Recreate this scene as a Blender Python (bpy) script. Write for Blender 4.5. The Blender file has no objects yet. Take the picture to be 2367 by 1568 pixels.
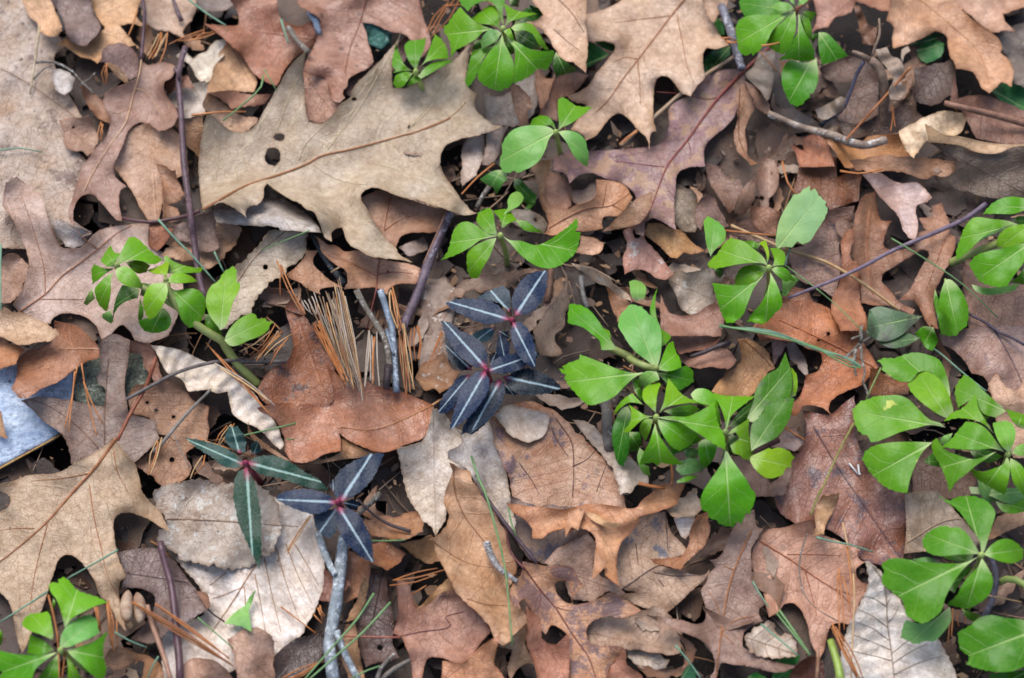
import bpy, math, random
import numpy as np
from mathutils import Vector, Matrix, geometry

# ------------------------------------------------------------------ camera
TILT = math.radians(24.0); DIST = 1.38; FOCAL = 80.0
sc = bpy.context.scene
cam_d = bpy.data.cameras.new('camera'); cam = bpy.data.objects.new('camera', cam_d)
sc.collection.objects.link(cam); sc.camera = cam
cam_d.sensor_width = 36.0; cam_d.lens = FOCAL; cam_d.clip_start = 0.05; cam_d.clip_end = 200.0
CX, CY, CZ = 0.0, -DIST*math.sin(TILT), DIST*math.cos(TILT)
cam.location = (CX, CY, CZ); cam.rotation_euler = (TILT, 0, 0)
cam_d.dof.use_dof = True; cam_d.dof.focus_distance = DIST-0.02; cam_d.dof.aperture_fstop = 5.0

# ------------------------------------------------------------------ sky, sun, exposure
SUN_EL, SUN_AZ = math.radians(60), math.radians(-24)      # azimuth measured from +Y towards +X
world = bpy.data.worlds.new('World'); sc.world = world; world.use_nodes = True
wn = world.node_tree; wn.nodes.clear()
wo = wn.nodes.new('ShaderNodeOutputWorld'); wb = wn.nodes.new('ShaderNodeBackground')
sky = wn.nodes.new('ShaderNodeTexSky'); sky.sky_type = 'NISHITA'; sky.sun_disc = False
sky.sun_elevation = SUN_EL; sky.sun_rotation = SUN_AZ
sky.air_density = 1.0; sky.dust_density = 2.5; sky.ozone_density = 1.0
wb.inputs['Strength'].default_value = 0.105
wn.links.new(sky.outputs[0], wb.inputs[0]); wn.links.new(wb.outputs[0], wo.inputs[0])
sun_d = bpy.data.lights.new('sun', 'SUN'); sun = bpy.data.objects.new('sun', sun_d); sc.collection.objects.link(sun)
sun_d.energy = 1.5; sun_d.angle = math.radians(40); sun_d.color = (1.0, 0.995, 0.985)
sdir = Vector((math.sin(SUN_AZ)*math.cos(SUN_EL), math.cos(SUN_AZ)*math.cos(SUN_EL), math.sin(SUN_EL)))
sun.rotation_euler = sdir.to_track_quat('Z', 'Y').to_euler()
sc.view_settings.view_transform = 'Standard'; sc.view_settings.look = 'None'
sc.view_settings.gamma = 1.0; sc.view_settings.exposure = 0.93
sc.render.engine = 'CYCLES'; sc.cycles.use_denoising = True; sc.cycles.filter_width = 1.7
sc.cycles.max_bounces = 8; sc.cycles.diffuse_bounces = 4

# ------------------------------------------------------------------ photo pixel <-> ground
OW, OH = 2367.0, 1568.0
K = 36.0/FOCAL
CT, ST = math.cos(TILT), math.sin(TILT)
PXM = DIST*K/OW                     # metres per overview pixel at the centre
def unproj(p, z):
    """points where the sight lines of overview pixels p (n,2) meet the heights z (n,)"""
    p = np.asarray(p, float); z = np.broadcast_to(np.asarray(z, float), (len(p),))
    dx = (p[:, 0]/OW-0.5)*K; dy = (0.5-p[:, 1]/OH)*(OH/OW)*K
    wy = dy*CT+ST; wz = dy*ST-CT
    s = (z-CZ)/wz
    return np.stack([CX+dx*s, CY+wy*s, z], 1)
def proj(w):
    w = np.asarray(w, float); x = w[:, 0]-CX; y = w[:, 1]-CY; z = w[:, 2]-CZ
    yc = y*CT+z*ST; zc = -y*ST+z*CT
    return np.stack([(x/-zc/K+0.5)*OW, (0.5-(yc/-zc)/K*(OW/OH))*OH], 1)
TX = {'1': 0.0, '2': 473.4, '3': 946.8, '4': 1420.2, '5': 1798.9}
TY = {'A': 0.0, 'B': 378.7, 'C': 757.4, 'D': 1136.2}
def pts(s):
    """'A1 x,y x,y B2 x,y,h ...' -> overview pixels (n,2) and lifts in mm (n,)"""
    out = []; ox = oy = 0.0; k = 1.0
    for t in s.split():
        if ',' not in t:
            if t == 'O': ox = oy = 0.0; k = 1.0
            else: ox, oy = TX[t[1]], TY[t[0]]; k = 0.27538 if t[0] == 'D' else 0.24153
            continue
        v = [float(a) for a in t.split(',')]
        out.append((ox+v[0]*k, oy+v[1]*k, v[2] if len(v) > 2 else 0.0))
    a = np.array(out)
    return a[:, :2], a[:, 2]

# ------------------------------------------------------------------ height of the litter built so far
ST_G = 0.0015; GX0, GY0 = -0.48, -0.45; NX, NY = 641, 601
rng = np.random.RandomState(7)
def waves(seed, n=7, lam=(0.02, 0.06)):
    r = np.random.RandomState(seed)
    a = r.uniform(0, 2*np.pi, n); l = r.uniform(lam[0], lam[1], n); ph = r.uniform(0, 2*np.pi, n)
    return np.cos(a)*2*np.pi/l, np.sin(a)*2*np.pi/l, ph
def wave_eval(w, x, y):
    kx, ky, ph = w
    return np.sin(np.multiply.outer(x, kx)+np.multiply.outer(y, ky)+ph).sum(-1)/math.sqrt(len(ph))
gx = GX0+ST_G*np.arange(NX); gy = GY0+ST_G*np.arange(NY)
GXX, GYY = np.meshgrid(gx, gy)
W0 = waves(3, 8, (0.05, 0.14))
H = -0.006+0.0022*wave_eval(W0, GXX, GYY)
def smp(A, x, y, x0=GX0, y0=GY0):
    fx = np.clip((x-x0)/ST_G, 0, A.shape[1]-1.001); fy = np.clip((y-y0)/ST_G, 0, A.shape[0]-1.001)
    i = fx.astype(int); j = fy.astype(int); u = fx-i; v = fy-j
    return (A[j, i]*(1-u)*(1-v)+A[j, i+1]*u*(1-v)+A[j+1, i]*(1-u)*v+A[j+1, i+1]*u*v)
def filt(A, r, op):
    for ax in (0, 1):
        P = np.pad(A, [(r, r) if a == ax else (0, 0) for a in (0, 1)], mode='edge')
        n = A.shape[ax]
        if op == 'max':
            B = None
            for k in range(2*r+1):
                s = np.take(P, range(k, k+n), axis=ax); B = s if B is None else np.maximum(B, s)
        else:
            c = np.cumsum(P, axis=ax); c = np.concatenate([np.zeros_like(np.take(c, [0], axis=ax)), c], axis=ax)
            B = (np.take(c, range(2*r+1, 2*r+1+n), axis=ax)-np.take(c, range(0, n), axis=ax))/(2*r+1)
        A = B
    return A
def support(x0, x1, y0, y1, r=4):
    i0 = max(0, int((x0-GX0)/ST_G)-14); i1 = min(NX, int((x1-GX0)/ST_G)+16)
    j0 = max(0, int((y0-GY0)/ST_G)-14); j1 = min(NY, int((y1-GY0)/ST_G)+16)
    A = H[j0:j1, i0:i1]
    B = filt(filt(filt(A, r, 'max'), 2, 'b'), max(1, r-2), 'b')
    B = np.maximum(B, filt(B, 7, 'b')); B = filt(B, 1, 'b')
    return B, i0, i1, j0, j1, GX0+i0*ST_G, GY0+j0*ST_G

# ------------------------------------------------------------------ 2-D outline helpers
def smooth(p, lift=None, closed=True, step=6.0, corner=46, concave=84):
    n = len(p); out = []; lo = []
    orient = np.sign(np.sum(p[:, 0]*np.roll(p[:, 1], -1)-np.roll(p[:, 0], -1)*p[:, 1])) if closed else 1.0
    seg = n if closed else n-1
    T = []
    for i in range(n):
        a = p[(i-1) % n] if closed or i > 0 else p[i]; b = p[i]; c = p[(i+1) % n] if closed or i < n-1 else p[i]
        d1 = b-a; d2 = c-b; l1 = np.hypot(*d1); l2 = np.hypot(*d2)
        ang = 0 if l1 < 1e-6 or l2 < 1e-6 else math.degrees(math.acos(max(-1, min(1, float(d1@d2)/(l1*l2)))))
        cvx = (d1[0]*d2[1]-d1[1]*d2[0])*orient > 0
        T.append(None if closed and ang > (corner if cvx else concave) else (d1/max(l1, 1e-6)+d2/max(l2, 1e-6))/2 if l1 > 0 and l2 > 0 else (d1+d2)/max(l1+l2, 1e-6))
    for i in range(seg):
        a = p[i]; b = p[(i+1) % n]; d = b-a; L = np.hypot(*d)
        if L < 1e-6: continue
        ta = d if T[i] is None else T[i]*L; tb = d if T[(i+1) % n] is None else T[(i+1) % n]*L
        m = max(1, int(round(L/step)))
        for k in range(m):
            t = k/m; t2 = t*t; t3 = t2*t
            out.append((2*t3-3*t2+1)*a+(t3-2*t2+t)*ta+(-2*t3+3*t2)*b+(t3-t2)*tb)
            if lift is not None: lo.append(lift[i]*(1-t)+lift[(i+1) % n]*t)
    if not closed:
        out.append(p[-1])
        if lift is not None: lo.append(lift[-1])
    return np.array(out), (np.array(lo) if lift is not None else None)
def inside(q, poly):
    x, y = q[:, 0], q[:, 1]; c = np.zeros(len(q), bool)
    a = poly; b = np.roll(poly, -1, 0)
    for (x1, y1), (x2, y2) in zip(a, b):
        if y1 == y2: continue
        m = (y1 > y) != (y2 > y)
        c ^= m & (x < (x2-x1)*(y-y1)/(y2-y1)+x1)
    return c
def seg_dist(q, a, b):
    """distance of q (n,2) to every segment a->b (m,2): (n,m) and parameter"""
    d = b-a; L2 = np.maximum((d*d).sum(1), 1e-9)
    t = np.clip(((q[:, None]-a)*d).sum(2)/L2, 0, 1)
    r = q[:, None]-(a+t[..., None]*d)
    return np.hypot(r[..., 0], r[..., 1]), t
def axis_uv(q, ax):
    a, b = ax[:-1], ax[1:]; d = b-a; L = np.hypot(d[:, 0], d[:, 1]); cum = np.concatenate([[0], np.cumsum(L)])
    D, t = seg_dist(q, a, b); k = D.argmin(1); ar = np.arange(len(q))
    r = q-a[k]; cr = d[k, 0]*r[:, 1]-d[k, 1]*r[:, 0]
    return np.sign(cr)*D[ar, k], (cum[k]+t[ar, k]*L[k])/cum[-1]
def tri_mesh(outline, holes, s):
    lo = outline.min(0); hi = outline.max(0)
    xs = np.arange(lo[0]+s/2, hi[0], s); ys = np.arange(lo[1]+s/2, hi[1], s*0.866)
    g = np.array([(x+(s/2 if j % 2 else 0), y) for j, y in enumerate(ys) for x in xs]).reshape(-1, 2)
    loops = [outline]+holes
    if len(g):
        k = inside(g, outline)
        for h in holes: k &= ~inside(g, h)
        g = g[k]
    if len(g):
        m = np.full(len(g), 1e9)
        for lp in loops:
            D, _ = seg_dist(g, lp, np.roll(lp, -1, 0)); m = np.minimum(m, D.min(1))
        g = g[m > 0.45*s]
    V = []; E = []
    for lp in loops:
        o = len(V); V += [tuple(p) for p in lp]; E += [(o+i, o+(i+1) % len(lp)) for i in range(len(lp))]
    V += [tuple(p) for p in g]
    r = geometry.delaunay_2d_cdt([Vector(v) for v in V], E, [], 0, 1e-4)
    v = np.array([(a.x, a.y) for a in r[0]]); f = np.array([t for t in r[2]])
    c = v[f].mean(1); k = inside(c, outline)
    for h in holes: k &= ~inside(c, h)
    f = f[k]
    used = np.unique(f); mp = -np.ones(len(v), int); mp[used] = np.arange(len(used))
    return v[used], mp[f]

# ------------------------------------------------------------------ materials
def lin(h):
    h = h.lstrip('#'); c = [int(h[i:i+2], 16)/255 for i in (0, 2, 4)]
    return tuple((x/12.92 if x <= 0.04045 else ((x+0.055)/1.055)**2.4) for x in c)+(1.0,)
def scl(c, k): return (c[0]*k, c[1]*k, c[2]*k, 1.0)
class NT:
    def __init__(s, name):
        s.m = bpy.data.materials.new(name); s.m.use_nodes = True; s.t = s.m.node_tree; s.t.nodes.clear()
    def n(s, typ, ins=None, **kw):
        x = s.t.nodes.new(typ)
        for k, v in kw.items(): setattr(x, k, v)
        for k, v in (ins or {}).items():
            if isinstance(v, bpy.types.NodeSocket): s.t.links.new(v, x.inputs[k])
            else: x.inputs[k].default_value = v
        return x
    def math(s, op, a, b=0.0, c=0.0, clamp=False):
        return s.n('ShaderNodeMath', {0: a, 1: b, 2: c}, operation=op, use_clamp=clamp).outputs[0]
    def ramp(s, f, a, b):
        x = s.n('ShaderNodeMapRange', {0: f, 1: a, 2: b, 3: 0.0, 4: 1.0}); return x.outputs[0]
    def mix(s, f, a, b, mode='MIX'):
        x = s.n('ShaderNodeMix', data_type='RGBA', blend_type=mode)
        for k, v in ((0, f), (6, a), (7, b)):
            if isinstance(v, bpy.types.NodeSocket): s.t.links.new(v, x.inputs[k])
            else: x.inputs[k].default_value = v
        return x.outputs[2]
    def out(s, sh): s.n('ShaderNodeOutputMaterial', {0: sh}); return s.m
def noise(t, co, scale, detail=3.0, rough=0.55, out=0):
    return t.n('ShaderNodeTexNoise', {'Vector': co, 'Scale': scale, 'Detail': detail, 'Roughness': rough}).outputs[out]
def coords(t, seed):
    tc = t.n('ShaderNodeTexCoord')
    r = random.Random(seed)
    return t.n('ShaderNodeVectorMath', {0: tc.outputs['Object'], 1: (r.uniform(-9, 9), r.uniform(-9, 9), r.uniform(-9, 9))}, operation='ADD').outputs[0]

def litter_mat(name, c1, c2=None, seed=0, spot=0.0, spotc='#4a3a3c', speck=0.35, vein=0.3, veinc=None, side=0.22, nside=7,
               rough=0.5, blot=0.7, wet=0.0, lichen=0.0, rim=0.5):
    """a dry leaf: uneven tan to brown, a net of veins, darker specks, a browner margin"""
    t = NT(name); co = coords(t, seed); rr = random.Random(seed*7+1)
    tn = lambda c, k: (c[0]*k*0.985, c[1]*k*1.015, c[2]*k*min(1.08, 0.93+0.3*c[1]), 1.0)
    la = lin(c1); a = tn(la, 1.06+0.5*(0.3*la[0]+0.6*la[1]+0.1*la[2])); b = (lin(c2)[0]*1.06, lin(c2)[1]*0.99, lin(c2)[2]*0.86, 1.0) if c2 else scl(a, 0.66)
    uv = t.n('ShaderNodeUVMap', uv_map='axis').outputs[0]; sp = t.n('ShaderNodeSeparateXYZ', {0: uv}); au = t.math('ABSOLUTE', sp.outputs[0])
    edge = t.n('ShaderNodeSeparateXYZ', {0: t.n('ShaderNodeUVMap', uv_map='edge').outputs[0]}).outputs[0]      # mm from the margin
    big = t.ramp(noise(t, co, 42.0, 5.0, 0.62), 0.34, 0.66)
    col = t.mix(t.math('MULTIPLY', big, blot), a, b)
    pale = t.ramp(noise(t, co, 26.0, 3.0, 0.6), 0.52, 0.72)
    col = t.mix(t.math('MULTIPLY', pale, 0.35), col, t.mix(1.0, a, (1.35, 1.38, 1.42, 1), 'MULTIPLY'))
    mid = noise(t, co, 210.0, 6.0, 0.7)
    col = t.mix(t.ramp(mid, 0.28, 0.75), t.mix(1.0, col, (0.64, 0.54, 0.46, 1), 'MULTIPLY'), t.mix(1.0, col, (1.27, 1.27, 1.26, 1), 'MULTIPLY'))
    fine = noise(t, co, 1300.0, 3.0, 0.65)
    col = t.mix(t.ramp(fine, 0.3, 0.72), t.mix(1.0, col, (0.88, 0.87, 0.86, 1), 'MULTIPLY'), t.mix(1.0, col, (1.05, 1.05, 1.05, 1), 'MULTIPLY'))
    wob = t.n('ShaderNodeTexNoise', {'Vector': co, 'Scale': 120.0, 'Detail': 2.0}).outputs['Color']
    wv = t.n('ShaderNodeVectorMath', {0: wob, 1: (0.006, 0.006, 0.006)}, operation='MULTIPLY').outputs[0]
    co2 = t.n('ShaderNodeVectorMath', {0: co, 1: wv}, operation='ADD').outputs[0]
    vo = t.n('ShaderNodeTexVoronoi', {'Vector': co2, 'Scale': 200.0}, feature='DISTANCE_TO_EDGE').outputs['Distance']
    vo2 = t.n('ShaderNodeTexVoronoi', {'Vector': co2, 'Scale': 620.0}, feature='DISTANCE_TO_EDGE').outputs['Distance']
    net = t.math('SUBTRACT', 1.0, t.ramp(vo, 0.0, 0.06)); net2 = t.math('SUBTRACT', 1.0, t.ramp(vo2, 0.0, 0.12))
    dark = t.mix(1.0, col, (0.6, 0.52, 0.47, 1), 'MULTIPLY'); light = t.mix(1.0, col, (1.3, 1.26, 1.2, 1), 'MULTIPLY')
    vc = lin(veinc) if veinc else (dark if rr.random() < 0.6 else light)
    col = t.mix(t.math('MULTIPLY', net, vein*0.5), col, vc)
    col = t.mix(t.math('MULTIPLY', net2, vein*0.35), col, vc)
    bump_h = t.math('ADD', t.math('MULTIPLY', net, 0.7), t.math('MULTIPLY', net2, 0.35))
    if side > 0:
        w = t.math('MULTIPLY', t.math('SUBTRACT', noise(t, co, 45.0, 2.0), 0.5), 0.11)
        f = t.math('FRACT', t.math('MULTIPLY', t.math('ADD', t.math('SUBTRACT', sp.outputs[1], t.math('MULTIPLY', au, 0.24)), w), float(nside)))
        ln = t.math('SUBTRACT', 1.0, t.ramp(t.math('ABSOLUTE', t.math('SUBTRACT', f, 0.5)), 0.0, 0.05))
        mr = t.math('SUBTRACT', 1.0, t.ramp(au, 0.008, 0.032))
        ln = t.math('MAXIMUM', ln, mr)
        col = t.mix(t.math('MULTIPLY', ln, min(1.0, side*1.6)), col, vc)
        bump_h = t.math('ADD', bump_h, t.math('MULTIPLY', ln, 2.2*side+0.3))
    if spot > 0:
        s1 = noise(t, co, 60.0, 6.0, 0.72)
        m = t.ramp(s1, 0.66-0.22*spot, 0.70-0.2*spot)
        col = t.mix(t.math('MULTIPLY', m, 0.8), col, lin(spotc))
    if lichen > 0:
        s2 = noise(t, co, 110.0, 7.0, 0.75)
        col = t.mix(t.math('MULTIPLY', t.ramp(s2, 0.64-0.2*lichen, 0.69-0.2*lichen), 0.85), col, lin('#cdc9c0'))
    if speck > 0:
        for scl_, amt in ((85.0, speck), (210.0, speck*0.7)):
            v2 = t.n('ShaderNodeTexVoronoi', {'Vector': co, 'Scale': scl_, 'Randomness': 1.0}, feature='F1')
            rad = t.n('ShaderNodeSeparateColor', {0: v2.outputs['Color']}).outputs[0]
            d = t.math('SUBTRACT', t.math('MULTIPLY', t.math('POWER', rad, 2.5), 0.27), t.math('ADD', v2.outputs['Distance'], t.math('MULTIPLY', fine, 0.14)))
            col = t.mix(t.math('MULTIPLY', t.ramp(d, -0.02, 0.05), amt), col, lin('#3d2c26'))
    if rim > 0:
        e1 = t.math('SUBTRACT', 1.0, t.ramp(t.math('ADD', edge, t.math('MULTIPLY', mid, -2.2)), -0.9, 0.5))
        col = t.mix(t.math('MULTIPLY', e1, rim), col, t.mix(1.0, b, (0.72, 0.6, 0.5, 1), 'MULTIPLY'))
    bh = t.math('ADD', bump_h, t.math('ADD', t.math('MULTIPLY', mid, 1.0), t.math('MULTIPLY', fine, 0.7)))
    bp = t.n('ShaderNodeBump', {'Height': bh, 'Strength': 0.6, 'Distance': 0.0005})
    ro = t.math('ADD', rough-0.22, t.math('MULTIPLY', mid, 0.3))
    p = t.n('ShaderNodeBsdfPrincipled', {'Base Color': col, 'Roughness': ro, 'Normal': bp.outputs[0], 'Specular IOR Level': 0.75,
            'Coat Weight': wet, 'Coat Roughness': 0.22})
    tr = t.n('ShaderNodeBsdfTranslucent', {'Color': col})
    ms = t.n('ShaderNodeMixShader', {0: 0.12, 1: p.outputs[0], 2: tr.outputs[0]})
    return t.out(ms.outputs[0])

def green_mat(name, c1, c2, veinc='#c3dc8c', seed=0, rough=0.33, base='#d6e3a6', yellow=0.0, dirt=0.0, baseamt=0.75):
    t = NT(name); co = coords(t, seed)
    col = t.mix(t.ramp(noise(t, co, 45.0, 3.0), 0.3, 0.7), lin(c1), lin(c2))
    col = t.mix(t.ramp(noise(t, co, 420.0, 3.0), 0.25, 0.75), t.mix(1.0, col, (0.88, 0.9, 0.85, 1), 'MULTIPLY'), col)
    uv = t.n('ShaderNodeUVMap', uv_map='axis').outputs[0]; sp = t.n('ShaderNodeSeparateXYZ', {0: uv})
    au = t.math('ABSOLUTE', sp.outputs[0]); v = sp.outputs[1]
    wv = t.math('MULTIPLY', t.math('SUBTRACT', noise(t, co, 70.0, 1.0), 0.5), 0.12)
    q = t.math('SUBTRACT', v, t.math('MULTIPLY', t.math('POWER', au, 0.8), 0.34))
    f = t.math('FRACT', t.math('MULTIPLY', t.math('ADD', q, wv), 4.2))
    side = t.math('SUBTRACT', 1.0, t.ramp(t.math('ABSOLUTE', t.math('SUBTRACT', f, 0.55)), 0.008, 0.04))
    side = t.math('MULTIPLY', side, t.math('SUBTRACT', 0.75, t.math('MULTIPLY', au, 0.6)))
    mr = t.math('SUBTRACT', 1.0, t.ramp(au, t.math('MULTIPLY', t.math('SUBTRACT', 1.1, v), 0.02), t.math('MULTIPLY', t.math('SUBTRACT', 1.25, v), 0.06)))
    ln = t.math('MAXIMUM', t.math('MULTIPLY', side, 0.7), mr)
    gn = t.math('SUBTRACT', 1.0, t.ramp(t.n('ShaderNodeTexVoronoi', {'Vector': co, 'Scale': 210.0}, feature='DISTANCE_TO_EDGE').outputs['Distance'], 0.0, 0.07))
    col = t.mix(t.math('MULTIPLY', gn, 0.05), col, lin(veinc))
    col = t.mix(t.ramp(noise(t, co, 24.0, 2.0), 0.42, 0.75), col, t.mix(1.0, col, (1.28, 1.14, 0.9, 1), 'MULTIPLY'))
    col = t.mix(t.math('MULTIPLY', ln, 0.55), col, lin(veinc))
    col = t.mix(t.math('MULTIPLY', t.math('SUBTRACT', 1.0, t.ramp(v, 0.0, 0.26)), baseamt), col, lin(base))
    if yellow > 0:
        y = t.ramp(noise(t, co, 80.0, 2.0), 0.76-0.1*yellow, 0.80-0.1*yellow); col = t.mix(t.math('MULTIPLY', y, 0.8), col, lin('#d9d96a'))
    if dirt > 0:
        y = t.ramp(noise(t, co, 60.0, 5.0, 0.7), 0.62-0.15*dirt, 0.72-0.15*dirt); col = t.mix(t.math('MULTIPLY', y, 0.7), col, lin('#4b4a44'))
    bh = t.math('ADD', t.math('MULTIPLY', ln, -1.5), noise(t, co, 260.0, 3.0))
    bp = t.n('ShaderNodeBump', {'Height': bh, 'Strength': 0.5, 'Distance': 0.0006})
    p = t.n('ShaderNodeBsdfPrincipled', {'Base Color': col, 'Roughness': rough, 'Normal': bp.outputs[0], 'Specular IOR Level': 0.27})
    tr = t.n('ShaderNodeBsdfTranslucent', {'Color': t.mix(1.0, col, (1.0, 1.1, 0.5, 1), 'MULTIPLY')})
    ms = t.n('ShaderNodeMixShader', {0: 0.28, 1: p.outputs[0], 2: tr.outputs[0]})
    return t.out(ms.outputs[0])

def stripe_mat(name, c1, c2, stripe, seed=0, redbase=True):
    t = NT(name); co = coords(t, seed)
    col = t.mix(t.ramp(noise(t, co, 60.0, 3.0), 0.3, 0.7), lin(c1), lin(c2))
    col = t.mix(t.ramp(noise(t, co, 700.0, 2.0), 0.3, 0.7), t.mix(1.0, col, (0.85, 0.85, 0.85, 1), 'MULTIPLY'), col)
    uv = t.n('ShaderNodeUVMap', uv_map='axis').outputs[0]; sp = t.n('ShaderNodeSeparateXYZ', {0: uv})
    au = t.math('ABSOLUTE', sp.outputs[0]); v = sp.outputs[1]
    jag = t.math('MULTIPLY', t.math('SUBTRACT', noise(t, co, 480.0, 3.0, 0.7), 0.5), 0.14)
    f = t.math('FRACT', t.math('MULTIPLY', t.math('SUBTRACT', v, t.math('MULTIPLY', au, 0.3)), 6.0))
    side = t.math('MULTIPLY', t.math('SUBTRACT', 1.0, t.ramp(t.math('ABSOLUTE', t.math('SUBTRACT', f, 0.5)), 0.01, 0.09)), t.math('SUBTRACT', 1.0, t.ramp(au, 0.1, 0.75)))
    wd = t.math('ADD', t.math('MULTIPLY', t.math('SUBTRACT', 1.0, v), 0.07), 0.03)
    st = t.math('SUBTRACT', 1.0, t.ramp(t.math('ADD', au, jag), t.math('MULTIPLY', wd, 0.7), t.math('ADD', wd, 0.04)))
    st = t.math('MAXIMUM', st, t.math('MULTIPLY', side, 0.07))
    net = t.math('SUBTRACT', 1.0, t.ramp(t.n('ShaderNodeTexVoronoi', {'Vector': co, 'Scale': 420.0}, feature='DISTANCE_TO_EDGE').outputs['Distance'], 0.0, 0.09))
    col = t.mix(t.math('MULTIPLY', net, 0.16), col, lin('#7d8c98'))
    col = t.mix(t.math('MULTIPLY', st, 0.72), col, lin(stripe))
    if redbase: col = t.mix(t.math('MULTIPLY', t.math('SUBTRACT', 1.0, t.ramp(v, 0.02, 0.15)), t.math('SUBTRACT', 1.0, t.ramp(au, 0.08, 0.3))), col, lin('#8f2f4c'))
    bp = t.n('ShaderNodeBump', {'Height': t.math('ADD', noise(t, co, 400.0, 3.0), t.math('MULTIPLY', st, -0.8)), 'Strength': 0.4, 'Distance': 0.0005})
    p = t.n('ShaderNodeBsdfPrincipled', {'Base Color': col, 'Roughness': 0.36, 'Normal': bp.outputs[0], 'Specular IOR Level': 0.14})
    return t.out(p.outputs[0])

_mc = {}
def plain_mat(c1, c2=None, rough=0.6, scale=250.0, bump=0.4, lichen=0.0, stretch=1.0, lc='#c9ccc8'):
    key = (c1, c2, rough, scale, bump, lichen, stretch, lc)
    if key in _mc: return _mc[key]
    t = NT('bark_'+c1.strip('#')); tc = t.n('ShaderNodeTexCoord').outputs['Object']
    a = lin(c1); b = lin(c2) if c2 else scl(a, 0.6)
    n1 = noise(t, tc, scale, 4.0, 0.65); n2 = noise(t, tc, scale*4, 3.0, 0.6)
    col = t.mix(t.ramp(n1, 0.35, 0.65), a, b)
    if lichen: col = t.mix(t.ramp(noise(t, tc, scale*0.8, 5.0, 0.75), 0.66-0.25*lichen, 0.72-0.25*lichen), col, lin(lc))
    bp = t.n('ShaderNodeBump', {'Height': t.math('ADD', n1, t.math('MULTIPLY', n2, 0.5)), 'Strength': bump, 'Distance': 0.0008})
    p = t.n('ShaderNodeBsdfPrincipled', {'Base Color': col, 'Roughness': rough, 'Normal': bp.outputs[0], 'Specular IOR Level': 0.4})
    _mc[key] = t.out(p.outputs[0]); return _mc[key]

# ------------------------------------------------------------------ objects
COL = sc.collection
def mesh_obj(name, v, f, mat, uv=None, parent=None, origin=None, thick=0.0, smooth_sh=True, uv2=None):
    v = np.asarray(v, float)
    if thick:      # upper side, under side and a rim, each with its own vertices so that the flat faces keep flat shading
        f = np.asarray(f); n = len(v); tri = v[f]; fn = np.cross(tri[:, 1]-tri[:, 0], tri[:, 2]-tri[:, 0]); vn = np.zeros_like(v)
        for k in range(3): np.add.at(vn, f[:, k], fn)
        vn /= np.maximum(np.linalg.norm(vn, axis=1), 1e-12)[:, None]
        e = np.concatenate([f[:, [0, 1]], f[:, [1, 2]], f[:, [2, 0]]]); key = np.sort(e, 1); _, inv, cnt = np.unique(key, axis=0, return_inverse=True, return_counts=True)
        be = e[cnt[inv.ravel()] == 1]; bv = np.unique(be); mp = np.zeros(n, int); mp[bv] = np.arange(len(bv)); lowv = v-vn*thick
        idx_all = np.concatenate([np.arange(n), np.arange(n), bv, bv])
        rimf = [(2*n+mp[b], 2*n+mp[a], 2*n+len(bv)+mp[a], 2*n+len(bv)+mp[b]) for a, b in be]
        f = f.tolist()+(f[:, ::-1]+n).tolist()+rimf; v = np.concatenate([v, lowv, v[bv], lowv[bv]])
        if uv is not None: uv = np.asarray(uv)[idx_all]
        if uv2 is not None: uv2 = np.asarray(uv2)[idx_all]
    o0 = np.array(origin) if origin is not None else np.zeros(3)
    me = bpy.data.meshes.new(name); me.from_pydata((v-o0).tolist(), [], [list(map(int, q)) for q in f]); me.update()
    if uv is not None:
        L = me.uv_layers.new(name='axis'); idx = np.empty(len(me.loops), np.int32); me.loops.foreach_get('vertex_index', idx)
        L.data.foreach_set('uv', np.asarray(uv, np.float32)[idx].ravel())
    if uv2 is not None:
        L = me.uv_layers.new(name='edge'); L.data.foreach_set('uv', np.asarray(uv2, np.float32)[idx].ravel())
    if smooth_sh: me.polygons.foreach_set('use_smooth', [True]*len(me.polygons))
    me.materials.append(mat)
    o = bpy.data.objects.new(name, me); COL.objects.link(o)
    if parent is not None: o.parent = parent
    elif origin is not None: o.location = o0
    return o
def root(name, loc):
    e = bpy.data.objects.new(name, None); COL.objects.link(e); e.location = loc; e.empty_display_size = 0.01; return e
LABELS = set()
def tag(o, label, cat=None, group=None, kind=None):
    if label: o['label'] = label
    if cat: o['category'] = cat
    if group: o['group'] = group
    if kind: o['kind'] = kind
    return o
def tube_vf(P, R, sides=7, ridges=None):
    P = np.asarray(P, float); n = len(P); R = np.broadcast_to(np.asarray(R, float), (n,))
    T = np.gradient(P, axis=0); T /= np.maximum(np.linalg.norm(T, axis=1), 1e-9)[:, None]
    up = np.array([0.13, 0.21, 0.97]); V = []
    for i in range(n):
        s = np.cross(T[i], up); s /= max(np.linalg.norm(s), 1e-9); u = np.cross(s, T[i])
        for k in range(sides):
            a = 2*math.pi*k/sides; V.append(P[i]+R[i]*(math.cos(a)*s+math.sin(a)*u))
    F = [(i*sides+k, i*sides+(k+1) % sides, (i+1)*sides+(k+1) % sides, (i+1)*sides+k) for i in range(n-1) for k in range(sides)]
    F.append(tuple(range(sides))[::-1]); F.append(tuple((n-1)*sides+k for k in range(sides)))
    return np.array(V), F
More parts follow.
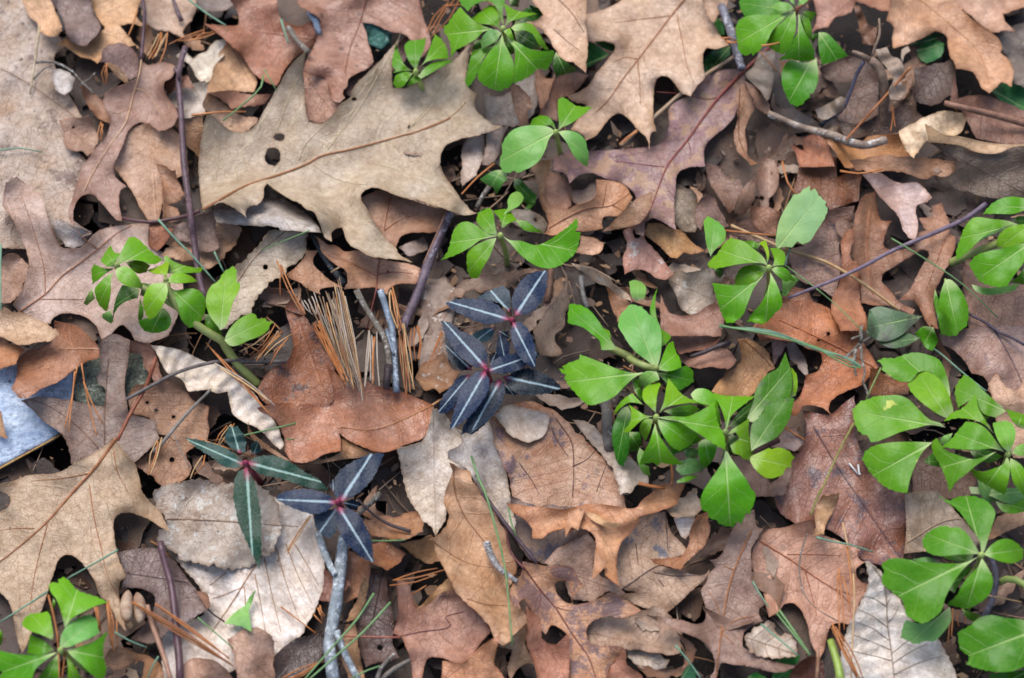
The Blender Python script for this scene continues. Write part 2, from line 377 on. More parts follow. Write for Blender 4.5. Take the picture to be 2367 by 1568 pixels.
def path3(P, step=0.006):
    """resample a 3-D polyline smoothly"""
    P = np.asarray(P, float)
    if len(P) == 2:
        n = max(2, int(np.linalg.norm(P[1]-P[0])/step)+1)
        return P[0]+np.linspace(0, 1, n)[:, None]*(P[1]-P[0])
    out = []
    for i in range(len(P)-1):
        a = P[max(i-1, 0)]; b = P[i]; c = P[i+1]; d = P[min(i+2, len(P)-1)]
        m = max(1, int(np.linalg.norm(c-b)/step))
        for k in range(m):
            t = k/m
            out.append(0.5*((2*b)+(c-a)*t+(2*a-5*b+4*c-d)*t*t+(3*b-a-3*c+d)*t**3))
    out.append(P[-1]); return np.array(out)

SEED = [100]
def leaf(name, label, s, col, c2=None, mid=None, veins=(), pet=None, gap=0.6, und=1.7, lift=0.0, curl=2.2, holes=(), teeth=0.0,
         pleat=None, res=10.0, group='fallen leaves on the forest floor', veincol='#8a5a3c', midr=0.55, petr=None, petc=None, base=None,
         mat=None, tipcurl=4.0, cup=None, fold=0.0, bulge=0.0, folds=(), cat='leaf', parts=(), **mk):
    """a dead leaf traced in the photograph, laid on whatever lies below it"""
    global H
    SEED[0] += 1; sd = SEED[0]; r = np.random.RandomState(sd)
    p, l = pts(s)
    if tipcurl:
        pa, pn = np.roll(p, 1, 0), np.roll(p, -1, 0); d1 = p-pa; d2 = pn-p
        og_ = np.sign(np.sum(p[:, 0]*pn[:, 1]-pn[:, 0]*p[:, 1])); cr = (d1[:, 0]*d2[:, 1]-d1[:, 1]*d2[:, 0])*og_
        an = np.degrees(np.arccos(np.clip((d1*d2).sum(1)/np.maximum(np.hypot(d1[:, 0], d1[:, 1])*np.hypot(d2[:, 0], d2[:, 1]), 1e-6), -1, 1)))
        l = l+np.where((cr > 0) & (an > 48), r.uniform(0.2, 1.0, len(p))*tipcurl*(1+(l > 0)), 0)
    o, lo = smooth(p, l)
    # ragged edge, and teeth where the leaf has them
    nrm = np.roll(o, -1, 0)-np.roll(o, 1, 0); nrm = np.stack([nrm[:, 1], -nrm[:, 0]], 1); nrm /= np.maximum(np.hypot(nrm[:, 0], nrm[:, 1]), 1e-6)[:, None]
    area = 0.5*np.sum(o[:, 0]*np.roll(o[:, 1], -1)-np.roll(o[:, 0], -1)*o[:, 1])
    if area < 0: nrm = -nrm
    g1 = r.normal(0, 1, len(o)+12); g1 = np.convolve(g1, np.ones(5)/5, 'same')[:len(o)]*2.2; g1 *= np.minimum(1, np.arange(len(o))/6.0)*np.minimum(1, (len(o)-np.arange(len(o)))/6.0)
    d = r.normal(0, 0.5, len(o))+g1*(1.5 if name in ('leaf_fragment', 'dead_leaf') else 0.6)
    if name in ('leaf_fragment', 'dead_leaf') and not pleat:      # broken margins: a few bays and points
        tt = np.arange(len(o))/len(o)*2*np.pi; am = 0.022*math.sqrt(abs(area)); w_ = np.minimum(1, np.minimum(np.arange(len(o)), len(o)-np.arange(len(o)))/5.0)
        for k_ in (5, 8, 13, 21): d = d+w_*am*r.uniform(0.3, 1.0)*(5.0/k_)**0.5*np.abs(np.sin(tt*k_/2+r.uniform(0, 6.3)))-w_*am*0.3
        for _ in range(r.randint(1, 4)):
            c_ = r.randint(6, max(7, len(o)-6)); d = d-am*r.uniform(1.0, 2.6)*np.exp(-((np.arange(len(o))-c_)/1.6)**2)
    if teeth: d = d+teeth*((np.arange(len(o)) % 3)-1.0)*r.uniform(0.5, 1.2, len(o))
    o = o+nrm*d[:, None]
    hl = []
    for h in holes:
        c, _ = pts(h); cx, cy = c[0]; rx, ry = abs(c[1]-c[0])
        a = np.linspace(0, 2*np.pi, 14, endpoint=False)
        hl.append(np.stack([cx+rx*np.cos(a)*r.uniform(.85, 1.1, 14), cy+ry*np.sin(a)*r.uniform(.85, 1.1, 14)], 1))
    q, f = tri_mesh(o, hl, res)
    # axis
    if mid: ax, _ = pts(mid); ax, _ = smooth(ax, None, False, 12)
    else:
        D = np.hypot(*(p[:, None]-p[None]).transpose(2, 0, 1)); i, j = np.unravel_index(D.argmax(), D.shape); ax = np.array([p[i], p[j]])
    u0, _ = axis_uv(o, ax); hw = max(np.percentile(np.abs(u0), 92), 4.0)
    W = waves(sd, 6, (0.018, 0.06)); W2 = waves(sd+55, 5, (0.006, 0.014)); Wc = waves(sd+999, 5, (0.014, 0.05))
    size = math.sqrt(abs(area)); cup_ = cup if cup is not None else (r.uniform(0.3, 2.2) if size > 45 and not bulge else 0.0); cup2 = r.uniform(-0.3, 1.6) if cup_ else 0.0
    if pleat is None and size > 70 and not bulge: pleat = (mk.get('nside', 7), 0.35 if size < 160 else 0.6, 0.24*mk.get('nside', 7))
    if not fold and size > 60 and not bulge: fold = r.choice([-0.05, 0.07, 0.1])
    ca, cb = o, np.roll(o, -1, 0); haslift = np.any(np.abs(l) > 0)
    def extra(qq):
        w = qq*PXM
        e = gap+lift+und*(0.9+0.8*wave_eval(W, w[:, 0], w[:, 1]))+0.10*wave_eval(W2, w[:, 0], w[:, 1])
        De, _ = seg_dist(qq, ca, cb); de = De.min(1)
        e = e+curl*np.exp(-de/24.0)*(0.25+1.5*wave_eval(Wc, w[:, 0], w[:, 1]))
        if haslift:
            Dp = np.hypot(qq[:, None, 0]-o[None, :, 0], qq[:, None, 1]-o[None, :, 1])
            wt = 1/(Dp**2+30.0); e = e+(wt*lo).sum(1)/wt.sum(1)
        if cup_:
            u, v = axis_uv(qq, ax); e = e+cup_*np.minimum(np.abs(u)/hw, 1.6)**2+cup2*np.abs(v-0.45)**2*4
        if pleat or fold or bulge:
            u, v = axis_uv(qq, ax); un = np.abs(u)/hw
            if pleat:
                n, amp, k = pleat; e = e+amp*np.abs(((v*n-un*k) % 1.0)*2-1)
            if fold: e = e+fold*un*hw*PXM*1000
            if bulge: e = e+bulge*np.sqrt(np.maximum(0, 1-np.minimum(un, 1)**2))
        for (fc, fr, fh) in folds:
            c, _ = pts(fc); Df, _ = seg_dist(qq, c[:-1], c[1:]); e = e+fh*np.exp(-(Df.min(1)/fr)**2)
        return (0.08+np.where(e > 0.3, e, 0.3*np.exp(np.minimum(e-0.3, 0)/0.3)))/1000.0
    zc = 0.0
    w = unproj(o, np.full(len(o), 0.003))
    B, i0, i1, j0, j1, x0, y0 = support(w[:, 0].min(), w[:, 0].max(), w[:, 1].min(), w[:, 1].max(), 3 if len(q) < 150 else 4)
    if base is not None: B = np.maximum(B*0+base/1000.0, B)
    def place(qq, off=0.0):
        e = extra(qq); z = np.full(len(qq), 0.004)
        for _ in range(4):
            ww = unproj(qq, z); z = 0.4*z+0.6*(smp(B, ww[:, 0], ww[:, 1], x0, y0)+e)
        ww = unproj(qq, z+off); return ww
    V = place(q); u, v = axis_uv(q, ax); uv = np.stack([u/hw, v], 1)
    De, _ = seg_dist(q, ca, cb); eds = De.min(1)*PXM*1000
    for h_ in hl: eds = np.minimum(eds, seg_dist(q, h_, np.roll(h_, -1, 0))[0].min(1)*PXM*1000)
    uv2 = np.stack([eds, eds], 1)
    # raise the height map under the leaf
    jj, ii = np.mgrid[j0:j1, i0:i1]; cx = gx[ii].ravel(); cy = gy[jj].ravel(); zz = B.ravel()+0.001
    pp = proj(np.stack([cx, cy, zz], 1)); k = inside(pp, o)
    for h in hl: k &= ~inside(pp, h)
    if k.any():
        z2 = B.ravel()[k]+extra(pp[k]); Hs = H[j0:j1, i0:i1].ravel(); Hs[k] = np.maximum(Hs[k], z2); H[j0:j1, i0:i1] = Hs.reshape(j1-j0, i1-i0)
    m = mat or litter_mat('dry_leaf_'+str(sd), col, c2, sd, **mk)
    org = V.mean(0); org[2] = V[:, 2].min()
    if f.size and np.cross(V[f[0][1]]-V[f[0][0]], V[f[0][2]]-V[f[0][0]])[2] < 0: f = f[:, ::-1]
    many = bool(mid and midr) or veins or pet
    if many:
        rt = root(name, org); bl = mesh_obj('blade', V, f, m, uv, rt, org, 0.00028, uv2=uv2)
    else:
        rt = mesh_obj(name, V, f, m, uv, None, org, 0.00028, uv2=uv2)
    tag(rt, label, cat, group)
    vm = plain_mat(veincol, None, 0.5, 400.0, 0.2)
    if mid and midr:
        a, _ = pts(mid); a, _ = smooth(a, None, False, 9); P = place(a, 0.0002); n = len(P)
        vv, ff = tube_vf(P, np.linspace(midr*1.1, 0.26, n)/1000, 6); mesh_obj('midrib', vv, ff, vm, None, rt, org)
    for vs in veins:
        a, _ = pts(vs); a, _ = smooth(a, None, False, 9); P = place(a, 0.00012); n = len(P)
        vv, ff = tube_vf(P, np.linspace(0.36, 0.16, n)/1000, 5); mesh_obj('vein', vv, ff, plain_mat(mk.get('veinc') or veincol, None, 0.5, 400.0, 0.2), None, bl, org)
    if pet:
        a, hh = pts(pet); P = stick_path(a, hh, (petr or midr*1.3)); P = path3(P)
        vv, ff = tube_vf(P, np.linspace(petr or midr*1.1, (petr or midr*1.3)*1.15, len(P))/1000, 7); mesh_obj('petiole', vv, ff, plain_mat(petc or veincol, None, 0.45, 300.0, 0.2), None, rt, org)
        mark(P, (petr or midr)/1000)
    for (pn, pl, ps, pc, plift) in parts:   # a curled lobe of the same leaf
        p2, l2 = pts(ps); o2, lo2 = smooth(p2, l2); q2, f2 = tri_mesh(o2, [], res)
        e0 = plift; Dp = np.hypot(q2[:, None, 0]-o2[None, :, 0], q2[:, None, 1]-o2[None, :, 1]); wt = 1/(Dp**2+20.0)
        lf = (wt*lo2).sum(1)/wt.sum(1)+e0
        w2 = place(q2); w2 = unproj(q2, w2[:, 2]+lf/1000)
        c = mesh_obj(pn, w2, f2, litter_mat('lobe_'+str(sd), pc, None, sd+5, speck=0.2), axis_uv(q2, np.array([o2[0], o2[len(o2)//2]]))[0][:, None]*[0.02, 0.0], rt, org, 0.00028, uv2=np.repeat((seg_dist(q2, o2, np.roll(o2, -1, 0))[0].min(1)*PXM*1000)[:, None], 2, 1))
        if pl: c['label'] = pl
    return rt
def stick_path(a, hh, r, rad=6):
    """3-D path of a stick through overview pixels a, resting on the litter"""
    w = unproj(a, np.full(len(a), 0.004))
    B, i0, i1, j0, j1, x0, y0 = support(w[:, 0].min(), w[:, 0].max(), w[:, 1].min(), w[:, 1].max(), 3)
    z = np.full(len(a), 0.004)
    for _ in range(4):
        ww = unproj(a, z); z = 0.4*z+0.6*(smp(B, ww[:, 0], ww[:, 1], x0, y0)+r/1000*0.9)
    return unproj(a, z+np.asarray(hh)/1000)
def mark(P, r):
    global H
    for p in P:
        i = int(round((p[0]-GX0)/ST_G)); j = int(round((p[1]-GY0)/ST_G))
        if 0 <= i < NX and 0 <= j < NY: H[j, i] = max(H[j, i], p[2]+r)
def stick_geo(s, r, r2=None, lift=0.0, sides=8, knob=0.0, seed=0, dense=28.0, straight=0.75, markit=True):
    a, hh = pts(s); a2, h2 = smooth(a, hh, False, dense)
    P = stick_path(a2, h2+lift, r)
    n = len(P)
    if n > 3 and straight:      # a stiff stick bridges the hollows
        t = np.linspace(0, 1, n); base = P[0, 2]+(P[-1, 2]-P[0, 2])*t; off = max(0.0, np.percentile(P[:, 2]-base, 70))
        z = P[:, 2]*(1-straight)+(base+off)*straight
        z = np.maximum(z, P[:, 2]-0.0008); P = unproj(a2, z)
    P = path3(P, 0.004); n = len(P); rr = np.linspace(r, r2 if r2 is not None else r*0.8, n)/1000
    if knob:
        g = np.random.RandomState(seed+5); rr = rr*(1+knob*np.convolve(g.normal(0, 1, n+4), np.ones(3)/3, 'same')[:n])
    if markit: mark(P, rr.mean())
    return tube_vf(P, rr, sides), P
def stick(name, label, s, r, mat, r2=None, cat='twig', group=None, branches=(), **kw):
    if name == 'twig' and 'knob' not in kw: kw['knob'] = 0.09
    kw.setdefault('seed', len(label)+int(r*10))
    (v, f), P = stick_geo(s, r, r2, **kw); org = P[len(P)//2].copy()
    if not branches:
        o = mesh_obj(name, v, f, mat, None, None, org); return tag(o, label, cat, group)
    rt = root(name, org); mesh_obj('main_stem', v, f, mat, None, rt, org)
    for b in branches:
        bs, br = b[0], b[1]; bm = b[2] if len(b) > 2 else mat
        (v, f), _ = stick_geo(bs, br, **{k: x for k, x in kw.items() if k != 'straight'}); mesh_obj('branch', v, f, bm, None, rt, org)
    return tag(rt, label, cat, group)
# ------------------------------------------------------------------ soil and the old litter below the leaves one can tell apart
def soil():
    t = NT('humus_soil_shade_darkened'); tc = t.n('ShaderNodeTexCoord').outputs['Object']
    n1 = noise(t, tc, 60.0, 6.0, 0.7); n2 = noise(t, tc, 420.0, 4.0, 0.7)
    col = t.mix(t.ramp(n1, 0.35, 0.7), lin('#1b1512'), lin('#2e241f'))  # humus brown, taken darker to paint in the shade of the gaps
    col = t.mix(t.ramp(n2, 0.55, 0.75), col, lin('#443730'))
    bp = t.n('ShaderNodeBump', {'Height': t.math('ADD', n1, n2), 'Strength': 0.9, 'Distance': 0.003})
    m = t.out(t.n('ShaderNodeBsdfPrincipled', {'Base Color': col, 'Roughness': 0.9, 'Normal': bp.outputs[0]}).outputs[0])
    fine = np.arange(-0.6, 0.6001, 0.008); big = np.array([-60, -20, -8, -3, -1.5, -0.9])
    ax = np.concatenate([big, fine, -big[::-1]]); X, Y = np.meshgrid(ax, ax); n = len(ax)
    w = waves(11, 9, (0.04, 0.16)); w2 = waves(12, 9, (0.012, 0.03))
    Z = -0.030+0.004*wave_eval(w, X, Y)+0.0012*wave_eval(w2, X, Y)
    V = np.stack([X.ravel(), Y.ravel(), Z.ravel()], 1)
    F = [(j*n+i, j*n+i+1, (j+1)*n+i+1, (j+1)*n+i) for j in range(n-1) for i in range(n-1)]
    tag(mesh_obj('ground', V, F, m), 'humus soil darkened for gap shade under the fallen leaves', kind='structure')
soil()
VOIDS = [(1960, 85, 62, 45), (2030, 45, 26, 40), (2110, 150, 55, 45), (2245, 205, 50, 30), (620, 700, 40, 28), (705, 690, 34, 26), (785, 558, 34, 24),
         (1357, 958, 40, 40), (135, 1035, 45, 30), (1618, 1522, 40, 34), (1657, 1205, 34, 44), (1043, 358, 36, 40), (1116, 455, 55, 40), (884, 116, 30, 30),
         (683, 1545, 30, 20), (2206, 1494, 45, 60), (1625, 866, 40, 16), (1456, 640, 34, 16), (975, 36, 45, 60), (440, 90, 40, 22), (555, 790, 60, 25),
         (1440, 770, 40, 40), (1690, 130, 30, 40), (1605, 1560, 40, 20), (560, 990, 30, 20), (2230, 1010, 40, 30), (1020, 1340, 26, 40), (860, 1180, 30, 20)]
def old_litter(outer=False):
    t = NT('surrounding_leaves' if outer else 'decaying_leaves_shade_darkened'); tc = t.n('ShaderNodeTexCoord').outputs['Object']
    rnd = t.n('ShaderNodeNewGeometry').outputs['Random Per Island']
    cr = t.n('ShaderNodeValToRGB', {0: rnd}); e = cr.color_ramp.elements
    e[0].position = 0.0; e[0].color = lin('#33251c'); e[1].position = 1.0; e[1].color = lin('#7a5e4a')
    pal = ((0.2, '#b08a70'), (0.4, '#94705c'), (0.6, '#c2a58c'), (0.8, '#a5704c')) if outer else ((0.2, '#4f392c'), (0.4, '#3d302b'), (0.6, '#5f4b3c'), (0.8, '#5a3c28'))  # inner palette: decayed browns, darkened further so the gaps look shaded
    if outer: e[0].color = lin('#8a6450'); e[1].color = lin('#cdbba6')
    for pos, c in pal:
        x = e.new(pos); x.color = lin(c)
    n1 = noise(t, tc, 170.0, 5.0, 0.65); col = t.mix(t.ramp(n1, 0.3, 0.75), t.mix(1.0, cr.outputs[0], (0.62, 0.6, 0.58, 1), 'MULTIPLY'), cr.outputs[0])
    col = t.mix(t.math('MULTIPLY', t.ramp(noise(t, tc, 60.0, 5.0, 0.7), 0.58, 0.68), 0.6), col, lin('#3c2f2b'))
    bp = t.n('ShaderNodeBump', {'Height': t.math('ADD', n1, noise(t, tc, 700.0, 3.0)), 'Strength': 0.6, 'Distance': 0.0007})
    m = t.out(t.n('ShaderNodeBsdfPrincipled', {'Base Color': col, 'Roughness': 0.6, 'Normal': bp.outputs[0]}).outputs[0])
    r = np.random.RandomState(22 if outer else 21); V = []; F = []
    def blade(cx, cy, cz, L, Wd, ang, lob, tx, ty):
        n = 15; o = len(V)
        ca, sa = math.cos(ang), math.sin(ang); cu = r.uniform(-6, 6); ro = r.uniform(-4, 10)
        for i in range(n+1):
            v = i/n; w = Wd*math.sin(math.pi*min(1, v*0.93+0.05))**0.8
            if lob: w *= 0.62+0.38*math.cos(v*2*math.pi*3.5)
            for k in (-1, -0.5, 0, 0.5, 1):
                x = (v-0.5)*L; y = k*w*(1+(0.14 if outer else 0.32)*r.uniform(-1, 1))
                z = cz+tx*x+ty*y+cu*x*x+ro*y*y+r.normal(0, 0.0004)+0.0012*math.sin(v*17+cx*80)*abs(k)
                V.append((cx+ca*x-sa*y+r.normal(0, 0.0007), cy+sa*x+ca*y+r.normal(0, 0.0007), z))
        for i in range(n):
            for k in range(4): a = o+i*5+k; F.append((a, a+5, a+6, a+1))
    vw = [(unproj([(x, y)], [-0.014])[0], rx*PXM, ry*PXM) for x, y, rx, ry in VOIDS]
    made = 0; tries = 0
    while made < (1700 if outer else 1500) and tries < 9000:
        tries += 1
        x, y = r.uniform(-1.0, 1.0), r.uniform(-0.9, 0.9)
        if r.rand() < 0.35: x, y = r.uniform(-0.36, 0.36), r.uniform(-0.26, 0.26)
        L = r.uniform(0.03, 0.11)
        if outer:
            x, y = r.uniform(-1.25, 1.25), r.uniform(-1.1, 1.1); L = r.uniform(0.06, 0.16); q_ = proj(np.array([[x, y, 0.0]]))[0]; mg = L*0.62/PXM
            if -mg < q_[0] < OW+mg and -mg < q_[1] < OH+mg: continue
            blade(x, y, r.uniform(-0.006, 0.012), L, L*r.uniform(0.22, 0.36), r.uniform(0, 6.3), r.rand() < 0.6, r.uniform(-.05, .05), r.uniform(-.08, .08)); made += 1; continue
        if any(((x-c[0])/(a+L*0.3))**2+((y-c[1])/(b+L*0.3))**2 < 1 for c, a, b in vw): continue
        far = abs(x) > 0.36 or abs(y) > 0.28
        z = r.uniform(-0.022, 0.004 if far else -0.0105)
        blade(x, y, z, L, L*r.uniform(0.16, 0.32), r.uniform(0, 6.3), r.rand() < 0.5, r.uniform(-.06, .06), r.uniform(-.08, .08)); made += 1
    V = np.array(V)
    if outer:
        o = mesh_obj('surrounding_leaf_litter', V, F, m); tag(o, 'brown fallen leaves covering the ground all round', 'leaf litter', kind='stuff'); return
    near = (np.abs(V[:, 0]) < 0.4) & (np.abs(V[:, 1]) < 0.33); cap = -0.0085+0.0022*wave_eval(W0, V[:, 0], V[:, 1]); V[near, 2] = np.minimum(V[near, 2], cap[near]-0.0006*r.rand(near.sum()))
    o = mesh_obj('leaf_litter', V, F, m)
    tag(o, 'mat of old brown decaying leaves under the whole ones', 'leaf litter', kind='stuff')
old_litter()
old_litter(True)
# ------------------------------------------------------------------ stones
def rock(name, label, cat, s, z0, z1, mat, seed, bumpy=0.12, flat=0.5):
    p, _ = pts(s); o, _ = smooth(p, None, True, 5.0); c = o.mean(0); r = np.random.RandomState(seed); V = []; F = []; n = len(o); rings = [(1.0, z0), (1.04, z0*0.5+z1*0.5), (0.98, z1-0.0012), (0.9, z1), (0.6, z1+0.0005*flat), (0.3, z1+0.001*flat)]
    w = waves(seed, 8, (0.006, 0.03))
    for k, z in rings:
        q = c+(o-c)*k; P = unproj(q, np.full(n, z)); P[:, 2] += bumpy*0.004*wave_eval(w, P[:, 0], P[:, 1]); V += P.tolist()
    for a in range(len(rings)-1):
        F += [(a*n+i, a*n+(i+1) % n, (a+1)*n+(i+1) % n, (a+1)*n+i) for i in range(n)]
    V.append(unproj([c], [rings[-1][1]])[0].tolist()); F += [((len(rings)-1)*n+i, (len(rings)-1)*n+(i+1) % n, len(V)-1) for i in range(n)]
    V = np.array(V); o_ = mesh_obj(name, V, F, mat, None, None, V.mean(0)); tag(o_, label, cat)
    global H
    ii = (GXX[::1, ::1]); k = inside(proj(np.stack([GXX.ravel(), GYY.ravel(), np.full(GXX.size, z1)], 1)), o).reshape(GXX.shape)
    H[k] = np.maximum(H[k], z1+0.001)
    return o_
def slab_mat():
    t = NT('pale_blue_weathered_slate'); co = coords(t, 5)
    st = t.n('ShaderNodeMapping', {'Vector': co, 'Rotation': (0, 0, 0.5), 'Scale': (40, 160, 40)}).outputs[0]
    n1 = noise(t, st, 1.0, 5.0, 0.65); n2 = noise(t, co, 320.0, 4.0, 0.7)
    col = t.mix(t.ramp(n1, 0.3, 0.7), lin('#93a8c4'), lin('#d3deea'))
    col = t.mix(t.ramp(n2, 0.45, 0.75), col, lin('#6f8098'))
    bp = t.n('ShaderNodeBump', {'Height': t.math('ADD', n1, n2), 'Strength': 0.8, 'Distance': 0.002})
    return t.out(t.n('ShaderNodeBsdfPrincipled', {'Base Color': col, 'Roughness': 0.32, 'Normal': bp.outputs[0]}).outputs[0])
rock('slab', 'pale blue glossy slab of slate poking out at the left edge', 'slab', 'O -70,850 30,842 120,838 168,846 166,912 150,985 133,1008 60,1048 0,1082 -70,1115', -0.02, -0.004, slab_mat(), 31, 0.05)
def edge_strip():
    a, _ = pts('O 140,1006 60,1050 0,1083 -60,1116'); P = path3(unproj(a, np.full(4, -0.0048)), 0.006); v, f = tube_vf(P, 0.0007, 6)
    return v, f, P
_v, _f, _P = edge_strip()
_sl = bpy.data.objects['slab']
_e = mesh_obj('lit_edge_band', _v, _f, plain_mat('#b98f4a', '#9c7238', 0.5), None, _sl, np.array(_sl.location))  # yellow lit edge of the slab, painted as a coloured strip
rock('stone', 'grey gritty stone speckled with green behind the pine needles', 'stone', 'O 160,835 240,815 345,810 350,880 330,925 250,945 180,935 158,890', -0.02, -0.0065, plain_mat('#6f7468', '#494c40', 0.9, 420.0, 1.0, 0.5, 1.0, '#8f9486'), 33, 0.35)
rock('lichen_chunk', 'teal and white lichen crusted chunk in a gap of the brown oak leaf', 'lichen', 'O 838,60 880,52 905,70 902,105 880,118 850,108', -0.018, -0.003, plain_mat('#4a7a70', '#20403a', 0.8, 330.0, 1.0, 0.35, 1.0, '#a9cfc9'), 35, 0.6)
rock('bark_chunk', 'lumpy grey brown piece of rotting bark beside the striped dark plant', 'bark', 'O 985,650 1030,645 1062,680 1050,730 1040,800 1030,870 1000,900 975,890 968,830 975,760 970,700', -0.018, -0.005, plain_mat('#a08d80', '#7a6558', 0.85, 150.0, 1.0, 0.3, 1.0, '#c9bdb0'), 37, 0.5)

# ------------------------------------------------------------------ fallen leaves, bottom layer first
L = leaf
# --- low greens that the fallen leaves half cover
GL = dict(cat='leaf', und=0.6, vein=0.0, speck=0.0)
def low_green(label, s, c1, c2, **kw):
    SEED[0] += 1
    return leaf('evergreen_leaf', label, s, c1, None, mat=green_mat('low_green_'+str(SEED[0]), c1, c2, seed=SEED[0], baseamt=0.2), group='evergreen leaves half buried in the litter', **GL, **kw)
low_green('dark green leaf showing in the notch right of the top pale leaf', 'A3 1660,380 1700,395 1800,440 1910,525 1800,590 1690,650 1640,640 1620,500', '#2f7a35', '#246030')
low_green('dark green sliver inside the round notch of the big tan oak leaf', 'A3 1770,395 1860,400 1970,430 1965,485 1880,470', '#2f7a3a', '#205028')
low_green('deep green leaf in shade left of the broken straw at the top', 'A4 840,590 950,480 1110,440 1110,530 960,640 870,720', '#2e6a33', '#1f4a26')
low_green('small green leaf beside the grey stick at the top', 'A4 945,215 1000,170 1055,270 1050,335 1010,330', '#3b8a33', '#2b6a2a')
low_green('round dark green leaf deep in the hollow by the dead stalk', 'A5 1320,490 1400,400 1500,380 1590,420 1570,520 1500,580 1420,610 1350,560', '#37813c', '#27602e')
low_green('dim green leaf edge above the round one in the hollow', 'A5 1250,430 1380,360 1500,310 1600,350 1500,370 1350,440', '#1f4f2a', '#173c20')
low_green('green leaf below the tip of the tan top right leaf', 'A5 2040,860 2130,800 2260,770 2380,830 2400,1060 2200,1010 2100,930', '#48884f', '#357542')
low_green('small grey green oval leaf lying on the pink leaf at right', 'C5 1990,330 2050,230 2110,210 2140,320 2110,420 2060,460 2010,420', '#6c9478', '#54805f', base=1.0)

L('oak_leaf', 'shaded rust oak leaf below the twig with knobs', 'B4 1780,-60 2120,-60 2130,130 2240,100 2360,120 2340,350 2060,440 1950,290 1700,290 1720,220', '#8a5a3d', '#6d4128')
L('oak_leaf', 'smooth mauve brown leaf below the fallen grey green leaf', 'B4 1860,760 1950,650 2050,450 2300,400 2280,560 2130,560 2160,700 2150,850 2170,900 2110,1290 1960,1190 1760,1100 1650,830', '#93705f', '#7a5a58', spot=0.3, spotc='#4f414c')
L('oak_leaf', 'pale mauve leaf under the evergreen at the right edge', 'B5 1760,930 1950,1100 2400,1160 2400,1600 1830,1580 1790,1400', '#94705c', '#7a5548', spot=0.2)
L('oak_leaf', 'broad mauve pink leaf along the right edge with a dark midrib', 'C5 1480,120 1560,60 1750,20 2020,-20 2420,-20 2420,830 2200,780 2000,600 2010,540 1960,470 1850,440 1790,330 1700,230', '#ab8f84', '#977264', mid='C5 2050,-10 2200,250 2330,520', veincol='#5d4950', spot=0.25, spotc='#6f5a68')
L('oak_leaf', 'light tan lobed leaf at the right edge under the green shoots', 'C5 2010,540 2060,470 2100,420 2150,540 2230,590 2300,580 2360,480 2430,480 2430,1250 2250,1250 2080,860 2060,740', '#c6a286', '#b58b70')
L('dead_leaf', 'brown leaf at the right edge below the tan lobed one', 'C5 1250,1270 1500,1180 1800,1260 1900,1500 1840,1640 1300,1640', '#8a6a58', '#6b4d40')
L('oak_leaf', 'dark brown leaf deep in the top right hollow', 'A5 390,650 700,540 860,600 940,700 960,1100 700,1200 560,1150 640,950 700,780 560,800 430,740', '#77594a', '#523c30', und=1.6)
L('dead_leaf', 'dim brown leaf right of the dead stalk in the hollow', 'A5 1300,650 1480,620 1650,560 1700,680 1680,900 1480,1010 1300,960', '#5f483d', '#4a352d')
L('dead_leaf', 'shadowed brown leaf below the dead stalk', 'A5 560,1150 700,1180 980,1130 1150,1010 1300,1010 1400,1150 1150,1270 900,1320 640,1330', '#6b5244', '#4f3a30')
L('oak_leaf', 'brown leaf lying under the long bare stem at the right', 'A5 1690,700 1720,950 1800,920 2000,920 2180,980 2400,1080 2400,1390 2240,1390 1900,1330 1800,1150 1750,1060 1640,1000', '#8d6450', '#744a3a')
L('dead_leaf', 'grey brown leaf at the top right corner', 'A5 2100,300 2400,200 2400,860 2240,800 2200,600 2130,450', '#7d6f66', '#5a4c45')
# left side
L('oak_leaf', 'broad smooth grey tan leaf with dark blotches filling the left edge', 'O -70,-20 60,-30 115,60 150,105 125,130 150,200 190,270 158,292 172,340 200,370 190,430 172,470 165,500 212,540 130,568 30,575 -70,560', '#b3a396', '#a3886f', spot=0.42, spotc='#6f5448', speck=0.8, blot=0.9, mid='O -60,130 60,190 200,290', veincol='#9b7a5e', midr=0.3, side=0.2, nside=7)
L('dead_leaf', 'pale mauve grey leaf under the left oak lobe', 'B1 480,540 560,530 700,600 880,650 860,720 760,800 620,800 540,700', '#aaa09c', '#8d8380')
L('dead_leaf', 'curled tan leaf with an orange rim at the left edge', 'B1 -40,1000 30,900,3 130,870,4 200,900 275,950,3 275,1050,5 230,1150,5 160,1280,3 80,1335 -40,1335', '#a98875', '#93694e', curl=2.0)
L('oak_leaf', 'broad pinkish tan oak leaf under the left evergreen sprig', 'O 5,475 14,422,4 39,408,6 53,420,4 80,439 97,458 106,482 113,514 126,548 142,572 193,570 212,548 227,533 266,524 345,514 346,567 362,577 420,600 420,700 390,775 340,793 312,786 300,764 283,752 263,767 248,805,3 232,780 220,750 190,730 150,724 125,733 116,748 100,748 43,722 30,705 53,668 65,620 65,591 53,560 39,533 24,500',
  '#bba396', '#ab8a78', mid='B1 180,1420 300,1340 430,1250 600,1070 750,960 930,820 1100,680 1260,590', veins=['B1 430,1240 430,1100 410,950 340,700 270,480 200,300', 'B1 390,1300 600,1295 800,1300', 'B1 930,815 830,740 720,620'], veincol='#a87454', midr=0.6)
L('oak_leaf', 'tan brown leaf with one long rounded lobe beside the purple stick', 'O 258,378 270,330 300,300 345,285 400,300 425,330 436,400 410,412 385,390 362,379 372,415 377,451 367,504,3 362,514,3 345,509,3 326,482,3 309,451,2 290,422 270,395', '#b79680', '#aa8058')
L('leaf_fragment', 'small orange tan scrap between the purple stick and the long lobe', 'B1 1500,0 1700,50 1720,200 1770,290,3 1700,350 1600,390 1720,420 1720,520 1640,560 1560,530 1550,200', '#b48d72', '#a3714f')
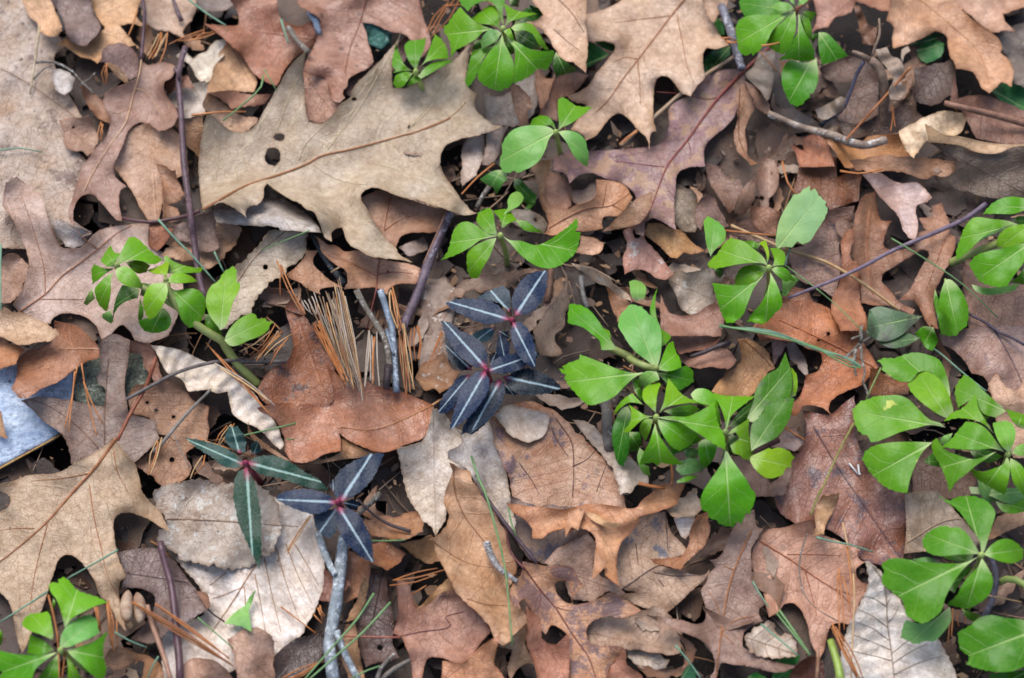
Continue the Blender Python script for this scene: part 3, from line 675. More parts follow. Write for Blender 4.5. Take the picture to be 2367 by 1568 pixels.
L('dead_leaf', 'round tan leaf with a nibbled edge under the purple stick', 'B1 1860,500 2060,560 2310,600 2310,640 2260,750 2180,860 2120,940 2000,1000 1900,980 1860,960 1700,920 1540,870 1660,740 1780,680', '#bb987e', '#a8825f', teeth=1.2)
L('dead_leaf', 'crumpled mauve brown leaf behind the purple stick', 'B1 1640,600 1800,540 1950,470 2060,440 2060,560 2070,680 2090,800 2020,840 1880,830 1800,760 1680,700', '#90786f', '#745a52', und=1.6)
L('leaf_fragment', 'rusty orange leaf scrap above the left evergreen sprig', 'B1 1430,560 1500,580 1660,620 1620,720 1500,830 1430,790', '#a86d4d', '#8f573a')
L('dead_leaf', 'long cream grey leaf with toothed rim left of the pine needles', 'B2 620,630 1000,650 990,740 950,860 870,960 770,1060 650,1130 600,1190 520,1260 470,1360 440,1440 330,1470 230,1590 40,1600 100,1300 200,1080 320,960 420,860 530,760', '#bfb09b', '#a99a86', teeth=1.8, mid='B2 120,1500 300,1150 520,850 760,660', side=0.35, nside=8, midr=0.35, veincol='#9a7d60', holes=['B2 580,990 605,1015'])
L('leaf_fragment', 'mauve grey scrap left of the dark purple branch', 'B2 1850,800 2100,680 2150,820 1960,890', '#a08f88', '#85736c')
L('oak_leaf', 'brown oak leaf showing below the right half of the big grey oak leaf', 'B2 1490,330 1700,240 2000,330 2250,410 2370,460 2352,590 2200,650 1940,660 1880,690 1830,790 1720,700 1600,540', '#a9856f', '#94684f', mid='B2 1790,300 1740,480 1715,640', veins=['B2 1720,640 1850,550 2050,480'], veincol='#9c5f3f', midr=0.35)
L('dead_leaf', 'pale grey brown leaf between the big oak leaf and the top evergreen', 'A3 720,900 860,930 950,870 1000,800 1160,740 1210,700 1230,950 1190,1100 1040,1210 900,1210 780,1190 720,1120', '#b3a59a', '#97857a')
L('dead_leaf', 'pale pinkish scrap under the tip of the big grey oak leaf', 'A3 510,1400 560,1320 720,1290 720,1400 690,1560 B3 640,80 500,240 490,120 500,0', '#bdada0', '#a89284')
L('dead_leaf', 'mauve tan scrap right of the big grey oak tip', 'A3 740,1250 950,1200 870,1350 850,1500 A3 760,1600 690,1590 720,1400', '#b5a094', '#9c8475')
L('oak_leaf', 'brown leaf behind the tan spear left of the big tan oak leaf', 'A3 1240,1100 1380,760 1560,690 1720,720 1540,920 1430,950 1420,1160', '#a0765f', '#8a5c46')
# slab neighbours
L('dead_leaf', 'spotted brown crumpled leaf beneath the grey stick at left', 'C1 1230,650 1300,540,2 1500,520,4 1640,520,5 1760,590,4 1850,680,2 2000,750 1990,1000 1980,1100 1790,1200 1830,1360 1780,1460,3 1600,1520,3 1480,1480 1380,1380 1300,1310 1420,1200 1520,1060 1480,900 1240,820', '#a67f63', '#8a6046', speck=0.9, und=1.6, holes=['C1 1410,720 1428,738', 'C1 1495,795 1513,815', 'C1 1660,855 1680,872', 'C1 1645,1265 1672,1290'])
L('leaf_fragment', 'reddish brown scrap behind the cream pleated leaf', 'C1 1230,130 1450,160 1500,260 1560,500 1480,520 1400,400 1350,260 1240,240', '#9a7364', '#855a48')
L('oak_leaf', 'grey mauve oak leaf with a long upright lobe above the large tan oak leaf', 'C1 1080,60 1240,120 1230,300 1200,450 1190,600 1220,750 1240,820 1400,870 1500,900 1500,1000 1530,1060 1290,1290 1200,1350 1000,1320 680,1310 670,1200 620,1060 540,980 420,900 300,780 200,700,2 300,670 500,670 650,690 800,720 1000,760 1000,580 940,540 930,470 970,420 960,330 950,200 980,100',
  '#96837a', '#84695c', mid='C1 1000,1250 1000,1000 1010,700 1040,300', veins=['C1 960,1180 800,1000 500,770 300,690'], veincol='#7d5a48', midr=0.35)
L('oak_leaf', 'long copper leaf arching over the pale slab', 'C1 520,-60 720,-20,3 830,60,4 940,200,3 950,290,4 840,320,6 700,410,6 560,520,5 420,570,5 270,670,3 180,670 110,590 170,420 170,330 250,230 400,190 500,120', '#a97a60', '#96603f', mid='C1 950,205 700,205 450,215', midr=0.3, veincol='#c79a76', rough=0.42)
L('leaf_fragment', 'small tan leaf tip lying on the pale slab at the left edge', 'C1 -60,780 0,800 30,880 50,960 85,1070,3 20,1060 -60,1040', '#c79f78', '#b08560')
L('dead_leaf', 'rusty lobed leaf end at the left edge above the slab', 'O -40,765 0,770 20,789 46,800 58,808 48,818,2 39,842,3 19,845,3 0,854 -40,860', '#b88461', '#a06843')
L('dead_leaf', 'smooth tan leaf tip at the left edge below the oak leaf', 'O -40,712 58,722 92,741 130,757 135,775,2 110,790,3 80,795,3 45,797 20,787 -40,770', '#c3a688', '#b18f70')
# top left
L('dead_leaf', 'yellowish tan leaf curling beside the purple brown one at top left', 'A1 540,430,2 640,370,3 720,420,3 830,400 920,330 1000,270 930,180 880,80 870,-80 1380,-80 1320,170,3 1410,265,3 1250,225,3 1150,240 1240,360 1340,470,2 1250,440 1080,430 1000,540,3 930,610,4 860,570,4 740,510,3 640,460,2', '#d1a97f', '#bd8f62', und=1.5, speck=0.2)
L('dead_leaf', 'purple brown leaf crossing the top edge at left', 'A1 440,-60 860,-60 900,120 1000,270,2 940,330,3 880,390,2 840,430,2 720,430 640,360 610,230 560,120 500,60', '#8b7671', '#6f5854', rough=0.42)
L('dead_leaf', 'smooth tan leaf at the top edge right of the purple petiole', 'A1 1360,60 1400,-80 1890,-80 1870,80,2 1830,190,3 1750,290,2 1780,380,3 1640,330,2 1440,260 1380,200', '#b69c87', '#a58269')
L('dead_leaf', 'grey mauve leaf edge at the top beside the rust oak leaf', 'A1 1890,-80 2200,-80 2260,50 2140,90,2 1990,105,2 1880,60', '#a49389', '#8b7a73')
L('dead_leaf', 'pale tan oval leaf at the top left corner', 'A1 190,-60 450,-60 530,90,2 600,300,4 560,350,4 480,360,3 390,310 350,220 270,150', '#cfa882', '#bb8e69', speck=0.15)
L('leaf_fragment', 'small mauve tan leaf scrap with a hole at far left', 'A1 560,1150 640,1130 760,1110 850,1100 870,1170 940,1330,2 900,1450 840,1490 780,1440 700,1440 640,1400 600,1260', '#ab8a76', '#997058', holes=['A1 700,1220 715,1232'])
L('leaf_fragment', 'rusty brown strip below the white oval leaf', 'A1 760,810 880,860 960,960 1030,1030 1065,1110 1050,1190,2 900,1110 830,1000', '#a67e65', '#8c6248')
L('leaf_fragment', 'white oval papery leaf under a thin dead sprig at upper left', 'A1 490,670 570,660 650,690 720,750 700,830 620,920,2 560,890 520,780', '#cbc2b8', '#a79b92', speck=0.5)
L('leaf_fragment', 'cream shell of a split leaf above the purple stick', 'A1 1680,540 1760,460,2 1850,560 2000,450 2100,380,3 2170,370,3 2170,440 2060,640 2020,740 1950,780 1870,740 1800,620', '#d5ccba', '#c0b39b', und=1.4, speck=0.15)
L('leaf_fragment', 'white striped leaf scrap right of the purple stick', 'A1 1680,850 1960,780 1990,850 1960,980 1960,1100 1750,1130 1600,930', '#cdc4b9', '#b3a698', pleat=(3, 1.2, 0.0))
L('leaf_fragment', 'brown scrap between the white striped one and the big oak leaf', 'A1 1720,1120 1950,1100 1940,1310 1900,1500 1790,1400 1750,1260', '#a57a5e', '#b79878')
L('leaf_fragment', 'small rusty triangle against the purple stick', 'A1 1570,780 1700,750 1780,720,2 1860,840,3 1720,860 1600,910', '#a07560', '#8c5f49')
L('dead_leaf', 'pale tan leaf edge behind the rust oak leaf at upper left', 'A2 20,900 150,960 250,1050 330,1100 500,1140 490,1180 380,1270 200,1240 50,1100 -20,1000', '#c2a38a', '#a98467')
L('dead_leaf', 'tan leaf with a squared top under the rust oak leaf', 'A2 220,400 330,480 420,620 500,790 480,880 330,880 20,890 20,830 80,700 130,520', '#c7a07b', '#b58a63')
L('leaf_fragment', 'rust pointed scrap over the tan leaf near the top', 'A2 10,890 250,870 470,900 660,890 560,1000,2 360,1030 260,1045,2 150,950', '#a87a62', '#8f604a')
L('oak_leaf', 'rust brown oak leaf at the top with a pointed lobe to the left', 'A2 200,-60 690,-60 720,160 880,250 1040,200 1070,380 1000,480 880,540 740,720 690,825,2 560,770 450,680 370,540 260,440 130,330 0,230,4 130,240,2 320,240 330,200 290,80', '#a8775f', '#985a3c', rough=0.42, wet=0.1)
L('oak_leaf', 'brown leaf showing between two points of the big grey oak leaf', 'A2 940,690 1150,720 1230,950 1290,1000 1250,1110 1100,1180 980,1150 960,900', '#aa806b', '#96684f')
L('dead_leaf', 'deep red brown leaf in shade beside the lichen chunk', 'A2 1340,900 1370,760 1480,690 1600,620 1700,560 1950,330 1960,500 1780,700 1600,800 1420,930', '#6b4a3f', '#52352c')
L('oak_leaf', 'large mauve brown oak leaf crossing the top edge', 'A2 860,-80 2040,-80 2090,150 2150,330 2165,430 2080,550,3 1940,350 1900,330 1800,310 1700,270 1600,220 1505,215 1550,340 1590,480 1620,590,2 1570,650 1480,690 1370,760 1360,830 1320,880 1340,940 1290,985,2 1220,960 1190,850 1140,740 1040,720 945,690 970,580 1040,440 1090,310 1110,200 1060,140 980,100 910,60',
  '#a8806c', '#93604a', mid='A2 1560,-60 1480,230 1380,500 1340,700', midr=0.35, veincol='#8a5138', rough=0.42, wet=0.12, speck=0.6)
L('leaf_fragment', 'purple hood shaped curled leaf left of the upper left petiole', 'A1 960,600,4 1000,470,6 1080,420,6 1180,420,4 1300,500 1330,640 1310,740 1230,760 1100,680 1030,600,4', '#957770', '#7d5c52', bulge=3.0)
L('leaf_fragment', 'tan rolled lobe below the purple hood', 'A1 1000,600,2 1100,620,3 1200,700,4 1235,790,4 1190,812,3 1100,700,2', '#cba680', '#b98f66', bulge=1.5)
L('oak_leaf', 'mauve brown oak leaf with a pale midrib and narrow waist at upper left', 'O 329,143 343,150 377,143 401,150 408,159 396,179 379,191 384,220 406,249 413,268 396,295 367,304 345,287 326,283 295,304 283,336 262,400 292,432 280,437 281,511,4 271,509,3 263,502,2 232,466,2 213,449,3 184,456,4 172,480,6 169,523,7 157,500,6 167,458,4 179,422,3 193,379 227,338 246,312 254,287 256,268 242,251 242,225 256,210 292,193 316,184',
  '#a88a7c', '#946a58', mid='O 328,130 322,170 308,220 290,285 255,335 215,400 195,440', veins=['O 312,205 340,215 372,265 390,285', 'O 300,250 270,262 250,255'], veincol='#c9a27c', midr=0.5, pet='A1 1360,-20 1385,120 1375,280 1360,470 1350,560', petr=1.1, petc='#5b4148')
# centre left
L('oak_leaf', 'dark russet leaf standing among the pine needles', 'O 660,712 672,690,3 690,716 712,740 722,757 732,772 746,806 766,830 775,870 775,915 760,940 640,940 605,925 592,902 608,878 630,852 664,835,2 676,810,3 674,772,3 668,745', '#925a39', '#6d3d26', spot=0.5, spotc='#43302d', und=1.8, rough=0.5)
L('oak_leaf', 'tan leaf lobe left of the dark twig under the big oak leaf', 'B2 980,830 1090,830 1040,900 1040,960 1130,1050 1200,1110 1330,1190,3 1180,1180,2 1100,1210 1110,1255,3 1000,1210 900,1130 800,1090 780,1060 880,980 960,880', '#bd9376', '#a97a58')
stick('twig', 'blackish twig lying under the small tan oak leaf', 'B2 1040,680 1130,860 1220,1000 1340,1150', 2.6, plain_mat('#3c4246', '#1f2326', 0.5, 200.0, 0.8, 0.3, 1.0, '#7d8a90'), lift=-1.0)
L('oak_leaf', 'small tan oak leaf with a red petiole below the big grey oak leaf', 'B2 1060,690,3 1180,770 1250,780 1350,840 1480,830 1660,910 1850,940 2000,970 2060,1000 2060,1080 2020,1150 1850,1150,2 1760,1200,3 1750,1255,4 1640,1190,2 1500,1190,2 1330,1205,3 1370,1120 1350,1020 1280,980 1180,900 1110,820 1090,740',
  '#c59d82', '#b07f5f', mid='B2 1675,890 1660,1000 1640,1200', veins=['B2 1650,1080 1500,1000 1350,930 1180,880', 'B2 1660,1060 1800,1040 1990,1050'], veincol='#96544a', midr=0.35, pet='B2 1645,1190 1620,1300 1590,1420 1555,1580', petr=0.5)
L('dead_leaf', 'pale grey leaf rolled into a half tube under the big oak leaf', 'B2 90,440 300,400 600,350,1 800,370 960,470 1090,600 1120,665 900,645 600,605 350,585 110,565 85,500', '#bbb3ab', '#a39a92', mid='B2 95,500 600,480 1110,640', midr=0, bulge=7.0, side=0.35, nside=9)
# pale pleated and copper pair
L('beech_leaf', 'long cream pleated leaf lying beside the copper curled leaf', 'O 350,798 377,801 425,813 466,832 502,844 546,878 589,914 609,941 628,967 642,987 650,1011 657,1028 647,1040 628,1023 604,996 582,984 563,975 539,958 531,931 526,905 505,910 480,902 435,905 420,878 386,861 362,818',
  '#e0d6c8', '#cdbfab', mid='O 350,798 440,850 540,915 610,980 650,1035', midr=0, pleat=(13, 2.6, 0.35), res=6, speck=0.15, vein=0.1, lift=2.0)
L('oak_leaf', 'copper brown curled leaf lying across the centre left with a pale petiole', 'C2 500,770 700,725,2 850,725,2 1050,745 1170,760 1230,720 1240,650 1210,500 1155,350,4 1250,430 1330,500 1500,550 1540,510 1640,560 1800,600 1930,640 2080,690 2180,740 2190,820 2150,960,2 2080,1060,4 1900,1130,9 1780,1180,13 1640,1190,14 1500,1140,11 1380,1080,5 1280,1010,3 1300,1080,5 1300,1180,13 1150,1210,16 1050,1260,17 920,1295,17 830,1270,14 770,1180,11 770,1100,4 740,1000 680,890 620,850 520,800',
  '#ad775b', '#a0623f', mid='C2 2180,742 1900,880 1600,980 1300,950', midr=0.35, veincol='#c08a5a', pet='C3 220,742,4 350,660,5 500,580,5', petr=0.7, petc='#b98a60', lift=4.0, rough=0.4, wet=0.12, speck=0.25,
  parts=[('folded_edge', 'lighter underside of the curled lower edge', 'C2 415,900,3 440,985 540,1080 680,1180 800,1260 900,1300 1050,1280 1290,1190 1310,1030 1400,1100 1560,1180 1690,1200 1560,1235 1300,1265 1100,1300 860,1315 700,1235 520,1115 420,1010', '#b08460', -5.0)])
# centre: pale papery leaves
L('beech_leaf', 'pale torn papery leaf under the copper leaf', 'O 1000,943 1026,955 1050,985 1085,1010 1095,1060 1085,1110 1062,1140 1034,1164 1032,1199 1006,1240,3 996,1216,2 977,1205 963,1180 947,1158 939,1136 930,1100 927,1076 918,1037 978,1018 990,987', '#d3c7b7', '#bfae9a', teeth=1.0, side=0.25, nside=10, speck=0.6)
L('beech_leaf', 'grey white papery leaf with black specks below the dark striped plant', 'O 1050,985 1068,1000 1090,1000 1105,985 1125,965 1140,1000 1155,1048 1170,1095 1178,1140 1188,1190 1196,1210 1190,1235 1170,1215 1155,1190 1130,1160 1105,1130 1090,1100 1075,1080 1050,1070 1035,1060 1036,1045 1068,1022', '#cbc4bb', '#b8a898', speck=1.0, side=0.2, nside=8)
L('dead_leaf', 'large brown leaf with dark veins and orange stains right of the papery leaves', 'C3 770,850 900,760 1200,700 1330,760,2 1500,890,3 1650,1020,3 1770,1140,2 1900,1280 2000,1420 2030,1568 D3 1850,180 1600,260 1300,280 1050,260 900,180 860,40 C3 950,1500 920,1380 850,1230 800,1050',
  '#b5937b', '#a56f48', mid='C3 1400,870 1550,1100 1570,1300 1560,1620', veins=['C3 1360,960 1400,1060 1520,1240', 'C3 1560,1330 1700,1260 1790,1160', 'C3 1790,1568 1850,1400 1890,1290', 'C3 1050,1300 1180,1480 1240,1600'], veincol='#5f4038', midr=0.3, spot=0.45, spotc='#6a5660', blot=0.9)
L('leaf_fragment', 'smooth pale beige oval patch of leaf at the top of the brown veined one', 'C3 820,830 930,740 1100,760 1330,840 1330,920 1270,1040 1180,1100 1060,1085 960,1020 870,930', '#c4b4a4', '#b09c8a', und=0.5, curl=0.6, side=0.3, nside=4)
L('leaf_fragment', 'pale strip of leaf along the right rim of the brown veined leaf', 'C3 1560,880 1680,900 1860,1030 1940,1120 1960,1240 2050,1420 2090,1600 2020,1600 1980,1420 1880,1280 1780,1140 1700,1060', '#bfb0a2', '#a68f7d')
L('leaf_fragment', 'pale grey leaf tip under the bright green clump', 'C4 -30,1230 130,1230 250,1350 330,1430 320,1500 220,1490 150,1600 60,1600 0,1400', '#c3b7aa', '#ae9f90')
# lower left
L('beech_leaf', 'large white pleated leaf with orange veins in the lower left', 'O 640,1150 672,1165 721,1185 732,1224 745,1268 749,1301 746,1362 732,1406 721,1425 707,1445 699,1467 672,1486 663,1502 639,1514 600,1530 560,1545 480,1570 420,1610 378,1590 374,1500 375,1463 410,1440 470,1420 478,1395 455,1350 430,1320 405,1290 440,1250 520,1180',
  '#dcd2c7', '#cbbcab', mid='D2 560,420 470,560 400,660 230,930 60,1180', veins=['D2 500,560 560,850 640,1180', 'D2 420,700 470,950 510,1180', 'D2 600,470 680,760 800,1100', 'D2 680,440 780,700 900,940', 'D2 740,420 850,600 960,800', 'D2 330,800 340,900 330,1100', 'D1 1900,680 1760,790', 'D1 2040,800 1900,860 1780,900'], veincol='#b58d6a', midr=0.5, pleat=(9, 1.0, 0.5), res=8, teeth=1.2, speck=0.25, vein=0.1)
L('oak_leaf', 'purple brown leaf with a thin dark petiole on the white pleated leaf', 'D1 980,510 1320,480 1440,570 1560,720 1650,830 1745,990,2 1600,1080 1440,1160 1280,1270 1100,1240 1200,1120 1300,960 1290,870 1200,820 1010,810 1050,700', '#86726e', '#6b5652', mid='D1 1060,690 1300,720 1560,760', midr=0.25, veincol='#5d4748', pet='D1 1740,985 1800,1040 1885,1095', petr=0.5, rough=0.42)
L('leaf_fragment', 'brown corner of a leaf on the white pleated leaf', 'D1 1620,830 1740,850 1765,970 1740,985 1670,880', '#94694f', '#7d5540')
L('dead_leaf', 'grey lichen spotted rotten leaf left of the green striped sprig', 'O 352,1140 375,1125 420,1115 470,1112 540,1120 590,1115 630,1150,2 645,1185,2 647,1225,2 635,1262 610,1295 560,1310 500,1312 440,1300 408,1290 385,1262 365,1250 370,1235 385,1210 365,1180', '#b3a79a', '#8f7a68', lichen=0.42, spot=0.55, spotc='#7d634f', speck=1.0, und=2.2, curl=3.0, mid='O 385,1200 480,1203 560,1208 690,1218', veincol='#8a6d58', midr=0.5, teeth=2.2)
L('oak_leaf', 'broad tan oak leaf with a long red brown petiole at the lower left', 'O 261,1012 273,1025 292,1050 312,1074 321,1103 328,1136 344,1158 366,1180 380,1202 394,1232,3 374,1219,2 339,1199 303,1186 281,1186 264,1202 263,1227 270,1274 292,1334 278,1345 275,1376 278,1398 292,1461,3 270,1434 248,1390 231,1376 220,1345 198,1312 176,1290 154,1282 135,1293 124,1323 113,1360 100,1400 70,1470 52,1510,3 41,1480 33,1439 28,1411 16,1384 0,1370 -70,1350 -70,1200 0,1183 18,1175 24,1160 20,1145 0,1136 -70,1130 0,1120 36,1108 72,1098 135,1093 174,1069 227,1042',
  '#b59d82', '#a3876a', mid='O 268,1015 225,1075 170,1136 110,1205 55,1255 0,1298 -50,1330', veins=['D1 750,-50 790,220 850,480 900,700 1000,900', 'D1 400,270 330,530 280,750 250,1000', 'D1 290,310 150,310 0,325', 'C1 1090,1180 1130,1400 1220,1560', 'C1 840,1400 600,1440 300,1470'], veincol='#a5693f', midr=1.0, pet='C1 1125,1080,2 1230,860,6 1400,560,7 1450,420,7 1490,290,7', petr=1.1, petc='#8a4a2e', lift=4.0, speck=0.2)
L('dead_leaf', 'curled brown leaf between the bright shoot and the purple stick at the bottom', 'D1 870,1420 920,1320,3 1000,1300,4 1080,1330,4 1240,1380,3 1340,1450,3 1390,1600 1190,1600 1210,1430,2 1130,1430 1000,1500 940,1500', '#ad8262', '#96683f', curl=2)
L('dead_leaf', 'tan leaf tip at the bottom edge on the white pleated leaf', 'D1 1500,1490 1600,1410 1720,1400 1900,1500 1990,1620 1480,1620', '#b8927c', '#a57a5f')
L('leaf_fragment', 'folded mauve tan leaf at the bottom edge right of the white pleated leaf', 'D2 190,1240 310,1170 440,1140,2 560,1200,3 575,1330,2 605,1600 290,1600 250,1400', '#b5937f', '#a0765e', folds=[('D2 440,1150 380,1300 370,1600', 18, 2.0)])
low_green('fallen pale green wedge of leaf on the white pleated leaf', 'D2 160,1110 250,1010 320,970 380,880 425,825,2 400,930 370,1010 385,1090 395,1185,2 310,1130 230,1115', '#8fc178', '#7cb06a', base=1.0)
# bottom middle
L('dead_leaf', 'blackish leaf at the bottom edge beside the grey branch', 'D2 700,1280 990,1160 1010,1290 950,1420 700,1600 590,1600 590,1400', '#5b4a44', '#40332f', rough=0.35)
L('dead_leaf', 'dark purple brown leaf under the grass blades at the bottom', 'D2 1400,640 1530,670 1550,900 1590,1150 1580,1300 1650,1400 1480,1430 1350,1480 1300,1300 1270,1100 1330,900', '#6b514a', '#523b36', mid='D2 1500,650 1450,900 1390,1150', midr=0.3, veincol='#3c2c2c', holes=['D2 1470,1310 1495,1335'], rough=0.42)
L('dead_leaf', 'brown leaf right of the grey branch below the dark striped leaves', 'D2 1180,470 1330,560 1400,600 1370,760 1300,900 1180,930 1150,800 1180,620', '#9a6e55', '#7d5038')
L('leaf_fragment', 'reddish brown scrap touching the grey forked branch', 'D2 1000,650 1180,690 1230,780 1150,860 1050,930 960,910 990,800', '#8d6051', '#74463a')
L('leaf_fragment', 'rust leaf scrap below the tip of the dark striped leaf', 'D2 1380,450 1560,420 1690,520 1640,580 1540,665 1440,620 1380,600', '#a46e49', '#8b5533')
L('leaf_fragment', 'golden tan leaf scrap left of the long tan leaf', 'D2 1640,440 1900,380 2000,570 1890,608,2 1790,560 1700,480', '#bf9468', '#a97c50')
L('leaf_fragment', 'crumpled brown leaf right of the dark striped leaves', 'D2 1300,260 1500,200,3 1620,190,3 1780,160,3 1840,260 1830,340 1700,395 1550,405 1400,370', '#a97a56', '#8a5c3d', und=2.2)
L('leaf_fragment', 'narrow tan strip at the bottom right of the grey branch', 'D2 1180,1120 1260,1110 1290,1300 1360,1620 1230,1620 1140,1400', '#ad896b', '#98714f')
L('leaf_fragment', 'curly dry ribbon of leaf right of the grey branch', 'D2 1340,700,2 1370,760,3 1350,870,2 1310,1010,3 1250,1080 1180,1100 1250,950', '#b68f6b', '#a27850', und=1.8)
L('oak_leaf', 'mauve rust oak leaf at the bottom with a straight pink petiole', 'D2 1615,740 1700,760 1740,870 1770,960 1860,960 1980,820 2063,700 D3 300,700 430,890 580,1030 680,1170 590,1280 470,1420 400,1440 280,1400 160,1400 90,1600 0,1600 D2 1745,1600 1730,1450 1690,1310 1640,1220 1580,1190 1620,1050 1620,900',
  '#aa806d', '#9a5f45', mid='D2 1600,1225 1800,1180 2063,1120 D3 300,1060 450,1010', midr=0.4, veincol='#7d4a48', pet='D2 1640,1225 1400,1222 1100,1210', petr=0.6, petc='#b06a54')
L('leaf_fragment', 'narrow tan curl between the mauve rust oak and the long tan leaf', 'D2 1780,990 1870,900 2000,760 2070,690,2 2070,830 1980,850 1900,940', '#c0996f', '#ab8055')
L('dead_leaf', 'long tan leaf pointing down the middle of the bottom half', 'C3 380,1290,2 500,1350 580,1380 600,1480 D3 600,0 700,180 790,290 830,420 880,560 890,680 850,800 840,870 920,960 980,1040 985,1100 880,1230,2 780,1290 720,1270 690,1200 640,1110 560,1010 470,930 400,850 340,740 280,640 170,390,2 230,370 310,270 330,200 290,100 300,0 C3 400,1400',
  '#c39c7a', '#b2845c', mid='C3 420,1320 D3 380,0 470,220 620,410 760,620 840,800', veins=['D3 170,400 400,560 550,620 700,640', 'D3 480,900 640,950 870,960'], veincol='#9c6c48', midr=0.3, speck=0.15, lift=1.5)
L('dead_leaf', 'brown leaf with steel blue spots right of the dark diagonal stem', 'D3 840,30 950,80 1150,120 1400,130 1500,280 1480,420 1250,480 1130,610 1000,560 900,360 880,200', '#a58a78', '#7d6a68', spot=0.6, spotc='#5d6070')
L('oak_leaf', 'tan brown leaf with a round blue grey spot below the bright green leaf', 'D3 1640,560 1740,420 1900,200 D4 430,170 470,330 580,450 620,520 450,570 330,600 500,650 770,700 800,660 760,740 650,830 560,920 430,1030 330,1000 60,900 0,860 D3 1900,850 1700,800',
  '#b2957d', '#9c7a62', mid='D4 -60,900 150,760 330,640 600,560', veins=['D4 330,680 500,710 740,700', 'D4 370,740 420,800', 'D4 430,180 440,350 450,500', 'D4 180,440 200,620'], veincol='#6b5248', midr=0.3, spot=0.3, spotc='#596070')
L('dead_leaf', 'mauve tan leaf with scorched patches in the lower middle', 'D3 1130,600 1240,480 1380,410 1500,350 1560,470 1540,600 1600,700 1700,750 1800,850 1760,880 1680,840 1560,900 1400,920 1350,880 1300,760 1200,640', '#b0927f', '#987562', spot=0.2, spotc='#4f4038')
L('leaf_fragment', 'white curled leaf piece at the bottom below the pale tan oak lobe', 'D4 90,1300 330,1330 470,1410 440,1490 280,1505 130,1410', '#d3c8ba', '#b8a48c', und=2.0, curl=2.5, teeth=1.4, side=0.5, veinc='#8f6a48')
L('dead_leaf', 'tan leaf with small dark cracks at the bottom right of centre', 'D3 1480,1180 1500,1120 1640,1040 1800,1050 1950,1000 D4 330,960 450,1040 560,1160 550,1350 450,1370 240,1340 60,1310 D3 1800,1310 1600,1300 1500,1260', '#b0947f', '#9a7860', speck=0.7)
L('oak_leaf', 'orange tan oak leaf with purple blotches and a dark red midrib', 'D3 950,590 1060,610 1160,630 1300,620 1370,640,2 1410,720,4 1455,790,6 1390,870,5 1360,925,4 1340,750,2 1240,760 1220,790 1250,880 1330,940 1560,910 1680,850 1790,900 1950,1000,2 1800,1060 1640,1050 1500,1120 1480,1180 1500,1260 1600,1300 1750,1300 1810,1330 1700,1440 1640,1600 1330,1600 1340,1400 1240,1285 1320,1200 1260,1150 1190,1120 1140,1200 1100,1140 1010,970 960,900 920,930 930,990 860,940 835,850 870,780 940,700',
  '#c19472', '#b07d5a', spot=0.85, spotc='#6f5557', mid='D3 960,640 1100,830 1240,1000 1360,1190 1500,1390 1560,1560', veins=['D3 1235,975 1300,995 1370,1000', 'D3 1090,830 1100,900 1080,990'], veincol='#74403a', midr=0.5, pet='D3 800,260,2 820,400,1 850,520 960,645', petr=0.6, petc='#6b3a38')
L('oak_leaf', 'tan lobe of a leaf left of the rust pointed leaf at the bottom', 'D3 740,1300 860,1220 980,1100 1000,1190 970,1270 1060,1460 1000,1440 900,1500 850,1600 825,1500 860,1330', '#bb9b7e', '#a58064')
L('oak_leaf', 'rust leaf with two sharp points at the bottom centre', 'D3 985,965,3 1060,1050 1110,1130 1120,1240 1230,1290 1335,1205,3 1345,1300 1335,1600 1080,1600 1050,1450 980,1260 1000,1180 985,1060', '#b57e65', '#a06448', lift=1.0)
L('oak_leaf', 'orange leaf point rising from the bottom edge', 'D3 275,1420 380,1440 450,1430 600,1300 700,1240 775,1165,5 740,1300 710,1450 760,1510 810,1610 265,1610', '#c48d68', '#b0744c', speck=0.2)
L('leaf_fragment', 'reddish tan scrap at the bottom by the white curled piece', 'D3 1640,1600 1700,1450 1800,1335 1835,1450 1960,1545 1960,1610', '#bb836a', '#a36a50')
L('leaf_fragment', 'brown curled lobe hanging beside the white piece at the bottom', 'D4 520,1180,3 620,1250,3 685,1330,3 650,1450,2 570,1505 590,1400 600,1320', '#a17355', '#84583c')
# right of centre, lower
L('dead_leaf', 'pale torn leaf piece below the bright green drooping leaf', 'D4 430,150 520,80 700,-40 740,150 690,200 500,215', '#ccb59d', '#b79a80', teeth=1.2)
L('leaf_fragment', 'white rotten flake beside the brown curled ribbon', 'D4 500,230 690,190 665,330 600,405 560,380', '#d5d0c8', '#b08d6f', lichen=0.4)
L('oak_leaf', 'orange tan oak leaf with curled claws above the blue spotted leaf', 'D3 810,95,3 900,110 1100,130 1300,150 1480,110 1700,120 1890,140 1960,70 2080,-20 D4 330,-60 590,-60 525,110 430,150 200,215 D3 1930,250 1850,350 1780,430 1740,560 1740,720,2 1765,795,4 1640,700,3 1630,620,2 1570,520 1560,400 1500,330 1400,310 1310,385,3 1300,310 1160,350 1120,390,2 1030,395,3 1020,300 960,230 880,180',
  '#c18e67', '#a96c45', und=1.6, lift=2.0, speck=0.15, folds=[('D3 1480,175 1600,260 1780,275 1950,170', 14, 4.0)], parts=[('curled_lobe', None, 'D3 1480,180,3 1560,190,5 1650,250,5 1790,275,3 1720,305,2 1600,280,2 1530,240', '#d3a878', 1.5), ('curled_lobe', None, 'D3 1330,170,2 1480,140,3 1440,250,5 1415,330,6 1360,300,4 1305,385,5 1320,260,2', '#c79470', 1.5), ('curled_lobe', None, 'D3 1560,480 1600,560,4 1665,605,6 1600,680,6 1530,745,7 1545,640,3', '#c08b66', 1.0)])
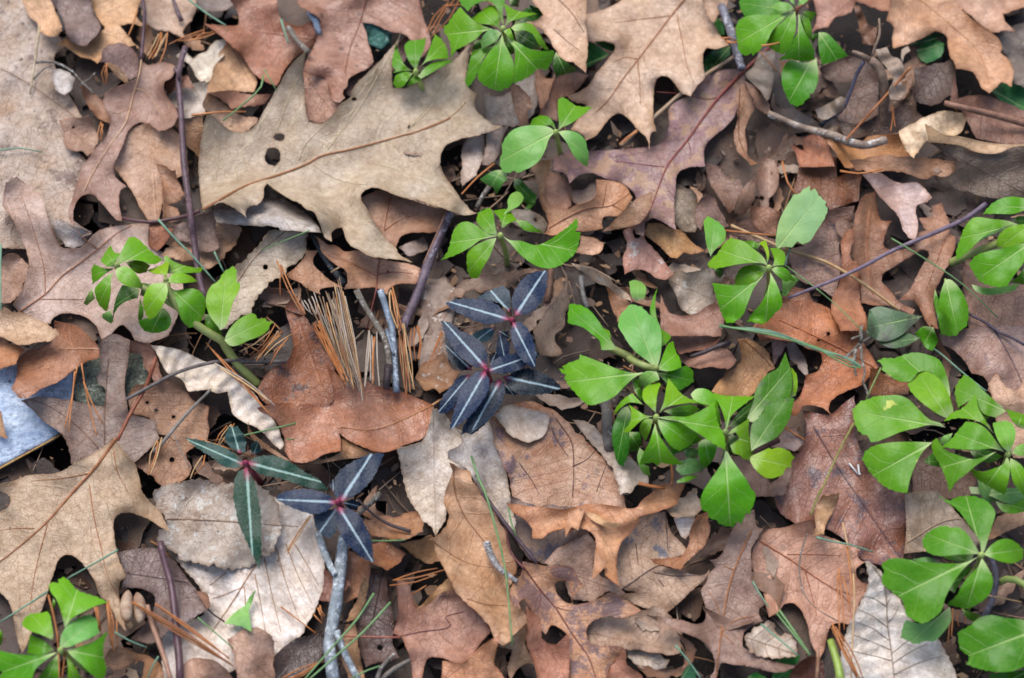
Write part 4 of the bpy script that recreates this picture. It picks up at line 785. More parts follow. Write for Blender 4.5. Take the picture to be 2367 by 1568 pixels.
L('leaf_fragment', 'brown ribbon curling below the bright green drooping leaf', 'D4 700,200,4 790,170,6 797,330,6 760,450,5 650,550,4 550,650,3 470,645,2 300,565,2 480,560 570,540 620,440 640,340,2', '#ab7954', '#925c38', und=1.5)
L('oak_leaf', 'rust leaf with purple mould spots right of the grey mauve oak', 'O 1855,950 1919,957 1948,934 1975,914 1982,970 1978,999 1987,1035 2000,1060 2010,1090 2030,1110 2090,1130 2095,1220 2088,1300,2 2060,1312 2036,1306 1990,1292 1950,1245 1900,1220 1850,1215 1800,1180 1790,1150 1810,1120 1830,1070 1860,1020 1865,980',
  '#96614a', '#7a5558', spot=0.55, spotc='#57474e', mid='O 1880,985 1930,1070 1990,1160 2080,1290', midr=0.3, veincol='#5b4245', wet=0.22, rough=0.4, speck=0.8)
L('dead_leaf', 'mauve grey leaf below the yellow tipped green leaf', 'C4 1120,1230 1290,1240 1400,1350 1500,1480 1640,1350 1700,1250 1690,1400 1660,1600 1100,1640 1150,1400', '#9c7d70', '#8a6352')
L('dead_leaf', 'pale mauve scrap right of the dark folded green leaf', 'C4 1560,1060 1640,960 1740,960 1820,1100 1740,1180 1600,1160 1500,1140', '#ab9590', '#94786c')
L('leaf_fragment', 'torn pale leaf strip left of the copper oak leaf', 'C4 1640,140 1730,130 1800,250 1860,440 1830,455 1760,380 1680,300', '#b8aaa1', '#97857c', speck=0.9)
L('leaf_fragment', 'mauve pink leaf tip left of the torn pale strip', 'C4 1505,105 1660,125 1570,300 1520,375', '#b3918a', '#9c766b')
L('dead_leaf', 'tan smooth leaf behind the bright green clump', 'C4 1180,110,2 1240,100 1350,150 1440,190 1510,330 1540,390 1400,520 1330,660 1100,660 930,610 1010,520 1080,430 1200,320 1210,200', '#c39466', '#b17f50', mid='C4 1240,120 1400,260 1500,370', midr=0.25, veincol='#8a5a38', speck=0.1)
L('dead_leaf', 'dark mauve folded leaf below the grass right of centre', 'C4 620,250 740,290 1000,190 1100,220 1180,310 1080,405,2 900,370 760,395 640,330', '#a8806f', '#8a6156', wet=0.15)
L('dead_leaf', 'mauve brown leaf upper fold beside the green clump', 'C4 470,100 540,60 700,30 1000,-30 1050,60 950,170 750,240 620,245 560,180', '#ab7f6d', '#925f4a', wet=0.15, und=1.5)
L('oak_leaf', 'pink brown leaf below the long purple twig', 'B5 -150,1420 20,1290 150,1185 280,1220 370,1380 440,1430 560,1400 640,1500 680,1620 640,1700 -150,1700 -250,1560', '#b6886f', '#a0664a')
L('oak_leaf', 'bright copper oak leaf with clawed lobes right of the green clump', 'O 1758,774 1782,782 1831,789 1867,806 1898,818 1901,837 1884,861 1865,866 1857,893 1843,922 1828,934 1826,951 1833,962,2 1848,955 1855,941 1872,937 1894,941 1922,960,2 1915,943 1932,917 1956,905 1987,893 2012,870 2030,850 2020,830 2000,800 1990,770 1960,740 1900,705 1860,695 1800,705 1760,730 1745,760',
  '#bb7951', '#a3603a', speck=0.4, rough=0.42, holes=['C5 480,60 500,80', 'C5 385,122 402,135'], lift=1.0, mid='O 2020,850 1930,800 1800,740', midr=0.3, veincol='#8f4f30')
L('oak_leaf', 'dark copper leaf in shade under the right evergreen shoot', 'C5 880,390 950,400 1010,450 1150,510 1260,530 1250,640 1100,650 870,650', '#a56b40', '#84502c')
L('oak_leaf', 'pink tan leaf with fan veins and a frayed tip at the lower right', 'D4 1215,405 1300,320 1430,300 1660,230 1700,330 1760,370 1950,440 2063,490 D5 660,500 680,570 740,590,2 660,640 650,700 680,750 758,785 730,850 680,940 640,1030 600,1120 500,1100 440,1120 D4 1830,1110 1790,1200 1770,1310 1730,1400,2 1680,1330 1640,1230 1610,1100 1560,990 1500,940 1420,950 1380,1010 1300,1055,3 1250,850 1150,600 1165,480',
  '#bf937c', '#ac7a60', mid='D4 1220,415 1500,590 1700,730 1900,860 D5 600,940', veins=['D4 1250,440 1330,750 1350,1000', 'D4 1450,530 1700,530 1900,540', 'D4 1600,660 1650,850 1700,1050', 'D4 1850,820 2000,870'], veincol='#a8613f', midr=0.5, lift=1.0)
low_green('upper green leaf tip at the bottom under the grey mauve oak lobe', 'D4 1330,1440 1400,1380 1560,1372 1545,1440 1470,1475 1400,1480', '#4f9a48', '#408a3c')
low_green('lower green leaf at the bottom edge under the grey mauve oak lobe', 'D4 1310,1610 1330,1530 1500,1475 1470,1560 1440,1620', '#4a9440', '#3d8636')
low_green('small round green leaf at the bottom edge right of centre', 'D4 1105,1600 1150,1530 1200,1515 1270,1560 1280,1620', '#3f8a34', '#347a2c')
low_green('teal green leaf at the bottom edge beside the dark gap', 'D4 540,1610 590,1500 640,1455 675,1500 690,1610', '#4f8a60', '#407550')
L('oak_leaf', 'grey mauve oak leaf with an orange midrib in the lower right of centre', 'D4 1000,300 1110,190,3 1170,150,3 1200,300 1250,310 1200,400 1150,480 1150,620 1170,800 1240,870 1255,950,2 1210,1000 1225,1060 1255,1090,2 1170,1130 1090,1190 1080,1300 1180,1360 1320,1420 1515,1470,4 1390,1522,3 1180,1480 1000,1450 900,1440 850,1600 790,1600 850,1450 820,1350 740,1260 620,1200 480,1150 360,1090 268,1038,5 420,1060 560,1080 700,1110 760,1080 770,1010 740,900 720,830 770,760 790,690 840,640 800,580 870,560 930,450 960,390',
  '#9a7f71', '#87655a', mid='D4 1150,335 1080,480 1000,680 950,850 900,1170 870,1400 850,1580', veins=['D4 905,1180 1000,1090 1200,1040', 'D4 890,1150 860,950 780,830', 'D4 900,1190 1000,1280', 'D4 1000,660 900,620'], veincol='#b06f3c', midr=0.5, lift=2.0, parts=[('curled_lobe', None, 'D4 350,1030,1 375,1180,5 345,1275,7 440,1175,4 485,1150', '#a98872', 0.5)])
L('dead_leaf', 'white rotten leaf with brown seams under the grey mauve oak', 'D4 1090,1220 1180,1150 1270,1080,2 1340,1110 1350,1170 1450,1190 1530,1290 1540,1375 1300,1395 1130,1350', '#d0c5b5', '#a8835f', und=2.2, curl=2.5, teeth=1.6, side=0.6, nside=4, veinc='#8f6a48')
L('dead_leaf', 'dark red glossy leaf at the bottom edge right of centre', 'D4 1490,1510 1600,1400,2 1690,1390 1750,1430 1770,1610 1450,1610', '#75432f', '#5b3022', wet=0.3, rough=0.35)
L('leaf_fragment', 'crumpled tan leaf scrap on the rust mouldy leaf', 'D4 1680,200 1700,120,2 1740,40,3 1900,0,4 1870,120,2 1800,250 1770,370,2 1670,365 1690,280', '#c39e79', '#ae8259', und=2.0)
L('beech_leaf', 'cream toothed leaf with folded ribs under the right lower shoot', 'D5 1060,20 1340,-10 1500,180 1700,420 1650,480 1230,505 1065,520 1072,280', '#c0ab96', '#ad9479', pleat=(6, 1.3, 0.5), mid='D5 1080,430 1400,250 1700,230', midr=0.3, veincol='#a5856b')
L('leaf_fragment', 'tan rounded leaf end at the right edge below the shoots', 'D5 1770,370 1830,200 1950,170 2100,130 2100,260 1880,360 1760,410', '#b58f70', '#a27a58', bulge=1.0)
L('beech_leaf', 'white pleated leaf with sharp tip at the bottom right', 'D5 735,575,2 800,620 870,690 880,770 940,850 1000,880 1060,990 1120,1080 1350,1240 1420,1370 1490,1530 1510,1620 460,1620 520,1400 580,1150 640,1030 720,870 755,800',
  '#d2cabf', '#bfb2a2', mid='D5 790,620 880,760 920,1150 950,1350 975,1610', veins=['D5 900,960 780,890 715,880', 'D5 915,1140 780,1040 655,985', 'D5 930,1250 790,1150 640,1090', 'D5 940,1330 780,1260 600,1190', 'D5 950,1420 760,1370 570,1330', 'D5 905,960 940,900 960,850', 'D5 920,1100 980,1030 1010,960', 'D5 945,1370 1080,1260 1150,1220', 'D5 955,1450 1120,1340 1250,1280', 'D5 965,1540 1180,1440 1380,1380'], veincol='#9c8a78', midr=0.5, pleat=(9, 1.4, 0.55), res=8, teeth=1.4, speck=0.6, lift=1.0)
# centre right, upper: tangle below the small evergreen
L('dead_leaf', 'grey brown leaf right of the mottled purple oak', 'B4 560,240 740,240 790,300 780,520 810,600 770,655 640,640 570,560', '#94836f', '#7a6658')
L('dead_leaf', 'mottled purple brown strip above the small evergreen', 'B4 780,420 870,290 960,340 1020,450 1095,610 1040,610 940,530 880,530 830,640 785,580', '#9b7d70', '#80605c', spot=0.4, spotc='#c0936c')
L('dead_leaf', 'tangled brown leaf left of the hole with one twisted edge', 'B4 880,0 1000,20 1070,140 1200,160 1240,300 1170,420 1100,480 980,300 890,120', '#8f7060', '#735246', und=1.8)
L('dead_leaf', 'mauve tan leaf with one round hole above the straw', 'B4 1370,100 1450,-60 1540,-40 1565,200 1540,280 1480,350 1470,420 1400,410 1360,250', '#ab8e7d', '#96705e', holes=['B4 1410,330 1436,354'])
L('leaf_fragment', 'brown twisted leaf beside the mauve one with a hole', 'B4 1150,400,2 1200,300,4 1300,170,5 1350,115,3 1372,250 1320,380 1220,470 1150,475', '#a07f6a', '#87624e', bulge=2.0)
L('dead_leaf', 'rusty leaf under the straw above the small evergreen', 'B4 1300,400 1480,430 1600,460 1580,560 1550,690 1400,650 1320,560', '#a67b62', '#8d5c44')
L('dead_leaf', 'brown leaf under the left half of the straw', 'B4 1080,600 1300,540 1420,660 1560,740 1540,800 1300,740 1120,690 1000,660', '#8d6c5c', '#70504a')
L('leaf_fragment', 'mauve scrap right of the fallen grey green leaf', 'B4 2120,530 2200,540 2290,600 2280,700 2190,710 2120,620', '#a1806f', '#8b6656')
L('oak_leaf', 'golden brown curled leaf edge over the dark gap at centre right', 'B4 290,680 320,570,3 430,570,3 560,620 640,640 780,780 870,835 720,865,3 660,850,4 600,905,5 540,890,5 420,780,4 340,720,3', '#bd8e59', '#a8733f', und=1.4)
L('dead_leaf', 'crumpled grey white leaf between two evergreens at centre right', 'B4 530,1080 620,1000,2 780,1040,3 850,980,4 940,1000,4 995,1090,3 950,1150,2 965,1300 900,1400 740,1455 650,1400 600,1280 505,1110', '#b1a292', '#8d7c6c', und=2.6, lichen=0.25)
L('oak_leaf', 'brown leaf under the crumpled grey white one', 'B4 440,1250 540,1430 760,1440 900,1350 980,1330 1050,1450 1020,1650 440,1650', '#a17a68', '#8a5d49')
L('oak_leaf', 'pink leaf with a torn hole and white mould at centre right', 'B4 80,650 150,600 300,590 290,720 350,790 450,900 520,1000 565,1060,3 480,1115,2 400,1090 300,1030 210,1010 100,1060,2 85,920 120,780', '#bd9080', '#a87262', holes=['B4 215,655 255,720'], lichen=0.5, spot=0.1)
L('leaf_fragment', 'round pinkish tan leaf inside the curve of the orange tan oak', 'B3 1290,180 1340,70 1460,130 1550,220 1560,380 1480,450 1370,420 1300,330', '#b9907b', '#a47660')
L('leaf_fragment', 'grey mauve leaf seen through the notch of the orange tan oak', 'B3 1540,250 1650,240 1790,160 1800,340 1620,410 1560,360', '#8d766b', '#6f5d58')
L('oak_leaf', 'mottled purple and tan oak leaf with a thick red midrib right of centre top', 'O 1633,179 1662,164 1698,159 1720,167 1722,190 1712,215 1700,262 1680,290 1640,326 1628,350 1630,385 1600,385 1568,400 1562,430 1558,475 1563,533 1545,520 1510,505 1490,515 1487,545 1470,540 1455,500 1471,458 1442,425 1406,415 1362,400 1333,408 1316,424,2 1309,405 1280,393,2 1280,365 1309,352 1362,350 1468,343 1512,338 1531,326 1546,290 1541,251 1565,234 1599,217',
  '#9b7a70', '#84647a', spot=0.7, spotc='#b08a68', speck=0.8, mid='A4 1480,460,3 1240,680,1 1000,930 850,1130 700,1340 520,1568 B4 480,80 400,290 300,560', veins=['A4 1000,930 900,950 640,900 400,880', 'A4 700,1340 730,1450 720,1520', 'A4 480,1600 200,1568 0,1540'], veincol='#8a4238', midr=1.2, wet=0.1)
L('oak_leaf', 'orange tan oak leaf with rounded notches at the centre', 'B3 1160,40 1200,-20 1350,-40 1330,80 1300,180 1300,330 1380,420 1480,440 1600,400 1780,310 1790,150 1900,160 2050,200 2130,320 2080,420 2000,500 1860,510 1840,570 1850,620 1650,650 1600,640 1400,685 1285,670 1330,590 1300,480 1250,380 1240,270 1220,190',
  '#c49674', '#b07d58', mid='B3 1335,620 1500,520 1700,430 1930,400 2100,290', veins=['B3 1850,410 1870,300 1890,170', 'B3 1940,400 2050,450'], veincol='#8f5636', midr=0.4, speck=0.2, lift=1.5)
L('leaf_fragment', 'peach tan leaf lobe under the long curved green leaf', 'B3 1640,690 1780,715 1855,760 1830,835,2 1750,875,2 1600,850', '#c79e80', '#b58562')
L('oak_leaf', 'fuzzy brown lobe crossing the tip of the orange tan oak', 'B3 1840,645,4 1900,600,4 2000,500,3 2200,320 2352,255 B4 370,260 350,420 250,560 B3 2150,585,2 2000,625,3', '#a07e64', '#876046', lift=1.5)
L('dead_leaf', 'curled rust ribbon along the right rim of the mottled oak', 'A4 1160,900,2 1240,790,3 1310,940,6 1345,1010,7 1340,1060,7 1280,1150,6 1250,1220,5 1260,1350,5 1280,1480,4 1400,1570,2 1300,1590 1180,1450 1150,1300,2 1180,1100,3', '#a97f60', '#8a5f42', mid='A4 1200,850 1190,1100 1200,1350 1300,1560', veincol='#7a4a30', midr=0.3)
L('leaf_fragment', 'mauve tan lobe beside the curled rust ribbon', 'A4 1250,770,2 1400,870,4 1490,1000,5 1505,1085,4 1440,1095 1340,1010,2 1290,900', '#ad8a78', '#94705c')
L('leaf_fragment', 'pale ribbed leaf standing behind the red midrib at the top', 'A4 1390,500 1540,480 1530,650 1510,850 1460,960,2 1400,870 1290,760 1250,700 1330,600', '#a8998c', '#8d7d70', pleat=(6, 1.0, 0.2), base=-2)
L('leaf_fragment', 'grey twisted dead leaf left of the knobby twig', 'A4 1500,1000 1530,890,3 1560,1010 1640,1040 1720,1010,3 1800,1080,4 1920,1140,3 1980,1190 1830,1230 1700,1180 1560,1110', '#a89789', '#85705f', und=2.0)
# centre top
L('leaf_fragment', 'narrow tan curled leaf below the top evergreen', 'A3 970,830,3 1040,810,4 1100,880,3 1160,980,3 1165,1040,2 1130,1060 1135,1200 1045,1225 1020,1090 980,990,2', '#bc937a', '#a9754f', bulge=1.5)
L('leaf_fragment', 'tan spear shaped leaf left of the three leaved sprig', 'A3 1205,665,3 1240,660,4 1320,760,2 1380,770 1405,640,4 1395,720,3 1375,830 1310,970 1255,1050 1235,920 1210,780,2', '#b98c70', '#a4714f')
L('oak_leaf', 'big tan oak leaf with blunt lobes at the top centre', 'A3 1690,400 1690,140 1880,80 2000,20 A4 150,-60 830,-60 950,210 1000,330 1105,430,3 960,472 880,455 840,540 840,600 870,740 750,880 730,922,2 640,890 560,790 480,728 420,740 380,830 370,1000 370,1150 405,1260 360,1270 335,1440,5 310,1330 200,1220 110,1110 40,1080 -5,1100 A3 1870,1190 1780,1300 1690,1345,3 1660,1290 1540,1240,2 1600,1150 1680,1060 1690,1000 1560,970 1515,930,2 1700,830 1800,680 1900,560 1970,455 1960,420 1900,400',
  '#c6ab92', '#b08c6c', mid='A4 680,-20 560,130 400,340 250,540 70,770 A3 1900,960 1780,1080', veins=['A4 540,150 300,180 0,220', 'A4 600,140 620,260 660,450 700,650 760,800', 'A4 220,590 240,750 250,1000', 'A4 230,570 100,550 0,590'], veincol='#a9714a', midr=0.55, lift=3.5, speck=0.35)
L('dead_leaf', 'brown lobe overlapping the top right of the big tan oak leaf', 'A4 820,-60 1090,-60 1065,80,3 950,215,2 890,130', '#b99a82', '#a37f65')
L('dead_leaf', 'pointed tan leaf hanging over the top evergreen', 'A3 1140,-60 1680,-60 1690,200 1685,700,4 1600,640 1450,560 1380,480 1330,380 1240,270 1115,212,5 1250,180 1272,140 1220,70', '#c9aa90', '#b58f70', mid='A3 1420,-10 1560,130 1670,310', veins=['A3 1380,280 1500,390 1620,480'], veincol='#8f6a50', midr=0.35, speck=0.5, lift=16.0)
# top right
L('oak_leaf', 'mauve tan leaf at the top edge right of the top right evergreen', 'A5 320,-60 760,-60 740,20 700,120 620,150 560,160 460,260 400,270 320,312,3 370,150', '#b58b79', '#a47058')
L('dead_leaf', 'rust brown leaf arching over the hollow at the top', 'A5 740,10,3 780,-60 1090,-60 1060,110,2 1000,100,4 900,60,4', '#a97b62', '#935c40')
L('oak_leaf', 'pinkish tan leaf in the top right corner with a spiny tip', 'A5 1660,-60 2420,-60 2420,50 2150,130 2165,200 2285,308,4 2160,290,2 2090,312,3 1940,240 1850,150 1760,90', '#b9947c', '#a87a5e')
L('oak_leaf', 'large orange tan oak leaf with scalloped edge at the top right', 'A5 1080,-60 1660,-60 1740,60 1800,140 1950,260 2060,330 2140,440 2130,500 2200,570 2250,680 2235,832,2 2140,790 2080,840 2022,888,3 1940,830 1880,700 1780,670 1700,660 1690,600 1640,520 1620,440 1620,370 1590,330 1500,303 1400,360 1260,420 1100,462,2 1090,380 1100,250 1040,200 1060,100',
  '#c19573', '#a8764f', mid='A5 1300,-50 1600,200 1900,480 2020,800', midr=0.3, veincol='#b58560', lift=4.0, speck=0.15, rough=0.42)
L('oak_leaf', 'rusty leaf lobe left of the golden leaf under the knobby twig', 'A5 240,1320 330,1293,4 430,1330,3 500,1440 545,1600 200,1600 170,1470 105,1385,3 240,1440', '#ab704f', '#945535', rough=0.4)
L('oak_leaf', 'golden brown leaf under the knobby twig', 'A5 430,1320 560,1350 750,1400 860,1310 1000,1290 1180,1275,3 1200,1350 1270,1470 1150,1610 640,1610 560,1480', '#bf8c5c', '#a8703f', speck=0.15)
L('oak_leaf', 'brown oak leaf with two big oval gaps right of centre', 'B5 830,300 930,265 950,420 990,540 1085,548,2 1040,640 1010,790 1100,830 1300,780 1330,660 1420,640 1340,520 1470,510 1470,400 1560,375 1630,540 1660,680 1695,700 1690,800 1640,940 1570,1080 1490,1280 1500,1400 1535,1590,4 1450,1560,3 1370,1420 1300,1310 1165,1305,3 1250,1210 1330,1060 1390,950 1445,880 1430,830 1380,820 1280,880 1100,990 1000,1060 990,1120 1070,1210 1150,1310 1300,1400 1280,1450 1100,1370 880,1350 800,1330 780,1100 720,900 720,800 730,560 760,410',
  '#a47b62', '#8f5f44', mid='B5 880,450 850,700 860,950 900,1250', veins=['B5 1600,720 1500,980 1420,1200'], veincol='#a86c42', midr=0.3, speck=0.5)
L('oak_leaf', 'copper lobe curling up left of the gapped brown oak leaf', 'B5 600,750,3 650,650,5 720,620 725,700 690,900 760,950 780,1100 800,1350 848,1475 850,1600 600,1600 510,1400 520,1280 600,1100 610,900,2', '#b27a59', '#9c6140')
L('dead_leaf', 'wavy tan leaf below the cream curled leaf', 'B5 680,-40 1100,-80 1690,-20 1692,50 1640,120,3 1490,130,3 1370,152,4 1240,100,2 1100,60 900,90,2 740,60', '#bb9071', '#a87752', lift=2.0)
L('oak_leaf', 'pinkish white pointed leaf hanging from the wavy tan leaf', 'B5 795,93 1000,100 1100,160 1200,190 1330,180 1420,250 1475,322,3 1400,370 1330,400 1320,480 1335,550 1330,680 1300,735,3 1250,700 1190,620 1170,540 1080,420 960,300 880,190', '#c8b0a6', '#b58f80', lift=3.0, wet=0.1, rough=0.4)
L('dead_leaf', 'cream curled pleated leaf at the upper right', 'A5 1150,1260 1300,1170,3 1480,1090,6 1640,1060,7 1770,1080,5 1812,1150,3 1740,1270 1640,1300 1560,1290,3 1500,1350 1420,1360,3 1360,1440 1300,1525,4 1240,1450 1200,1380', '#e2ccab', '#d0ae80', pleat=(6, 2.2, 0.0), res=6, mid='A5 1780,1110 1500,1200 1230,1420', midr=0, lift=3.0, speck=0.1)
L('dead_leaf', 'large rolled grey brown leaf at the right edge showing its dark outer side', 'A5 1440,1355,12 1600,1370,12 1750,1395,12 1900,1455,11 2100,1465,11 2240,1400,12 2450,1380,12 B5 2450,330,0 2352,340 2100,330 1850,290 1560,165 A5 1780,1570,6', '#6f5c4c', '#57463a', speck=0.2, curl=0.3,
  parts=[('rolled_rim', 'light tan inner side of the rolled leaf', 'A5 1400,1185,6 1480,1230 1580,1285 1750,1308 2000,1365 2240,1385 2450,1370 2450,1390 2240,1412 2100,1470 1900,1460 1750,1398 1600,1375 1440,1362', '#c9a47c', 4.0)])

L('leaf_fragment', 'narrow dark brown leaf edge standing behind the right shoot', 'C5 1455,-40,2 1500,10,5 1585,200,8 1645,280,9 1640,560,10 1735,775,11 1690,825,9 1625,640,8 1600,430,7 1530,240,4', '#7d5a46', '#634433', curl=0.8)
# ------------------------------------------------------------------ bits under the hero leaf, then sticks
PURPLE = plain_mat('#6b5358', '#4a363c', 0.45, 180.0, 0.5, 0.12, 1.0, '#a59aa0')
GREYL = plain_mat('#9aa3a8', '#6b6f72', 0.7, 260.0, 0.9, 0.55, 1.0, '#c6ccd0')
BLUEG = plain_mat('#8896a6', '#5f6a78', 0.55, 220.0, 0.6, 0.4, 1.0, '#b4c0cc')
BROWN = plain_mat('#7d5c48', '#5a3f32', 0.6, 220.0, 0.6)
DARK = plain_mat('#4a3c3c', '#2f2628', 0.55, 220.0, 0.5, 0.15, 1.0, '#7d7478')
TANS = plain_mat('#b59c7c', '#97795a', 0.55, 160.0, 0.4)
LICH = plain_mat('#857d72', '#5a5046', 0.8, 300.0, 1.2, 0.4, 1.0, '#b9b8b2')
stick('twig', 'thick purple grey branch slanting right of the blue grey twigs', 'B2 2380,400 2330,520 2200,800 2050,1200 1960,1420 1870,1610', 2.7, plain_mat('#75646e', '#54454e', 0.5, 120.0, 0.9, 0.35, 1.0, '#a9a2ac'), 2.9, knob=0.05, seed=3)
stick('twig', 'smooth blue grey twig in the centre running down to the copper leaf', 'B2 1680,1210 1740,1400 1790,1568 C2 1800,80 1815,300 1835,620', 2.1, BLUEG, 2.0, knob=0.05, seed=4, branches=[('C2 1740,20 1770,150 1810,260', 1.1)])
stick('twig', 'mottled lichen twig meeting the blue grey one', 'B2 1450,1210 1540,1380 1640,1530 C2 1720,100 1760,280 1770,420', 1.9, LICH, 1.8, knob=0.14, seed=5)
stick('twig', 'charred black stub between the pine needles and the copper leaf', 'C2 1760,360 1745,480 1735,590', 2.4, DARK, 2.2)
stick('twig', 'bluish grey stick standing between the big tan oak leaf and the top right evergreen', 'A4 1020,50 1090,230 1150,430 1220,660', 2.9, plain_mat('#7f7d84', '#5a565c', 0.6, 200.0, 0.8, 0.4, 1.0, '#a9a8ae'), 2.6, lift=-2)
stick('twig', 'dark bare stick at the top behind the two brown oak leaves', 'A2 1000,110 1060,200 1095,330', 2.2, BLUEG, 2.0, lift=-4)
stick('twig', 'fuzzy lichen covered twig on the rust oak leaf', 'A2 800,270 870,370 990,500', 2.0, LICH, 2.0, knob=0.22, seed=6)
stick('bark_strip', 'grey bark stick behind the bright green clump', 'C3 1860,640 1890,800 1890,950 1910,1150', 3.6, plain_mat('#77706a', '#4f4a46', 0.8, 140.0, 1.2, 0.3), 3.2, cat='bark', lift=-3)
stick('twig', 'grey rootlet right of the dark striped plant', 'B3 1640,1080 1660,1250 1700,1380', 1.7, plain_mat('#8d8a86', '#66615c'), 1.5, lift=-2)
stick('twig', 'brown knotty twig beside the upper dark striped leaf', 'B3 1350,1000 1345,1150 1320,1330', 1.8, BROWN, 2.0, knob=0.15, seed=8)
stick('twig', 'slender grey twig in the gap below the big oak leaf tip', 'B3 760,220 700,310 640,420', 1.6, LICH, 1.4, knob=0.1, lift=-3)
stick('straw', 'short brown stalk in the dark gap left of the small tan oak leaf', 'B2 1210,1040 1290,990', 0.7, TANS)
# crumpled dry leaves round the dark striped plant
L('dead_leaf', 'dry ragged leaf strip above the dark striped plant', 'B3 365,1290 450,1170,2 560,1110,4 800,1050,5 1050,1020,5 1250,1000,4 1310,1010,3 1200,1045,2 1090,1065 980,1135 920,1180 820,1190 740,1215 680,1240 620,1210 540,1225 500,1285 440,1265', '#bc9d86', '#a17c60', und=1.4, teeth=1.0)
L('dead_leaf', 'brown leaf under the crumbling cream ribbon', 'B3 1880,1180 2000,1230 2130,1340 2060,1450 2000,1520 1950,1420', '#9f7555', '#85593a')
L('dead_leaf', 'crumbling cream and tan ribbon leaf right of the dark striped plant', 'B3 1540,950,3 1640,975,5 1780,1015,6 1880,1075,5 2000,1180,5 2125,1290,4 2140,1345,2 2050,1305,2 1900,1185,3 1780,1125,3 1650,1045,3', '#c8a890', '#d6cabb', lichen=0.5, und=1.2)
L('dead_leaf', 'grey brown shrivelled leaf right of the dark striped plant', 'B3 1445,975 1500,1050,2 1512,1150,3 1532,1280,4 1512,1400,4 C3 1500,-150,3 1480,0 1430,60 1395,120 1440,240,2 1330,290 1250,270 1200,150 1190,0 B3 1210,1568 1260,1460 1370,1320 1460,1200 1480,1100', '#96806d', '#7d6452', und=1.8)
L('leaf_fragment', 'small brown scrap left of the lowest dark striped leaves', 'C3 55,480 100,360 200,320 320,240,2 400,380 475,420 400,560 290,645,2 240,590 150,605', '#a17858', '#89603f', lichen=0.2)
L('leaf_fragment', 'cream dry scrap under the curved green leaf', 'B3 960,440 1100,440,2 1250,480,3 1320,600 1280,670 1180,660 1050,620 950,560', '#b5a492', '#9c8672', holes=['B3 1205,535 1225,560'])
L('oak_leaf', 'big grey tan oak leaf with sharp lobes and two round holes left of centre', 'O 470,490 462,440 460,380 466,320 473,280 A2 20,1105 90,1110 160,1180 250,1250 380,1260 480,1210 560,1080 640,930 720,800 800,660 962,495,6 945,700 960,900 970,1080 1000,1160 1110,1180 1220,1100 1290,1010 1400,920 1420,850 1480,770 1600,660 1720,530 1830,400,3 1882,295,8 1850,420 1800,560 1785,680 1800,840 1920,840 2080,770 2250,680 A3 0,605 130,700 300,620 420,580 500,500 560,430,4 655,375,8 600,440,4 560,600 540,760 580,850 640,900,2 620,1000 640,1060 720,1130 800,1190 890,1208,4 740,1270 600,1310 420,1350 340,1400 300,1500 295,1568 B3 290,0 330,100 400,200 460,290 530,380 600,455 665,472,5 500,492,2 350,430 200,390 0,330 B2 2250,430 2000,350 1800,290 1680,240 1580,230 1500,280 1490,330 1540,420 1620,560 1720,700 1830,800 1860,870 1985,942,5 1840,920 1660,900 1550,870 1480,820 1380,770 1340,700 1320,610 1260,620 1220,660 1215,745,3 1170,720 1130,670 1090,560 1050,460 980,440 920,390 800,330 690,260 600,190 565,230 570,270 550,350 500,400 440,410 390,460 403,522,4 330,460 240,400 160,370 100,390 30,410',
  '#b3a18b', '#9c8468', holes=['A2 712,1312 768,1352', 'A2 652,1500 735,1590', 'A2 1428,950 1455,966', 'A2 1958,1218 1972,1236'],
  mid='B2 -20,440 400,210 700,110 980,0 A2 1100,1500 1400,1430 1850,1310 2150,1220 2352,1130 A3 -10,1290 250,1190 430,1090 540,980',
  veins=['A2 900,1540 950,1400 1050,1290 1180,1170', 'A2 1180,1430 1320,1240 1450,1080 1700,650 1850,400', 'A2 690,1250 740,1110 800,950 940,650', 'A2 2000,1200 2200,950 A3 0,780', 'B2 590,170 800,320 1050,430 1300,550 1600,750 1900,910', 'B2 1040,10 1200,120 1420,190 1640,190', 'B2 1660,0 1900,80 2100,170 2352,310', 'A2 100,1250 130,1400 120,1568', 'B2 130,0 90,200 30,370', 'B2 300,30 300,200', 'A3 0,1230 200,980 400,620'],
  veincol='#a5714a', veinc='#cdb995', midr=1.0, pet='B1 1170,520 1430,560 1780,500 1900,455', petr=1.1, petc='#5f3f40', lift=5.0, und=1.7, curl=2.6, tipcurl=6.0, cup=2.5, speck=0.15, vein=0.3)
stick('twig', 'long purple brown stick running down the left of the big grey oak leaf', 'A1 1775,450,3 1740,560,2 1708,700 1720,900 1740,1200 1760,1568 B1 1800,300 1840,600 1870,850 1920,1150 1965,1290', 1.9, PURPLE, 2.1, knob=0.05, seed=9, branches=[('A1 1670,660 1700,690 1715,760', 1.4)])
stick('twig', 'short dark stalk at the top edge on the smooth tan leaf', 'A1 1650,-20 1690,90 1735,195', 0.9, PURPLE, 1.7)
stick('straw', 'pale dry straw lying on the grey leaf at the left edge', 'A1 380,240 340,560 285,905', 0.9, plain_mat('#c9b99c', '#a58f6c', 0.5), 0.6, cat='straw')
stick('dead_sprig', 'thin grey dead sprig across the white oval leaf', 'A1 340,600 480,590 600,630 700,690 760,760 900,900', 1.0, LICH, 0.6, cat='sprig', knob=0.3, branches=[('A1 320,760 420,660 520,620', 0.6), ('A1 780,800 850,760 910,700', 0.5)])
stick('twig', 'thin grey stick crossing the lower left evergreen stem', 'C1 1205,690 1500,530 1700,430 2050,330 2352,312 C2 300,325 600,325 785,325', 1.1, plain_mat('#6f6560', '#4f4743', 0.6), 1.3, lift=1.5)
